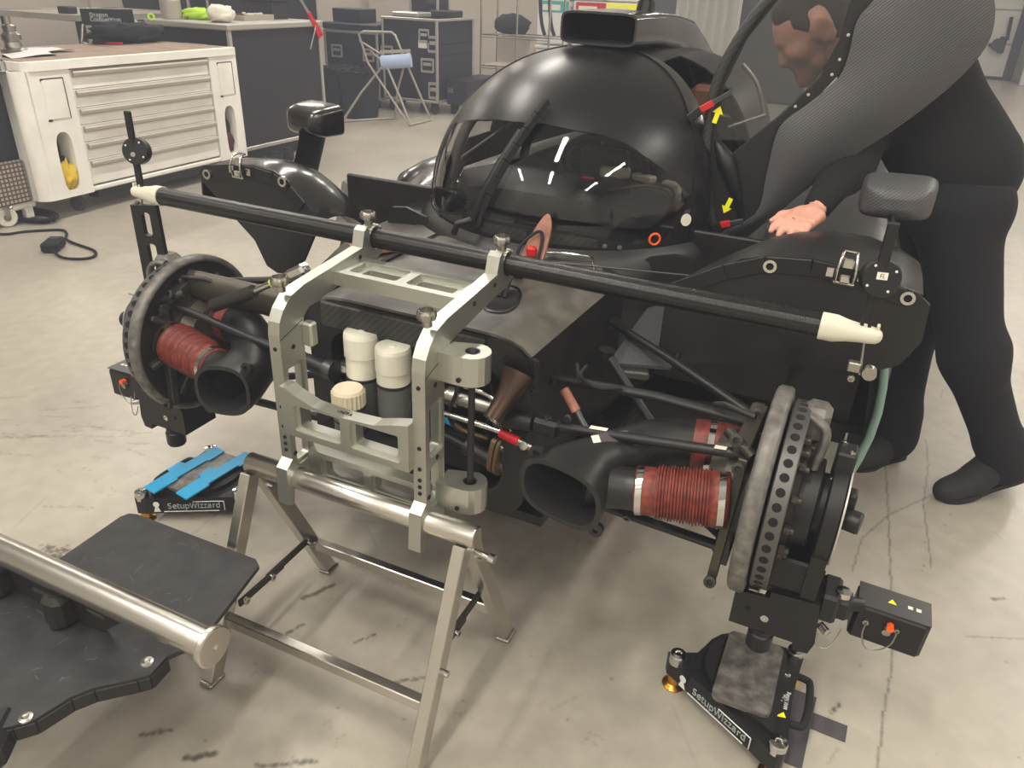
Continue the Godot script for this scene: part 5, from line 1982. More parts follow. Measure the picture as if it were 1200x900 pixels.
		bbox(bt, put_on.call(0, 0.0445, 0), Vector3(0.132, 0.002, 0.070), 0.001, K.basis)
		obj("box_lid", bt, M.anodised_edge, bxo)
		var wt := mb()
		prism(wt, [Vector2(-0.008, -0.006), Vector2(0.008, -0.006), Vector2(0.0, 0.007)], 0, 0.0006, Transform3D(K.basis * Basis(Vector3.RIGHT, -PI / 2), put_on.call(-0.005, 0.0458, 0.0)))
		obj("warning_triangle", wt, M.yellow, bxo)
		var ls := mb()
		for x in [0.028, 0.043]:
			bbox(ls, put_on.call(x, 0.0458, 0.0), Vector3(0.009, 0.0008, 0.009), 0.0002, K.basis)
		objs("lid_sticker", ls, M.label_white, bxo)
		var og := mb()
		tube(og, [put_on.call(0.0, 0.018, 0.036), put_on.call(0.0, 0.019, 0.050)], 0.007, 12)
		obj("orange_cap", og, M.orange, bxo)
		var cn := mb()
		tube(cn, [put_on.call(-0.004, 0.008, 0.036), put_on.call(-0.004, 0.006, 0.048)], 0.008, 12)
		bolt(cn, put_on.call(-0.042, 0.008, 0.036), Vector3.BACK, 0.006, 0.006)
		bolt(cn, put_on.call(0.013, 0.014, 0.036), Vector3.BACK, 0.005, 0.008)
		objs("connector", cn, M.steel, bxo)
		var ca := mb()
		tube(ca, curve([put_on.call(-0.042, 0.006, 0.043), put_on.call(-0.041, -0.02, 0.048), put_on.call(-0.028, -0.044, 0.05), put_on.call(-0.008, -0.04, 0.05), put_on.call(0.010, -0.015, 0.05), put_on.call(0.013, 0.012, 0.046)], 5), 0.0016, 6)
		tube(ca, curve([v.call(0.90, 0.295, -1.262), v.call(0.905, 0.270, -1.255), v.call(0.925, 0.272, -1.26), v.call(0.938, 0.31, -1.275)], 5), 0.0014, 6)
		objs("lanyard", ca, M.steel, o)


func pads():
	for s in [-1, 1]:
		var c := Vector3(-0.80 + (0.795 if s > 0 else -0.765), 0, -1.285 if s > 0 else -1.31)
		var o := thing("setup_pad", "black three-footed setup pad with carrying handle and bare worn plate, nearest the camera" if s > 0 else "black three-footed setup pad with blue strips across its plate, beyond the trestle", "setup pad", c)
		var A := Vector2(s * -0.150, 0.005)
		var T := Transform3D(Basis(Vector3.RIGHT, Vector3.FORWARD, Vector3.UP), Vector3.ZERO)     # outline x, -z
		var feet := [Vector2(s * -0.150, -0.008), Vector2(s * 0.080, 0.122), Vector2(s * 0.081, -0.138)]
		var out := soft([Vector2(s * -0.168, -0.012), Vector2(s * -0.160, 0.012), Vector2(s * -0.115, 0.030), Vector2(s * -0.095, 0.085), Vector2(s * -0.05, 0.130), Vector2(s * 0.06, 0.135), Vector2(s * 0.096, 0.128), Vector2(s * 0.098, 0.10), Vector2(s * 0.092, 0.0), Vector2(s * 0.098, -0.12), Vector2(s * 0.094, -0.152), Vector2(s * 0.064, -0.150), Vector2(s * -0.05, -0.075)], 2)
		var b := mb()
		prism(b, out, 0.030, 0.078, T)
		obj("body", b, M.anodised, o)
		var h := mb()
		prism(h, soft([Vector2(s * -0.095, 0.02), Vector2(s * -0.08, 0.085), Vector2(s * -0.03, 0.115), Vector2(s * 0.05, 0.118), Vector2(s * 0.068, 0.06), Vector2(s * 0.068, -0.10), Vector2(s * 0.05, -0.11), Vector2(s * -0.07, -0.045)], 3), 0.076, 0.090, T)
		obj("load_frame", h, M.black, o)
		var p := mb()
		prism(p, rect(-0.062, -0.092, 0.056, 0.112, 0.016), 0.088, 0.099, T)
		obj("top_plate", p, M.worn_plate, o)
		for f in feet:
			var k := mb()
			lathe(k, [Vector2(0.0, 0.0945), Vector2(0.006, 0.0945), Vector2(0.008, 0.098), Vector2(0.0165, 0.097), Vector2(0.018, 0.093), Vector2(0.018, 0.072)], Transform3D(Basis(), Vector3(f.x, -0.002, -f.y)), 20)
			var ko := obj("level_screw", k, M.chrome, o)
			var g := mb()
			lathe(g, [Vector2(0.0, 0.0), Vector2(0.024, 0.0), Vector2(0.025, 0.004), Vector2(0.014, 0.010), Vector2(0.012, 0.032)], Transform3D(Basis(), Vector3(f.x, 0, -f.y)), 20)
			obj("foot", g, M.brass, ko)
		# carrying handle
		var hd := mb()
		tube(hd, curve([Vector3(s * 0.085, 0.066, -0.075), Vector3(s * 0.112, 0.066, -0.073), Vector3(s * 0.122, 0.066, -0.062), Vector3(s * 0.126, 0.066, 0.0), Vector3(s * 0.122, 0.066, 0.048), Vector3(s * 0.112, 0.066, 0.058), Vector3(s * 0.085, 0.066, 0.058)], 4), 0.008, 10)
		obj("handle", hd, M.rubber, o)
		var sb := mb()
		for q in [[0.072, -0.05], [0.070, 0.012]]:
			bolt(sb, Vector3(s * q[0], 0.078, q[1]), Vector3.UP, 0.008, 0.008)
		objs("handle_screw", sb, M.chrome, o)
		if s > 0:
			var wr := mb()
			prism(wr, [Vector2(0.066, -0.065), Vector2(0.086, -0.060), Vector2(0.080, -0.048)], 0.0782, 0.0792, T)
			obj("warning_triangle", wr, M.yellow, o)
			text("warning_text", "MAX 500kg", 0.010, M.print_white, o, Transform3D(Basis(Vector3(0, 0, -1), Vector3(-1, 0, 0), Vector3(0, 1, 0)), Vector3(0.082, 0.0788, 0.015)), 0.0005)
			text("warning_text", "705g", 0.010, M.print_white, o, Transform3D(Basis(Vector3(0, 0, -1), Vector3(-1, 0, 0), Vector3(0, 1, 0)), Vector3(0.071, 0.0788, 0.012)), 0.0005)
		# maker's print along the long front flank
		var fa := Vector3(s * -0.155, 0.054, 0.024)
		var fb := Vector3(s * 0.064, 0.054, 0.150)
		var L := fa if s > 0 else fb
		var R := fb if s > 0 else fa
		var x := (R - L).normalized()
		var z := x.cross(Vector3.UP).normalized()
		var bas := Basis(x, Vector3.UP, z)
		var mid := (L + R) / 2.0 + z * 0.0035
		var tx := text("print", "SetupWizzard", 0.0235, M.print_grey, o, Transform3D(bas, mid + x * 0.008 + Vector3(0, 0.003, 0)), 0.0015)
		tx.set_meta("label", "white maker's lettering along the flank")
		var lg := mb()
		var lt := Transform3D(bas, mid - x * 0.092)
		prism(lg, disc2(Vector2(0, 0.010), 0.0085, 12), 0, 0.0015, lt)
		prism(lg, [Vector2(-0.009, -0.014), Vector2(0.009, -0.014), Vector2(0.003, 0.004), Vector2(-0.003, 0.004)], 0, 0.0015, lt)
		bbox(lg, mid + x * 0.0 + Vector3(0, -0.015, 0), Vector3(0.15, 0.0018, 0.002), 0.0002, bas)
		bbox(lg, mid + x * 0.048 + Vector3(0, 0.0165, 0), Vector3(0.084, 0.0018, 0.002), 0.0002, bas)
		bbox(lg, mid + x * 0.090 + Vector3(0, 0.001, 0), Vector3(0.0018, 0.031, 0.002), 0.0002, bas)
		obj("logo", lg, M.print_white, o)
		if s < 0:
			for q in [[-0.050, 0.010, 0.21], [0.048, -0.01, 0.19]]:
				var st := mb()
				prism(st, [Vector2(-0.125, -0.028), Vector2(-0.045, -0.028), Vector2(-0.042, -0.020), Vector2(0.065, -0.020), Vector2(0.068, -0.028), Vector2(0.125, -0.026), Vector2(0.13, 0.016), Vector2(0.02, 0.020), Vector2(0.016, 0.038), Vector2(-0.028, 0.038), Vector2(-0.032, 0.022), Vector2(-0.12, 0.020)], 0.0, 0.004, Transform3D(Basis(Vector3(0.07, 0, -1).normalized(), Vector3(-1, 0, -0.07).normalized(), Vector3.UP), c + Vector3(q[0], 0.1, q[1])))
				var so := obj("blue_strip", st, M.tape_blue)
				tag(so, "blue plastic strip lying on the pad plate, on the side away from the trestle" if q[0] < 0 else "blue plastic strip lying on the pad plate, half behind the trestle leg", "strip", "")
	# dark tape on the floor beside the near pad
	for q in [[0.106, -1.285, 0.060, 0.20, "broad strip of dark tape on the floor beside the near setup pad", 0.12], [0.172, -1.315, 0.070, 0.045, "short stub of dark tape branching off the broad strip on the floor", 0.12]]:
		var tp := mb()
		bbox(tp, Vector3(q[0], 0.0015, q[1]), Vector3(q[2], 0.002, q[3]), 0.0005, Basis(Vector3.UP, q[5] - 0.16))
		tag(obj("floor_tape", tp, M.tape_grey), q[4], "tape")


func jack():
	var o := thing("jack_stand", "black-decked low stand with a stainless cross tube, in the lower left corner", "stand", Vector3(-1.25, 0, -0.7))
	var T := Transform3D(Basis(Vector3.RIGHT, Vector3.FORWARD, Vector3.UP), Vector3(1.25, 0, 0.7))
	var up := mb()
	var deck := [Vector2(-1.335, 0.66), Vector2(-1.345, 0.895), Vector2(-1.338, 0.912), Vector2(-1.32, 0.918), Vector2(-0.985, 0.922), Vector2(-0.966, 0.91), Vector2(-0.918, 0.70), Vector2(-0.945, 0.65), Vector2(-0.939, 0.607), Vector2(-0.952, 0.592), Vector2(-1.0, 0.545), Vector2(-1.018, 0.515), Vector2(-1.03, 0.46), Vector2(-1.05, 0.435), Vector2(-1.12, 0.37), Vector2(-1.20, 0.30), Vector2(-1.95, 0.25), Vector2(-1.95, 0.45), Vector2(-1.37, 0.60)]
	prism(up, deck, 0.290, 0.300, T)
	var dk := obj("deck", up, M.board_black, o)
	var sk := mb()
	for e in [[7, 8], [8, 9], [9, 10], [10, 11], [11, 12], [12, 13], [13, 14], [14, 15]]:
		var a := Vector3(deck[e[0]].x + 1.25, 0.281, 0.7 - deck[e[0]].y)
		var b := Vector3(deck[e[1]].x + 1.25, 0.281, 0.7 - deck[e[1]].y)
		bar(sk, a, b, 0.006, 0.028)
	obj("deck_rim", sk, M.black, o)
	var sc := mb()
	for q in [[-0.965, 0.625], [-1.045, 0.455]]:
		lathe(sc, [Vector2(0.0, 0.001), Vector2(0.004, 0.001), Vector2(0.006, 0.003), Vector2(0.011, 0.002), Vector2(0.012, 0)], Transform3D(Basis(), Vector3(q[0] + 1.25, 0.30, 0.7 - q[1])), 16)
	objs("deck_screw", sc, M.steel, dk)
	# stainless tube with its end flange
	var t := mb()
	tube(t, [Vector3(-0.55, 0.395, 0.058), Vector3(0.432, 0.395, 0.058)], 0.0262, 30)
	var to := obj("cross_tube", t, M.stainless, o)
	var f := mb()
	lathe(f, [Vector2(0.0, 0.0), Vector2(0.033, 0.0), Vector2(0.036, 0.003), Vector2(0.036, 0.011), Vector2(0.033, 0.013), Vector2(0.006, 0.013), Vector2(0.004, 0.012), Vector2(0.003, 0.010), Vector2(0.0, 0.010)], axis(Vector3(0.430, 0.395, 0.058), Vector3.RIGHT), 32)
	obj("end_flange", f, M.stainless, to)
	# slotted web plate and posts carrying the tube on the deck
	var w := mb()
	prism(w, [Vector2(-0.5, 0.302), Vector2(0.16, 0.302), Vector2(0.22, 0.352), Vector2(0.30, 0.372), Vector2(-0.5, 0.372)], 0.052, 0.062, Transform3D.IDENTITY, [rect(-0.03, 0.325, 0.045, 0.337, 0.005), rect(0.12, 0.336, 0.175, 0.347, 0.004), rect(-0.20, 0.325, -0.12, 0.337, 0.005)])
	obj("web_plate", w, M.dark_iron, o)
	for x in [-0.10, 0.075]:
		var c := mb()
		bbox(c, Vector3(x, 0.335, 0.075), Vector3(0.05, 0.072, 0.045), 0.012)
		tube(c, [Vector3(x, 0.302, 0.085), Vector3(x, 0.37, 0.072)], 0.016, 12)
		objs("gusset", c, M.dark_iron, o)
	# chassis under the deck and the hinge lug in the corner
	var ch := mb()
	bbox(ch, Vector3(-0.035, 0.145, -0.15), Vector3(0.09, 0.27, 0.10), 0.01)
	obj("pedestal", ch, M.black, o)
	var fk := mb()
	bbox(fk, Vector3(-0.06, 0.01, -0.20), Vector3(0.16, 0.02, 0.18), 0.006)
	obj("base_plate", fk, M.dark_iron, o)
	var lug := mb()
	bbox(lug, Vector3(0.135, 0.275, 0.31), Vector3(0.15, 0.06, 0.10), 0.02, Basis(Vector3.UP, 0.6))
	var lo := obj("hinge_lug", lug, M.black, o)
	var lw := mb()
	lathe(lw, [Vector2(0.005, 0.002), Vector2(0.007, 0.005), Vector2(0.012, 0.003), Vector2(0.013, 0)], axis(Vector3(0.185, 0.275, 0.345), Vector3(0.57, 0.1, 0.8)), 18)
	obj("lug_eye", lw, M.steel, lo)


# one continuous skin round a set of tapered bones [a, b, radius a, radius b]
func flesh(st: SurfaceTool, bones: Array, cell: float, K: float, off := Vector3.ZERO):
	var lo := Vector3.INF
	var hi := -Vector3.INF
	var pad := cell * 3.0 + 1.5 / K
	for b in bones:
		for e in [[b[0], b[2]], [b[1], b[3]]]:
			lo = lo.min(e[0] - Vector3.ONE * (e[1] + pad))
			hi = hi.max(e[0] + Vector3.ONE * (e[1] + pad))
	var n := Vector3i(((hi - lo) / cell).ceil()) + Vector3i.ONE
	var f := PackedFloat32Array()
	f.resize(n.x * n.y * n.z)
	for b in bones:
		var a: Vector3 = b[0]
		var ab: Vector3 = b[1] - a
		var l2 := maxf(ab.length_squared(), 1e-9)
		var ra: float = b[2]
		var dr: float = b[3] - ra
		var rm := maxf(ra, b[3]) + pad
		var i0 := Vector3i(((a.min(b[1]) - Vector3.ONE * rm - lo) / cell).floor()).clampi(0, 100000)
		var i1 := Vector3i(((a.max(b[1]) + Vector3.ONE * rm - lo) / cell).ceil())
		for x in range(i0.x, mini(i1.x, n.x)):
			for y in range(i0.y, mini(i1.y, n.y)):
				for z in range(i0.z, mini(i1.z, n.z)):
					var p := lo + Vector3(x, y, z) * cell - a
					var t := clampf(p.dot(ab) / l2, 0.0, 1.0)
					var d := (p - ab * t).length() - ra - dr * t
					if d < pad:
						f[(x * n.y + y) * n.z + z] += exp(-d * K)
	var verts := {}
	var sx := n.y * n.z
	var sy := n.z
	var offs := [0, sx, sy, sx + sy, 1, sx + 1, sy + 1, sx + sy + 1]
	var pos := [Vector3(0, 0, 0), Vector3(1, 0, 0), Vector3(0, 1, 0), Vector3(1, 1, 0), Vector3(0, 0, 1), Vector3(1, 0, 1), Vector3(0, 1, 1), Vector3(1, 1, 1)]
	var edges := [[0, 1], [2, 3], [4, 5], [6, 7], [0, 2], [1, 3], [4, 6], [5, 7], [0, 4], [1, 5], [2, 6], [3, 7]]
	for x in n.x - 1:
		for y in n.y - 1:
			var base := (x * n.y + y) * n.z
			for z in n.z - 1:
				var i := base + z
				var c := 0
				for o in offs:
					if f[i + o] > 1.0:
						c += 1
				if c == 0 or c == 8:
					continue
				var s := Vector3.ZERO
				var m := 0
				for e in edges:
					var u := f[i + offs[e[0]]]
					var v := f[i + offs[e[1]]]
					if (u > 1.0) != (v > 1.0):
						u = log(maxf(u, 1e-4))
						v = log(maxf(v, 1e-4))
						s += (pos[e[0]] as Vector3).lerp(pos[e[1]], clampf(u / (u - v), 0.0, 1.0))
						m += 1
				verts[i] = lo + (Vector3(x, y, z) + s / m) * cell - off
	var t2 := PackedVector3Array()
	for i in verts:
		for e in [[sx, sy, 1], [sy, 1, sx], [1, sx, sy]]:
			var a2 := f[i] > 1.0
			var b2: bool = f[i + e[0]] > 1.0
			if a2 == b2:
				continue
			var q := [i, i - e[1], i - e[1] - e[2], i - e[2]]
			if not (verts.has(q[1]) and verts.has(q[2]) and verts.has(q[3])):
				continue
			if a2:
				t2.append_array([verts[q[0]], verts[q[1]], verts[q[2]], verts[q[0]], verts[q[2]], verts[q[3]]])
			else:
				t2.append_array([verts[q[0]], verts[q[2]], verts[q[1]], verts[q[0]], verts[q[3]], verts[q[2]]])
	var g := PackedInt32Array()
	g.resize(t2.size() / 3)
	g.fill(1)
	put(st, t2, g)


func mechanic():
	var B := Vector3(0.33, 0, -2.45)
	var o := thing("person", "man in black jumper and trousers leaning over the car behind its raised door", "person", B)
	# skeleton
	var pel := Vector3(0.20, 0.93, -2.46)
	var waist := Vector3(0.15, 1.03, -2.46)
	var chest := Vector3(0.03, 1.17, -2.45)
	var c7 := Vector3(-0.07, 1.235, -2.44)
	var head := Vector3(-0.235, 1.285, -2.42)
	var shl := Vector3(-0.06, 1.18, -2.37)
	var shr := Vector3(-0.03, 1.19, -2.62)
	var ell := Vector3(-0.07, 0.985, -2.305)
	var elr := Vector3(0.07, 1.0, -2.70)
	var wrl := Vector3(-0.118, 0.893, -2.06)
	var wrr := Vector3(-0.13, 0.97, -2.58)
	var hpl := Vector3(0.215, 0.88, -2.38)
	var hpr := Vector3(0.17, 0.88, -2.55)
	var knl := Vector3(0.36, 0.48, -2.37)
	var knr := Vector3(0.20, 0.48, -2.53)
	var anl := Vector3(0.555, 0.135, -2.48)
	var anr := Vector3(0.25, 0.10, -2.54)
	var toel := Vector3(0.425, 0.035, -2.375)
	var toer := Vector3(0.165, 0.03, -2.44)
	# body under the clothes, with neck and both hands; head and hands get grids of their own
	var st := mb()
	flesh(st, [[pel, waist, 0.115, 0.105], [waist, chest, 0.105, 0.12], [chest, c7, 0.12, 0.07], [c7, head + Vector3(0.05, -0.03, 0), 0.06, 0.052], [shl, chest, 0.065, 0.09], [shr, chest, 0.065, 0.09], [shl, ell, 0.05, 0.038], [ell, wrl, 0.038, 0.026], [shr, elr, 0.05, 0.038], [elr, wrr, 0.038, 0.026], [hpl, knl, 0.075, 0.05], [knl, anl, 0.048, 0.035], [hpr, knr, 0.075, 0.05], [knr, anr, 0.048, 0.035], [anl, toel, 0.032, 0.018], [anr, toer, 0.032, 0.018]], 0.016, 45.0, B)
	var F := Vector3(-0.76, -0.63, 0.16).normalized()
	var R := F.cross(Vector3.UP).normalized()
	var U := R.cross(F).normalized()
	var hd := func(f: float, u: float, r: float) -> Vector3: return head + (F * f + U * u + R * r) * 0.94
	var hb := [[hd.call(0.015, 0.045, 0), hd.call(-0.035, 0.04, 0), 0.076, 0.078], [hd.call(0.02, -0.01, 0.0), hd.call(-0.02, -0.01, 0), 0.066, 0.066], [hd.call(0.045, -0.02, 0.02), hd.call(0.045, -0.02, -0.02), 0.04, 0.04], [hd.call(0.03, -0.07, 0.035), hd.call(0.075, -0.095, 0), 0.026, 0.022], [hd.call(0.03, -0.07, -0.035), hd.call(0.075, -0.095, 0), 0.026, 0.022], [hd.call(0.082, 0.032, 0.03), hd.call(0.082, 0.032, -0.03), 0.011, 0.011], [hd.call(0.086, 0.018, 0), hd.call(0.108, -0.022, 0), 0.009, 0.012], [hd.call(0.088, -0.026, 0.013), hd.call(0.088, -0.026, -0.013), 0.010, 0.010], [hd.call(0.082, -0.052, 0.018), hd.call(0.082, -0.052, -0.018), 0.009, 0.009], [hd.call(0.080, -0.064, 0.016), hd.call(0.080, -0.064, -0.016), 0.010, 0.010], [hd.call(0.070, -0.01, 0.04), hd.call(0.06, -0.015, 0.05), 0.02, 0.02], [hd.call(0.070, -0.01, -0.04), hd.call(0.06, -0.015, -0.05), 0.02, 0.02], [hd.call(-0.03, -0.05, 0), c7, 0.055, 0.058]]
	for s in [-1, 1]:
		for k in 7:                            # ear rim, then lobe
			var a0 := TAU * k / 8.0 - 0.9
			var a1 := TAU * (k + 1) / 8.0 - 0.9
			hb.append([hd.call(-0.018 + 0.018 * cos(a0), 0.0 + 0.030 * sin(a0), s * 0.079), hd.call(-0.018 + 0.018 * cos(a1), 0.0 + 0.030 * sin(a1), s * 0.080), 0.0055, 0.0055])
	flesh(st, hb, 0.0045, 130.0, B)
	# near hand laid flat on the fender: palm, four fingers, thumb
	var D := Vector3(-0.30, -0.10, 0.95).normalized()      # towards the fingertips
	var S := D.cross(Vector3.UP).normalized()              # across, thumb side is -x (towards the car's middle)
	var hand := func(w: Vector3, d: Vector3, across: Vector3, thumb: float) -> Array:
		var up := across.cross(d).normalized()
		if up.y < 0:
			up = -up
		var r := [[w, w + d * 0.03, 0.024, 0.024]]
		for k in 4:
			var u := (k - 1.5) * 0.019
			r.append([w + d * 0.025 + across * u * 0.8, w + d * 0.085 + across * u, 0.017, 0.012])
			var ln: float = [0.068, 0.078, 0.072, 0.055][k if thumb < 0 else 3 - k]
			var k0: Vector3 = w + d * 0.088 + across * u * 1.05
			var k1: Vector3 = k0 + (d + across * u * 4.0 + up * 0.12).normalized() * ln * 0.45
			var k2: Vector3 = k1 + (d + across * u * 4.0 - up * 0.35).normalized() * ln * 0.32
			var k3: Vector3 = k2 + (d + across * u * 4.0 - up * 0.65).normalized() * ln * 0.23
			r.append_array([[k0, k1, 0.0098, 0.0088], [k1, k2, 0.0088, 0.008], [k2, k3, 0.008, 0.0068]])
		var t0: Vector3 = w + d * 0.03 + across * thumb * 0.022
		var t1: Vector3 = t0 + (d * 0.7 + across * thumb * 0.8 - up * 0.1).normalized() * 0.045
		var t2: Vector3 = t1 + (d * 0.95 + across * thumb * 0.3 - up * 0.2).normalized() * 0.032
		r.append_array([[t0, t1, 0.016, 0.011], [t1, t2, 0.011, 0.008]])
		return r
	var hb1: Array = hand.call(wrl, D, S, -1.0 if S.x > 0 else 1.0)
	flesh(st, hb1, 0.0034, 260.0, B)
	var D2 := Vector3(-0.75, -0.35, 0.45).normalized()
	flesh(st, hand.call(wrr, D2, D2.cross(Vector3.UP).normalized(), 1.0), 0.0040, 240.0, B)
	obj("body", st, M.skin, o)
	var ey := mb()
	for s in [-1, 1]:
		var c: Vector3 = hd.call(0.083, 0.014, s * 0.030) - B
		lathe(ey, [Vector2(0, 0.008), Vector2(0.006, 0.006), Vector2(0.008, 0.0), Vector2(0, 0)], axis(c, F), 12, false)
		tube(ey, [hd.call(0.094, 0.036, s * 0.014) - B, hd.call(0.092, 0.040, s * 0.03) - B, hd.call(0.082, 0.034, s * 0.047) - B], [0.003, 0.004, 0.002], 6)
	objs("eye", ey, M.eye, o)
	var ha := mb()
	flesh(ha, [[hd.call(-0.005, 0.062, 0), hd.call(-0.045, 0.045, 0), 0.073, 0.077], [hd.call(-0.05, 0.0, 0.03), hd.call(-0.055, 0.0, -0.03), 0.055, 0.055], [hd.call(0.035, 0.085, 0.02), hd.call(0.035, 0.085, -0.02), 0.042, 0.042], [hd.call(0.025, 0.05, 0.060), hd.call(-0.03, 0.0, 0.060), 0.022, 0.022], [hd.call(0.025, 0.05, -0.060), hd.call(-0.03, 0.0, -0.060), 0.022, 0.022], [hd.call(0.01, 0.03, 0.072), hd.call(0.012, -0.02, 0.070), 0.008, 0.005], [hd.call(0.01, 0.03, -0.072), hd.call(0.012, -0.02, -0.070), 0.008, 0.005], [hd.call(-0.07, -0.035, 0.02), hd.call(-0.07, -0.035, -0.02), 0.03, 0.03]], 0.005, 150.0, B)
	obj("hair", ha, M.hair, o)
	var ri := mb()
	var rc: Vector3 = hb1[1 + 4 * 2][0] if hb1.size() > 9 else wrl
	var fr: Array = hb1[2 + 4 * 2]
	var rt := axis((fr[0] as Vector3).lerp(fr[1], 0.4) - B, fr[1] - fr[0])
	lathe(ri, [Vector2(0.0096, -0.003), Vector2(0.0112, -0.002), Vector2(0.0112, 0.002), Vector2(0.0096, 0.003)], rt, 16, false)
	obj("finger_ring", ri, M.gold, o)
	var ju := mb()
	flesh(ju, [[Vector3(0.205, 0.965, -2.46), waist, 0.150, 0.140], [Vector3(0.225, 0.98, -2.40), Vector3(0.225, 0.98, -2.52), 0.095, 0.095], [waist, chest, 0.14, 0.150], [chest, c7, 0.145, 0.085], [shl, shr, 0.082, 0.082], [c7, c7 + Vector3(-0.035, 0.02, 0), 0.075, 0.068], [shl, ell, 0.072, 0.058], [ell, wrl + Vector3(0.006, 0.012, -0.035), 0.056, 0.037], [shr, elr, 0.077, 0.060], [elr, wrr + Vector3(0.012, 0, 0), 0.058, 0.038], [shl.lerp(ell, 0.75), ell.lerp(wrl, 0.2), 0.062, 0.062]], 0.012, 70.0, B)
	obj("jumper", ju, M.jumper, o)
	var tr := mb()
	flesh(tr, [[pel, Vector3(0.20, 0.88, -2.46), 0.125, 0.125], [Vector3(0.255, 0.885, -2.39), Vector3(0.24, 0.885, -2.53), 0.10, 0.10], [hpl, knl, 0.110, 0.080], [hpr, knr, 0.110, 0.080], [knl, anl + Vector3(0.01, -0.03, 0), 0.078, 0.062], [knr, anr + Vector3(0, -0.03, 0), 0.078, 0.062], [knl + Vector3(0.02, 0.02, 0.01), knl + Vector3(0.03, -0.04, 0.01), 0.072, 0.07], [anl + Vector3(-0.03, 0.05, 0.01), anl, 0.066, 0.062], [anr + Vector3(-0.01, 0.07, 0), anr, 0.068, 0.065]], 0.012, 75.0, B)
	obj("trousers", tr, M.trousers, o)
	for q in [[anl, toel, Vector3(0.60, 0.075, -2.53)], [anr, toer, Vector3(0.27, 0.032, -2.57)]]:
		var sh := mb()
		var heel: Vector3 = q[2]
		var toe: Vector3 = q[1]
		flesh(sh, [[heel + Vector3(0, 0.018, 0), toe, 0.040, 0.033], [heel.lerp(toe, 0.65), toe + (toe - heel).normalized() * 0.02, 0.043, 0.033], [heel + Vector3(0, 0.05, 0), q[0] + Vector3(0, 0.02, 0), 0.045, 0.050], [q[0] + Vector3(0, 0.01, 0), heel.lerp(toe, 0.6) + Vector3(0, 0.022, 0), 0.052, 0.044]], 0.008, 110.0, B)
		var so := obj("shoe", sh, M.shoe, o)
		var sl := mb()
		var d := (toe - heel).normalized()
		var x := d.cross(Vector3.UP).normalized()
		var up := x.cross(d).normalized()
		var outl := soft([Vector2(0.0, -0.035), Vector2(0.036, -0.01), Vector2(0.034, 0.12), Vector2(0.046, 0.20), Vector2(0.030, 0.275), Vector2(0.0, 0.288), Vector2(-0.030, 0.275), Vector2(-0.044, 0.20), Vector2(-0.034, 0.12), Vector2(-0.036, -0.01)], 3)
		var scale_y := (heel.distance_to(toe) + 0.075) / 0.323
		var o2 := []
		for p in outl:
			o2.append(Vector2(p.x, -0.005 + (p.y + 0.0) * scale_y))
		prism(sl, o2, -0.036, -0.020, Transform3D(Basis(x, d, up), heel - B))
		obj("sole", sl, M.shoe_sole, so)


func crumple(called: String, c: Vector3, size: Vector3, m: Material, seed_: int, parent: Node = self, rough := 0.28) -> MeshInstance3D:   # a loosely bunched cloth
	var n := FastNoiseLite.new()
	n.seed = seed_
	n.frequency = 1.1
	var rings := []
	for i in 13:
		var v := PI * i / 12.0
		var r := PackedVector3Array()
		for j in 22:
			var a := TAU * j / 22.0
			var p := Vector3(sin(v) * cos(a), cos(v), sin(v) * sin(a))
			var k := 1.0 + rough * n.get_noise_3d(p.x * 2, p.y * 2, p.z * 2) * 2.0 + rough * 0.6 * n.get_noise_3d(p.x * 6, p.y * 6, p.z * 6)
			var q := p * size * 0.5 * k
			q.y = maxf(q.y, -size.y * 0.42)
			r.append(c + q)
		rings.append(r)
	var st := mb()
	loft(st, rings, false, false)
	return obj(called, st, m, parent)


func background():
	chest()
	left_trolley()
	cables()
	cabinet()
	cases()
	stores()


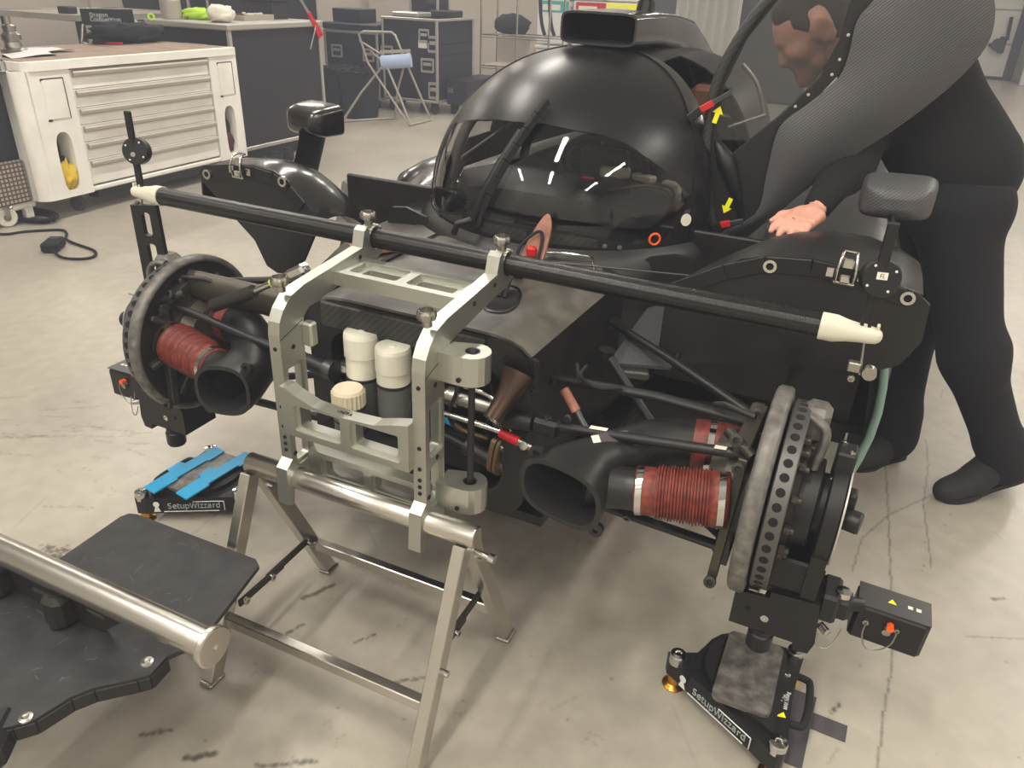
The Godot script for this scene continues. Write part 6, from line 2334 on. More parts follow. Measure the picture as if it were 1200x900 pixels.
func chest():
	var o := thing("tool_chest", "long white tool chest with six drawers and a worn wooden top", "tool chest", Vector3(-4.41, 0, -3.85))
	# local: x out of the front, z along it (nearer the camera is +)
	var b := mb()
	bbox(b, Vector3(-0.46, 0.495, 0.0), Vector3(0.66, 0.73, 1.60), 0.02)
	bbox(b, Vector3(-0.30, 0.14, 0.0), Vector3(0.58, 0.03, 1.60), 0.01)
	obj("body", b, M.chest_white, o)
	var db := mb()
	bbox(db, Vector3(-0.08, 0.10, -0.03), Vector3(0.10, 0.06, 1.08), 0.004)
	obj("plinth", db, M.black, o)
	var P := Basis(Vector3(0, 0, -1), Vector3.UP, Vector3(1, 0, 0))     # outline x runs along -z
	var pocket := [soft([Vector2(0.085, 0.20), Vector2(0.13, 0.165), Vector2(0.175, 0.20), Vector2(0.185, 0.45), Vector2(0.135, 0.505), Vector2(0.085, 0.45)], 4)]
	for e in [[0.82, 0.265, 0], [-0.545, 0.265, 1]]:
		var p := mb()
		prism(p, rect(0.0, 0.125, e[1], 0.845), -0.14, 0.0, Transform3D(P, Vector3(0, 0, e[0])), pocket)
		if e[2] == 0:
			var rr := []
			for i in 7:                       # rounded front corner
				var a := PI / 2 * i / 6.0
				rr.append(Vector2(-0.07 * sin(a), -0.07 + 0.07 * cos(a)))
			rr.append(Vector2(0.0, -0.14))
			rr.append(Vector2(-0.07, -0.14))
			prism(p, [Vector2(0, 0)] + rr.slice(1), 0.125, 0.845, Transform3D(Basis(Vector3(0, 0, -1), Vector3(1, 0, 0), Vector3.UP), Vector3(0, 0, e[0])), [], true)
		var po := obj("end_panel", p, M.chest_white, o)
		var k := mb()
		bbox(k, Vector3(-0.135, 0.33, e[0] - 0.135), Vector3(0.01, 0.40, 0.16), 0.002)
		obj("pocket_back", k, M.grip_grey, po)
		var g := mb()
		var y0 := 0.575
		var y1 := 0.80
		var za: float = e[0] - 0.07
		var zb: float = e[0] - 0.215
		bbox(g, Vector3(0.001, y1, (za + zb) / 2), Vector3(0.004, 0.006, 0.145), 0.001)
		bbox(g, Vector3(0.001, (y0 + y1) / 2, zb), Vector3(0.004, y1 - y0, 0.004), 0.001)
		bbox(g, Vector3(0.001, y0, za - 0.01), Vector3(0.004, 0.012, 0.025), 0.001)
		bbox(g, Vector3(0.001, y1 - 0.006, za - 0.008), Vector3(0.004, 0.016, 0.016), 0.001)
		obj("panel_gap", g, M.hollow, po)
		var h := mb()
		bbox(h, Vector3(0.003, (y0 + y1) / 2, (za + zb) / 2 + 0.002), Vector3(0.005, y1 - y0 - 0.012, 0.132), 0.001)
		obj("panel_hatch", h, M.chest_white, po)
	var tops := [0.838, 0.726, 0.622, 0.522, 0.422, 0.315, 0.165]
	for i in 6:
		var d := mb()
		bbox(d, Vector3(-0.055, (tops[i] + tops[i + 1]) / 2, 0.005), Vector3(0.09, tops[i] - tops[i + 1] - 0.003, 1.085), 0.004)
		var do_ := obj("drawer", d, M.chest_white, o)
		var g := mb()
		prism(g, [Vector2(0, 0), Vector2(0.020, -0.006), Vector2(0.026, -0.014), Vector2(0.025, -0.030), Vector2(0.018, -0.036), Vector2(0.0, -0.038)], -0.53, 0.53, Transform3D(Basis.IDENTITY, Vector3(-0.012, tops[i] - 0.004, 0.005)))
		obj("grip", g, M.grip_grey, do_)
	var t := mb()
	prism(t, rect(-0.87, -0.83, 0.012, 0.83, 0.05, 5), 0.845, 0.892, Transform3D(Basis(Vector3.RIGHT, Vector3.FORWARD, Vector3.UP), Vector3.ZERO))
	var to := obj("top_rim", t, M.chest_white, o)
	for i in 3:
		var w := mb()
		prism(w, rect(-0.84 + i * 0.262, -0.80, -0.582 + i * 0.262, 0.80, 0.01, 2), 0.888, 0.8955, Transform3D(Basis(Vector3.RIGHT, Vector3.FORWARD, Vector3.UP), Vector3.ZERO))
		obj("plank", w, M.wood, to)
	for z in [0.60, -0.60]:
		for x in [-0.12, -0.62]:
			var c := mb()
			lathe(c, [Vector2(0, -0.014), Vector2(0.042, -0.014), Vector2(0.046, -0.008), Vector2(0.046, 0.008), Vector2(0.042, 0.014), Vector2(0, 0.014)], axis(Vector3(x, 0.046, z), Vector3(0.5, 0, 1)), 20)
			bbox(c, Vector3(x, 0.10, z), Vector3(0.05, 0.06, 0.05), 0.01)
			obj("caster", c, M.tape_grey, o)
	# what lies in the pockets and on the top
	crumple("cloth", Vector3(-4.468, 0.235, -3.165), Vector3(0.11, 0.17, 0.13), M.glove_yellow, 5, self, 0.4)
	tag(get_node("cloth"), "yellow cloth bunched in the left pocket of the white tool chest", "cloth")
	crumple("pouch", Vector3(-4.50, 0.28, -3.165), Vector3(0.075, 0.16, 0.13), M.bag, 6, self, 0.15)
	tag(get_node("pouch"), "black pouch standing behind the yellow cloth in the chest pocket", "pouch")
	crumple("rag", Vector3(-4.475, 0.24, -4.53), Vector3(0.09, 0.15, 0.10), M.dark_red, 7, self, 0.3)
	tag(get_node("rag"), "dark maroon rag at the foot of the right pocket of the tool chest", "rag")
	var bo := thing("spray_bottle", "dark bottle standing in the right pocket of the white tool chest", "bottle", Vector3(-4.49, 0.21, -4.545))
	var bt := mb()
	lathe(bt, [Vector2(0, 0), Vector2(0.034, 0), Vector2(0.035, 0.16), Vector2(0.02, 0.19), Vector2(0, 0.19)], Transform3D(), 18)
	obj("bottle_body", bt, M.bag, bo)
	bt = mb()
	lathe(bt, [Vector2(0.016, 0.19), Vector2(0.018, 0.24), Vector2(0, 0.245)], Transform3D(), 14)
	obj("cap", bt, M.rubber, bo)
	var hub := thing("hub_part", "small turned metal fitting standing on the near end of the tool chest", "fitting", Vector3(-4.95, 0.8955, -3.36))
	var hm := mb()
	lathe(hm, [Vector2(0, 0), Vector2(0.075, 0), Vector2(0.075, 0.02), Vector2(0.05, 0.03), Vector2(0.045, 0.06), Vector2(0.055, 0.07), Vector2(0.055, 0.10), Vector2(0.035, 0.115), Vector2(0.04, 0.15), Vector2(0.018, 0.16), Vector2(0.016, 0.20), Vector2(0, 0.20)], Transform3D(), 24)
	obj("turned_body", hm, M.steel, hub)
	for q in [[-4.72, -3.28, 0.3, 0.0, "crumpled white sheet lying on the front left corner of the tool chest"], [-4.88, -3.48, -0.2, 0.004, "white sheet of paper behind the first one on the tool chest top"]]:
		var rows := []
		for i in 6:
			var r := []
			for j in 6:
				r.append(Vector3(q[0] + (i - 2.5) * 0.045, 0.897 + q[3] + 0.006 + 0.006 * sin(i * 1.3 + j * 0.9), q[1] + (j - 2.5) * 0.06 + q[2] * (i - 2.5) * 0.04))
			rows.append(r)
		var pm := mb()
		sheet(pm, rows, 0.001)
		tag(obj("paper", pm, M.paper), q[4], "paper")
	var pen := mb()
	tube(pen, [Vector3(-5.18, 0.905, -4.10), Vector3(-5.0, 0.905, -4.20)], 0.008, 8)
	tag(obj("marker_pen", pen, M.red), "red pen lying on the tool chest beside the dark jacket", "pen")
	crumple("jacket", Vector3(-5.13, 0.955, -4.36), Vector3(0.26, 0.15, 0.62), M.bag, 12, self, 0.3)
	tag(get_node("jacket"), "dark jacket heaped on the back of the tool chest", "jacket")
	var tp := mb()
	lathe(tp, [Vector2(0.014, -0.01), Vector2(0.026, -0.01), Vector2(0.026, 0.01), Vector2(0.014, 0.01), Vector2(0.014, -0.01)], axis(Vector3(-5.15, 1.06, -4.62), Vector3(1, 0.2, 0.6)), 18)
	tag(obj("tape_roll", tp, M.hivis), "small yellow roll on the end of the dark jacket", "roll")


func left_trolley():
	var o := thing("equipment_trolley", "dark wheeled case with pale edging left of the white tool chest", "trolley", Vector3(-4.9, 0, -2.7))
	var b := mb()
	bbox(b, Vector3(-0.05, 0.66, -0.02), Vector3(0.78, 0.72, 0.56), 0.01)
	obj("case_body", b, M.case_black, o)
	var e := mb()
	bbox(e, Vector3(0.345, 0.62, -0.295), Vector3(0.022, 0.80, 0.022), 0.003)
	bbox(e, Vector3(0.345, 1.02, -0.02), Vector3(0.022, 0.022, 0.56), 0.003)
	objs("edge_trim", e, M.alu_edge, o)
	var sc := mb()
	for y in [0.3, 0.45, 0.6, 0.75, 0.9]:
		bolt(sc, Vector3(0.357, y, -0.295), Vector3.RIGHT, 0.005, 0.003)
	objs("trim_rivet", sc, M.dark_iron, o)
	var p := mb()
	bbox(p, Vector3(0.36, 0.245, -0.06), Vector3(0.03, 0.24, 0.40), 0.006)
	obj("perforated_panel", p, M.expanded_metal, o)
	var f := mb()
	bbox(f, Vector3(0.30, 0.105, -0.02), Vector3(0.10, 0.05, 0.55), 0.008)
	bbox(f, Vector3(0.325, 0.085, -0.245), Vector3(0.045, 0.13, 0.05), 0.006)
	obj("chassis_rail", f, M.chest_white, o)
	var c := mb()
	lathe(c, [Vector2(0, -0.016), Vector2(0.05, -0.016), Vector2(0.056, -0.01), Vector2(0.056, 0.01), Vector2(0.05, 0.016), Vector2(0, 0.016)], axis(Vector3(0.34, 0.057, -0.10), Vector3(0.9, 0, 0.3)), 24)
	var co := obj("caster", c, M.bottle_plastic, o)
	c = mb()
	bbox(c, Vector3(0.36, 0.09, -0.10), Vector3(0.012, 0.07, 0.03), 0.003)
	lathe(c, [Vector2(0, 0.0), Vector2(0.02, 0.0), Vector2(0.02, 0.006), Vector2(0, 0.006)], axis(Vector3(0.355, 0.057, -0.095), Vector3(0.9, 0, 0.3)), 14)
	bbox(c, Vector3(0.38, 0.125, -0.09), Vector3(0.09, 0.014, 0.02), 0.004)
	obj("caster_fork", c, M.steel, co)
	var wl := mb()
	for q in [[-0.35, -0.2], [-0.35, 0.2], [0.3, 0.2]]:
		lathe(wl, [Vector2(0, -0.016), Vector2(0.056, -0.014), Vector2(0.056, 0.014), Vector2(0, 0.016)], axis(Vector3(q[0], 0.057, q[1]), Vector3.RIGHT), 18)
		bbox(wl, Vector3(q[0], 0.2, q[1]), Vector3(0.05, 0.2, 0.05), 0.01)
	objs("rear_caster", wl, M.rubber, o)


func cables():
	var o := thing("mains_adapter", "black adapter box on the floor at the end of a black cable", "adapter", Vector3(-3.968, 0, -2.645), 0.6)
	var b := mb()
	bbox(b, Vector3(0, 0.028, 0), Vector3(0.085, 0.056, 0.15), 0.012)
	obj("adapter_case", b, M.rubber, o)
	var l := mb()
	bbox(l, Vector3(0, 0.0565, -0.035), Vector3(0.05, 0.001, 0.03), 0.0003)
	obj("adapter_label", l, M.tape_grey, o)
	var c := mb()
	tube(c, curve([Vector3(-4.75, 0.008, -2.60), Vector3(-4.44, 0.008, -2.663), Vector3(-4.368, 0.008, -2.767), Vector3(-4.239, 0.008, -2.887), Vector3(-4.15, 0.008, -2.862), Vector3(-4.06, 0.008, -2.79), Vector3(-3.95, 0.008, -2.757), Vector3(-3.757, 0.008, -2.725), Vector3(-3.672, 0.008, -2.654), Vector3(-3.70, 0.008, -2.59), Vector3(-3.80, 0.01, -2.56), Vector3(-3.92, 0.02, -2.60)], 6), 0.0075, 8)
	tag(obj("cable", c, M.rubber), "black cable snaking over the floor from under the trolley to the adapter box", "cable")
	var k := mb()
	var pts := []
	for i in 55:
		var a := TAU * i / 18.0
		pts.append(Vector3(-4.60 + (0.17 + 0.008 * (i / 18)) * cos(a) + 0.012 * (i / 18), 0.009 + 0.012 * (i / 18), -2.97 + (0.075 + 0.01 * (i / 18)) * sin(a)))
	tube(k, pts, 0.008, 8)
	tag(obj("cable_coil", k, M.rubber), "black cable lying in loose loops under the corner of the tool chest", "cable")


func edge_box(o: Node3D, c: Vector3, s: Vector3, m: Material, skip_edges := false):
	var b := mb()
	bbox(b, c, s, 0.006)
	var bo := obj("case_body", b, m, o)
	if skip_edges:
		return
	var e := mb()
	var h := s / 2.0
	for x in [-1, 1]:
		for z in [-1, 1]:
			bbox(e, c + Vector3(x * h.x, 0, z * h.z), Vector3(0.028, s.y + 0.01, 0.028), 0.004)
		for y in [-1, 1]:
			bbox(e, c + Vector3(x * h.x, y * h.y, 0), Vector3(0.028, 0.028, s.z + 0.01), 0.004)
	for z in [-1, 1]:
		for y in [-1, 1]:
			bbox(e, c + Vector3(0, y * h.y, z * h.z), Vector3(s.x + 0.01, 0.028, 0.028), 0.004)
	obj("edge_trim", e, M.alu_edge, bo)


func recess(o: Node, at: Vector3, w: float, h: float, called := "recessed_handle"):   # plated dish with a drop handle, facing +z
	var r := mb()
	prism(r, rect(-w / 2, -h / 2, w / 2, h / 2, 0.012), -0.004, 0.008, Transform3D(Basis(), at), [rect(-w * 0.38, -h * 0.34, w * 0.38, h * 0.34, 0.006)])
	var ro := obj(called, r, M.plate_metal, o)
	var d := mb()
	bbox(d, at + Vector3(0, 0, 0.001), Vector3(w * 0.76, h * 0.68, 0.003), 0.001)
	obj("dish", d, M.dark_iron, ro)
	var g := mb()
	bbox(g, at + Vector3(0, h * 0.08, 0.008), Vector3(w * 0.6, h * 0.22, 0.012), 0.003)
	obj("drop_handle", g, M.plate_metal, ro)


func cabinet():
	var o := thing("dark_cabinet", "long dark cabinet with metal edging and a cluttered worktop, behind the white tool chest", "cabinet", Vector3(-5.0, 0, -5.35))
	var b := mb()
	bbox(b, Vector3(0.0, 0.55, 0.0), Vector3(0.80, 0.88, 1.04), 0.006)
	obj("cabinet_body", b, M.cabinet_dark, o)
	var e := mb()
	for z in [-0.53, 0.53]:
		bbox(e, Vector3(0.40, 0.56, z), Vector3(0.03, 0.92, 0.03), 0.004)
		bbox(e, Vector3(-0.40, 0.56, z), Vector3(0.03, 0.92, 0.03), 0.004)
	bbox(e, Vector3(0.40, 0.12, 0), Vector3(0.03, 0.03, 1.06), 0.004)
	objs("edge_trim", e, M.alu_edge, o)
	var t := mb()
	bbox(t, Vector3(0.0, 1.01, 0.0), Vector3(0.86, 0.045, 1.12), 0.008)
	obj("worktop", t, M.alu_edge, o)
	var k := mb()
	bbox(k, Vector3(0, 0.06, 0), Vector3(0.70, 0.1, 0.96), 0.01)
	obj("plinth", k, M.black, o)
	var l := mb()
	bbox(l, Vector3(0.05, 0.80, 0.525), Vector3(0.22, 0.16, 0.012), 0.004)
	obj("riveted_plate", l, M.grip_grey, o)
	# things on the worktop
	crumple("hivis_glove", Vector3(-5.15, 1.065, -5.08), Vector3(0.30, 0.10, 0.16), M.hivis, 15, self, 0.25)
	tag(get_node("hivis_glove"), "lime green glove lying on the near end of the dark cabinet", "glove")
	crumple("white_cloth", Vector3(-4.78, 1.09, -4.95), Vector3(0.20, 0.13, 0.20), M.label_white, 16, self, 0.22)
	tag(get_node("white_cloth"), "cream cloth bundle on the front corner of the dark cabinet", "cloth")
	var tin := thing("grey_canister", "pale grey canister with a bail at the far left of the dark cabinet top", "canister", Vector3(-5.3, 1.0325, -4.96))
	var tm := mb()
	lathe(tm, [Vector2(0, 0), Vector2(0.075, 0), Vector2(0.078, 0.01), Vector2(0.078, 0.13), Vector2(0.07, 0.145), Vector2(0, 0.145)], Transform3D(), 24)
	obj("canister_body", tm, M.grip_grey, tin)
	tm = mb()
	tube(tm, curve([Vector3(0, 0.12, 0.08), Vector3(0, 0.2, 0.06), Vector3(0, 0.22, 0), Vector3(0, 0.2, -0.06), Vector3(0, 0.12, -0.08)], 4), 0.005, 6)
	obj("bail", tm, M.steel, tin)
	for q in [[-4.92, -5.30, 0.16, 0.05, "flat tray of small red and white parts in the middle of the cabinet top", M.dark_red], [-4.95, -5.50, 0.2, 0.04, "second tray of small parts, nearer the dark crate on the cabinet top", M.tip_white]]:
		var tr := thing("parts_tray", q[4], "tray", Vector3(q[0], 1.0325, q[1]))
		var m := mb()
		for s in [[0, 0.004, 0, 0.24, 0.008, q[2]], [0.118, 0.02, 0, 0.006, 0.04, q[2]], [-0.118, 0.02, 0, 0.006, 0.04, q[2]], [0, 0.02, q[2] / 2, 0.24, 0.04, 0.006], [0, 0.02, -q[2] / 2, 0.24, 0.04, 0.006]]:
			bbox(m, Vector3(s[0], s[1], s[2]), Vector3(s[3], s[4], s[5]), 0.001)
		obj("tray_pan", m, M.grip_grey, tr)
		m = mb()
		for i in 9:
			bbox(m, Vector3(rng.randf_range(-0.09, 0.09), rng.randf_range(0.015, 0.045), rng.randf_range(-q[2] * 0.4, q[2] * 0.4)), Vector3(0.05, 0.018, 0.03), 0.004, Basis(Vector3.UP, rng.randf() * 6.0))
		var po := obj("small_parts", m, q[5], tr)
		po.set_meta("kind", "stuff")
	var cr := thing("dark_crate", "dark plastic crate standing on the far end of the dark cabinet top", "crate", Vector3(-5.05, 1.0325, -5.76))
	var cm := mb()
	bbox(cm, Vector3(0, 0.07, 0), Vector3(0.34, 0.14, 0.2), 0.012)
	bbox(cm, Vector3(0, 0.145, 0), Vector3(0.38, 0.02, 0.23), 0.006)
	obj("crate_shell", cm, M.cabinet_dark, cr)
	cm = mb()
	bbox(cm, Vector3(0.03, 0.20, 0.0), Vector3(0.14, 0.09, 0.12), 0.008)
	obj("inner_box", cm, M.purple_grey, cr)
	# hanging tool with red grip
	var ht := thing("hand_tool", "red-handled hand tool hanging off the far front corner of the dark cabinet", "tool", Vector3(-4.575, 0.90, -5.84))
	var hm := mb()
	bar(hm, Vector3(0.015, 0.0, 0.0), Vector3(0.0, 0.20, 0.10), 0.022, 0.03)
	bar(hm, Vector3(0.02, 0.02, -0.03), Vector3(0.01, 0.14, 0.06), 0.02, 0.025)
	obj("red_grip", hm, M.red, ht)
	hm = mb()
	bar(hm, Vector3(0.0, 0.18, 0.09), Vector3(-0.03, 0.30, 0.16), 0.014, 0.02)
	tube(hm, [Vector3(0.018, 0.10, 0.04), Vector3(0.02, -0.08, 0.14)], 0.006, 6)
	obj("tool_shank", hm, M.steel, ht)
	# bits on the floor along its foot
	for q in [[-4.44, -4.99, 0.13, "round black part on the floor at the foot of the dark cabinet, nearest the mirror"], [-4.46, -5.18, 0.09, "smaller black part on the floor behind the round one by the dark cabinet"]]:
		var p := thing("floor_part", q[3], "part", Vector3(q[0], 0, q[1]), 0.5)
		var pm := mb()
		lathe(pm, [Vector2(0, 0), Vector2(q[2] * 0.5, 0), Vector2(q[2] * 0.55, 0.03), Vector2(q[2] * 0.35, 0.07), Vector2(q[2] * 0.3, 0.10), Vector2(0, 0.11)], Transform3D(), 20)
		obj("part_body", pm, M.rubber, p)
		pm = mb()
		for i in 5:
			bbox(pm, Vector3(0.03 * cos(i * 1.25) * q[2] * 12, 0.05, 0.03 * sin(i * 1.25) * q[2] * 12), Vector3(0.03, 0.06, 0.03), 0.006)
		obj("part_lug", pm, M.bag, p)


func cases():
	# big flight case: lidded box on casters with butterfly latches and recessed handles
	var o := thing("flight_case", "tall black flight case on casters with metal corners, behind the paper roll stand", "flight case", Vector3(-5.02, 0, -8.43))
	edge_box(o, Vector3(0, 0.56, 0), Vector3(0.70, 0.84, 0.84), M.case_black)
	var sh := mb()
	for y in [0.74, 0.62]:
		bbox(sh, Vector3(0.352, y, 0), Vector3(0.006, 0.006, 0.82), 0.001)
	objs("panel_joint", sh, M.hollow, o)
	recess(o, Vector3(0.19, 0.82, 0.425), 0.13, 0.14, "butterfly_latch")
	recess(o, Vector3(0.30, 0.74, 0.425), 0.12, 0.17, "butterfly_latch")
	recess(o, Vector3(0.23, 0.52, 0.425), 0.17, 0.15)
	recess(o, Vector3(0.30, 0.26, 0.425), 0.12, 0.18, "butterfly_latch")
	recess(o, Vector3(-0.30, 0.62, 0.425), 0.16, 0.15)
	var lb := mb()
	bbox(lb, Vector3(0.17, 0.735, 0.425), Vector3(0.11, 0.08, 0.006), 0.001)
	obj("card_label", lb, M.label_white, o)
	var mk := mb()
	for r in [0.785, -0.785]:
		bbox(mk, Vector3(0.03, 0.50, 0.424), Vector3(0.07, 0.01, 0.004), 0.001, Basis(Vector3.BACK, r))
	obj("cross_mark", mk, M.tape_grey, o)
	for x in [-0.28, 0.28]:
		for z in [-0.33, 0.36]:
			var c := mb()
			lathe(c, [Vector2(0, -0.018), Vector2(0.05, -0.018), Vector2(0.05, 0.018), Vector2(0, 0.018)], axis(Vector3(x, 0.05, z), Vector3(1, 0, 0.4)), 18)
			bbox(c, Vector3(x, 0.11, z), Vector3(0.07, 0.05, 0.07), 0.008)
			obj("caster", c, M.dark_iron, o)
	var bx := thing("side_case", "low black box against the right side of the tall flight case", "case", Vector3(-4.50, 0, -8.55))
	edge_box(bx, Vector3(0, 0.24, 0), Vector3(0.26, 0.26, 0.80), M.case_black, true)
	var lg := mb()
	bbox(lg, Vector3(-0.08, 0.26, 0.405), Vector3(0.07, 0.05, 0.01), 0.003)
	obj("lug", lg, M.steel, bx)
	var ft := mb()
	for x in [-0.08, 0.08]:
		for z in [-0.3, 0.3]:
			lathe(ft, [Vector2(0, 0), Vector2(0.05, 0), Vector2(0.05, 0.11), Vector2(0, 0.11)], Transform3D(Basis(), Vector3(x, 0, z)), 12)
	objs("roller_foot", ft, M.rubber, bx)
	# box files and lids on top of the case
	for q in [[-5.10, -8.20, 0.34, 0.05, 0.30, "flat grey lid lying on the tall flight case", M.alu_edge], [-4.86, -8.55, 0.26, 0.07, 0.34, "dark flat case lying on the back of the tall flight case", M.cabinet_dark]]:
		var b := mb()
		bbox(b, Vector3(q[0], 0.996 + q[3] / 2, q[1]), Vector3(q[2], q[3], q[4]), 0.01)
		tag(obj("case_lid", b, q[6]), q[5], "lid")
	var st := thing("stacked_case", "black case with two white cards standing at the back of the tall flight case", "case", Vector3(-5.15, 0.996, -8.68))
	edge_box(st, Vector3(0, 0.22, 0), Vector3(0.36, 0.42, 0.26), M.case_black)
	for y in [0.16, 0.30]:
		var c := mb()
		bbox(c, Vector3(0.09, y, 0.134), Vector3(0.12, 0.07, 0.004), 0.001)
		obj("card_label", c, M.tape_grey, st)
	# second flight case to the left
	var s := thing("flight_case", "lower black flight case with a lid, left of the tall one behind the bins", "flight case", Vector3(-5.80, 0, -8.35))
	edge_box(s, Vector3(0, 0.46, 0), Vector3(0.72, 0.70, 0.72), M.case_black)
	recess(s, Vector3(-0.20, 0.60, 0.365), 0.15, 0.14)
	recess(s, Vector3(0.24, 0.58, 0.365), 0.15, 0.14)
	var ld := mb()
	bbox(ld, Vector3(0.0, 0.865, 0.0), Vector3(0.76, 0.07, 0.76), 0.012)
	obj("lid", ld, M.case_black, s)
	var cs := mb()
	for x in [-0.28, 0.28]:
		for z in [-0.28, 0.28]:
			lathe(cs, [Vector2(0, -0.018), Vector2(0.05, -0.018), Vector2(0.05, 0.018), Vector2(0, 0.018)], axis(Vector3(x, 0.05, z), Vector3.RIGHT), 16)
	objs("caster", cs, M.dark_iron, s)
	var db := mb()
	bbox(db, Vector3(-5.95, 0.975, -8.3), Vector3(0.40, 0.14, 0.32), 0.008)
	tag(obj("black_box", db, M.cabinet_dark), "plain black box on the lower flight case, left of the tall one", "box")
	# two waste bins with liners
	for q in [[-5.62, -7.45, "black waste bin with a liner, left of the pair beside the flight cases"], [-5.27, -7.38, "black waste bin with a liner, right of the pair next to the paper roll stand"]]:
		var b := thing("waste_bin", q[2], "bin", Vector3(q[0], 0, q[1]), 0.0, "waste bins")
		var m := mb()
		loft(m, [at_frame(se(32, 0.145, 0.17, 4.0), Vector3(0, 0, 0), Vector3.RIGHT, Vector3.FORWARD), at_frame(se(32, 0.175, 0.20, 4.0), Vector3(0, 0.46, 0), Vector3.RIGHT, Vector3.FORWARD)], true, false)
		obj("bin_shell", m, M.bag, b)
		m = mb()
		var rings := []
		for k in 4:
			var rr := PackedVector3Array()
			var base := se(40, 0.182 + 0.004 * k, 0.207 + 0.004 * k, 4.0)
			for i in 40:
				rr.append(Vector3(base[i].x, [0.40, 0.47, 0.49, 0.48][k] + 0.012 * sin(i * 1.9 + k), base[i].y))
			rings.append(rr)
		loft(m, rings, false, false)
		obj("liner", m, M.rubber, b)
		m = mb()
		loft(m, [at_frame(se(32, 0.17, 0.195, 4.0), Vector3(0, 0.44, 0), Vector3.RIGHT, Vector3.FORWARD), at_frame(se(32, 0.172, 0.197, 4.0), Vector3(0, 0.445, 0), Vector3.RIGHT, Vector3.FORWARD)])
		obj("rubbish", m, M.hollow, b)
	# tubular stand with a roll of blue paper
	var r := thing("paper_roll_stand", "grey tubular stand holding a roll of pale blue paper in front of the flight cases", "stand", Vector3(-4.86, 0, -7.2))
	var t := mb()
	var zf := 0.08
	tube(t, curve([Vector3(0.35, 0.012, 0.02), Vector3(0.23, 0.30, 0.04), Vector3(0.09, 0.60, 0.06), Vector3(-0.10, 0.70, 0.04)], 1), 0.012, 8)
	tube(t, [Vector3(0.33, 0.013, 0.02), Vector3(-0.10, 0.60, 0.10), Vector3(-0.19, 0.86, 0.10), Vector3(-0.15, 0.885, 0.08), Vector3(0.10, 0.885, -0.06), Vector3(0.14, 0.86, -0.06), Vector3(0.24, 0.60, -0.10), Vector3(0.33, 0.013, -0.42)], 0.012, 8)
	tube(t, [Vector3(0.33, 0.013, 0.02), Vector3(0.34, 0.013, -0.20), Vector3(0.33, 0.013, -0.42)], 0.012, 8)
	tube(t, [Vector3(-0.19, 0.80, 0.10), Vector3(0.13, 0.62, 0.0), Vector3(0.27, 0.70, -0.12)], 0.010, 8)
	tube(t, [Vector3(0.05, 0.60, 0.0), Vector3(-0.20, 0.30, 0.10), Vector3(-0.36, 0.013, 0.24)], 0.012, 8)
	tube(t, [Vector3(0.22, 0.60, -0.10), Vector3(0.05, 0.30, -0.20), Vector3(-0.05, 0.013, -0.30)], 0.012, 8)
	tube(t, [Vector3(-0.42, 0.013, 0.34), Vector3(-0.36, 0.013, 0.24), Vector3(-0.05, 0.013, -0.30)], 0.012, 8)
	obj("tube_frame", t, M.grip_grey, r)
	var p := mb()
	tube(p, [Vector3(0.03, 0.60, 0.04), Vector3(0.31, 0.635, -0.08)], 0.068, 24)
	var po := obj("paper_roll", p, M.paper_blue, r)
	p = mb()
	tube(p, [Vector3(0.02, 0.599, 0.044), Vector3(0.032, 0.60, 0.039)], 0.03, 16)
	obj("roll_core", p, M.dark_iron, po)
	p = mb()
	bar(p, Vector3(0.02, 0.70, 0.05), Vector3(0.31, 0.725, -0.07), 0.012, 0.03)
	obj("tear_bar", p, M.grip_grey, r)


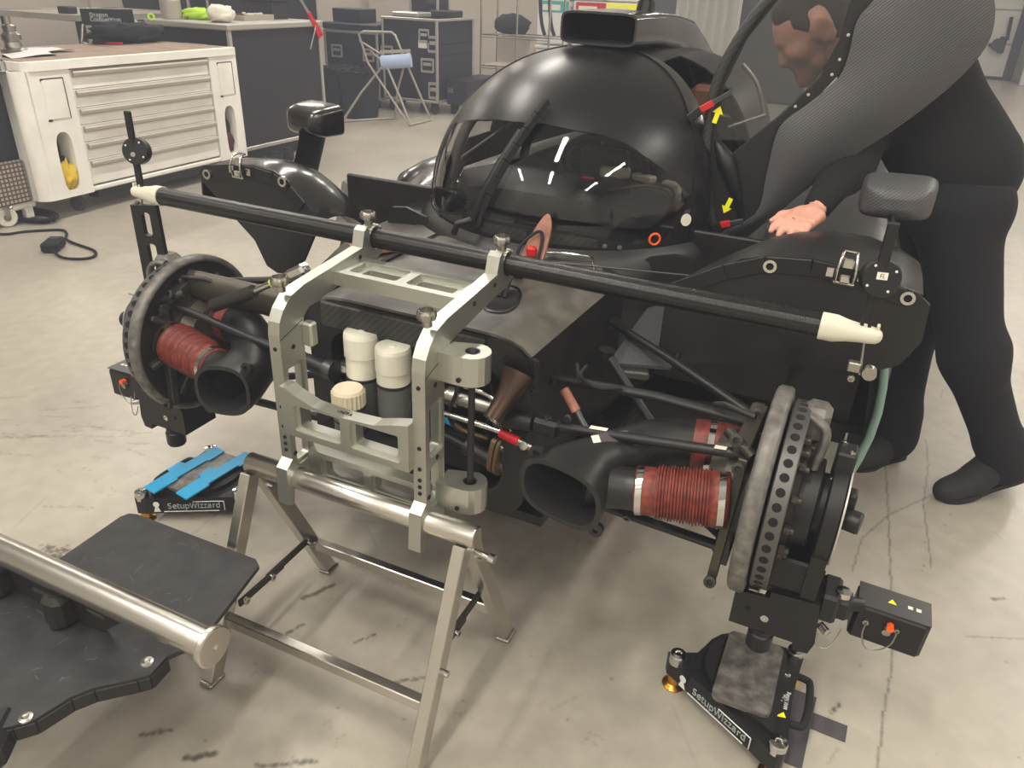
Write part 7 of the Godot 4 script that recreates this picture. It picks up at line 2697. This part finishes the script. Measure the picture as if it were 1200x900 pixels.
func stores():
	# director's chair with printed back
	var ch := thing("folding_chair", "black folding director's chair with white lettering across its back, behind the tool chest", "chair", Vector3(-6.12, 0.05, -5.04), 0.85)
	var b := mb()
	bbox(b, Vector3(0, 0.955, 0), Vector3(0.40, 0.125, 0.012), 0.004)
	var bo := obj("backrest", b, M.bag, ch)
	var L := Transform3D(Basis(), Vector3(-0.03, 0.974, 0.008))
	text("lettering", "Dragon", 0.042, M.print_white, bo, Transform3D(Basis(), Vector3(-0.065, 0.972, 0.007)))
	text("lettering", "Competition", 0.042, M.print_white, bo, Transform3D(Basis(), Vector3(-0.02, 0.937, 0.007)))
	var f := mb()
	for x in [-0.22, 0.22]:
		tube(f, curve([Vector3(x * 0.9, 0.90, 0.0), Vector3(x * 1.0, 0.80, 0.02), Vector3(x * 1.05, 0.70, 0.03), Vector3(x * 1.05, 0.02, 0.03)], 3), 0.012, 8)
		tube(f, [Vector3(x, 0.70, 0.03), Vector3(x, 0.70, -0.42), Vector3(x, 0.02, -0.42)], 0.012, 8)
		tube(f, [Vector3(x, 0.46, 0.02), Vector3(-x, 0.05, 0.0)], 0.010, 8)
		tube(f, [Vector3(x, 0.46, -0.40), Vector3(-x, 0.05, -0.40)], 0.010, 8)
		tube(f, [Vector3(x, 0.76, 0.03), Vector3(-x * 0.1, 0.66, 0.03)], 0.010, 8)
	obj("chair_frame", f, M.steel, ch)
	var s := mb()
	bbox(s, Vector3(0, 0.47, -0.2), Vector3(0.42, 0.02, 0.42), 0.006)
	obj("seat", s, M.bag, ch)
	# table against the panelled wall
	var tb := thing("work_table", "folding table with bright metal edging against the panelled wall, behind the chair", "table", Vector3(-7.15, 0, -5.80))
	var t := mb()
	bbox(t, Vector3(0, 0.975, 0), Vector3(1.15, 0.03, 1.40), 0.004)
	obj("tabletop", t, M.grip_grey, tb)
	t = mb()
	for q in [[0.58, 0, 0.02, 1.42], [-0.58, 0, 0.02, 1.42]]:
		bbox(t, Vector3(q[0], 0.975, q[1]), Vector3(q[2], 0.05, q[3]), 0.004)
	for z in [0.71, -0.71]:
		bbox(t, Vector3(0, 0.975, z), Vector3(1.18, 0.05, 0.02), 0.004)
	obj("edge_trim", t, M.chrome, tb)
	for x in [-0.5, 0.5]:
		for z in [-0.62, 0.62]:
			var l := mb()
			bbox(l, Vector3(x, 0.48, z), Vector3(0.06, 0.96, 0.06), 0.006)
			obj("leg", l, M.dark_iron, tb)
	var bx := mb()
	bbox(bx, Vector3(-7.0, 1.02, -5.35), Vector3(0.14, 0.06, 0.1), 0.006)
	tag(obj("small_box", bx, M.cabinet_dark), "small dark box on the table by the panelled wall", "box")
	# tall dark case and wire basket in the corner
	var tc := thing("tall_case", "tall blue-black case standing in the far left corner behind the wire basket", "case", Vector3(-7.55, 0, -7.15))
	edge_box(tc, Vector3(0, 0.85, 0), Vector3(1.0, 1.68, 0.6), M.case_black)
	var tw := thing("equipment_rack", "tall dark equipment rack behind the dark cabinet", "rack", Vector3(-6.35, 0, -7.2))
	edge_box(tw, Vector3(0, 0.85, 0), Vector3(1.05, 1.68, 0.5), M.case_black)
	recess(tw, Vector3(0.2, 1.2, 0.255), 0.18, 0.12)
	var wb := thing("wire_basket", "beige wire basket with papers between the chair and the dark cabinet", "basket", Vector3(-6.20, 0.0, -5.90))
	var w := mb()
	for i in 13:
		var x := -0.36 + i * 0.06
		tube(w, [Vector3(x, 0.55, 0.2), Vector3(x, 0.93, 0.2)], 0.005, 6)
	for i in 6:
		var y := 0.55 + i * 0.076
		tube(w, [Vector3(-0.37, y, 0.2), Vector3(0.37, y, 0.2), Vector3(0.37, y, -0.2), Vector3(-0.37, y, -0.2), Vector3(-0.37, y, 0.2)], 0.006, 6)
	for x in [-0.36, 0.36]:
		for z in [-0.2, 0.2]:
			tube(w, [Vector3(x, 0.0, z), Vector3(x, 0.95, z)], 0.012, 8)
	obj("basket_wire", w, M.bottle_plastic, wb)
	w = mb()
	bbox(w, Vector3(0.0, 0.72, 0.0), Vector3(0.62, 0.32, 0.30), 0.01)
	obj("basket_contents", w, M.wall_panel, wb)
	# chrome wire shelving with a black bag, a tripod and white lidded boxes beyond
	var sh := thing("wire_shelving", "chrome wire shelving with a wooden board, to the right of the flight cases", "shelving", Vector3(-4.28, 0, -9.35))
	var p := mb()
	for q in [[-0.46, 0.15], [0.02, 0.15], [0.44, 0.15], [-0.46, -0.3], [0.44, -0.3]]:
		tube(p, [Vector3(q[0], 0.01, q[1]), Vector3(q[0], 1.75, q[1])], 0.013, 10)
	for y in [0.45, 0.80, 1.30]:
		for z in [0.15, -0.3]:
			tube(p, [Vector3(-0.46, y, z), Vector3(0.44, y, z)], 0.009, 8)
			tube(p, [Vector3(-0.46, y - 0.03, z), Vector3(0.44, y - 0.03, z)], 0.006, 6)
		for i in 16:
			tube(p, [Vector3(-0.46 + i * 0.06, y, 0.15), Vector3(-0.46 + i * 0.06, y, -0.3)], 0.003, 5)
	obj("shelf_wire", p, M.chrome, sh)
	var bd := mb()
	bbox(bd, Vector3(-0.22, 0.62, -0.29), Vector3(0.46, 0.28, 0.015), 0.003)
	bbox(bd, Vector3(-0.22, 0.455, -0.08), Vector3(0.46, 0.012, 0.4), 0.003)
	obj("shelf_board", bd, M.wall_panel, sh)
	crumple("holdall", Vector3(-4.40, 0.915, -9.35), Vector3(0.46, 0.24, 0.30), M.bag, 31, self, 0.14)
	tag(get_node("holdall"), "dark soft bag lying on the wire shelving", "bag")
	for q in [[-3.98, 0.86, "dark strap hanging at the right end of the wire shelving, nearer the bag"], [-3.86, 0.85, "dark strap hanging at the very end of the wire shelving, farther from the bag"]]:
		var cl := mb()
		tube(cl, curve([Vector3(q[0] - 0.04, 1.28, -9.3), Vector3(q[0] - 0.02, 1.1, -9.28), Vector3(q[0] + 0.02, 0.93, -9.26), Vector3(q[0] + 0.06, 0.83, -9.26)], 4), 0.022, 8)
		tag(obj("strap", cl, M.bag), q[2], "strap")
	var names := [["white storage box with a green band, leftmost of three past the shelving", M.teal, -4.45], ["white storage box with a red band, middle of three past the shelving", M.red, -3.93], ["white storage box with yellow band, rightmost of three by the column", M.yellow, -3.50]]
	for k in 3:
		for row in 2:
			var lab: String = names[k][0]
			var bxn := thing("storage_box", lab.replace("storage box", "box on the upper tier") if row == 1 else lab.replace("storage box", "box on the floor tier"), "storage box", Vector3(names[k][2], 0.62 * row, -11.0))
			var m := mb()
			bbox(m, Vector3(0, 0.29, 0), Vector3(0.46, 0.56, 0.5), 0.02)
			bbox(m, Vector3(0, 0.595, 0), Vector3(0.49, 0.04, 0.53), 0.01)
			obj("box_shell", m, M.paper, bxn)
			if row == 1:
				m = mb()
				bbox(m, Vector3(0.02, 0.48, 0.252), Vector3(0.42, 0.14, 0.006), 0.002)
				var lo := obj("lid_band", m, names[k][1], bxn)
				m = mb()
				bbox(m, Vector3(-0.02, 0.47, 0.2555), Vector3(0.26, 0.07, 0.003), 0.001)
				obj("paper_label", m, M.label_white, lo)
	# ratchet left on the front suspension
	var rt := car_thing("ratchet", "grey-handled ratchet lying across the far front corner of the car's nose", "ratchet", Vector3.ZERO)
	var h := mb()
	tube(h, [Vector3(-0.585, 0.652, -1.285), Vector3(-0.465, 0.708, -1.30)], 0.0165, 14)
	obj("handle", h, M.dark_iron, rt)
	h = mb()
	tube(h, [Vector3(-0.465, 0.708, -1.30), Vector3(-0.41, 0.738, -1.31)], 0.008, 12)
	tube(h, [Vector3(-0.39, 0.748, -1.313), Vector3(-0.355, 0.768, -1.32)], [0.010, 0.014], 14)
	bbox(h, Vector3(-0.345, 0.774, -1.322), Vector3(0.055, 0.026, 0.034), 0.008, Basis(Vector3.BACK, 0.5))
	obj("ratchet_head", h, M.chrome, rt)
	h = mb()
	tube(h, [Vector3(-0.415, 0.735, -1.309), Vector3(-0.388, 0.750, -1.314)], 0.0115, 12)
	obj("colour_band", h, M.hivis, rt)
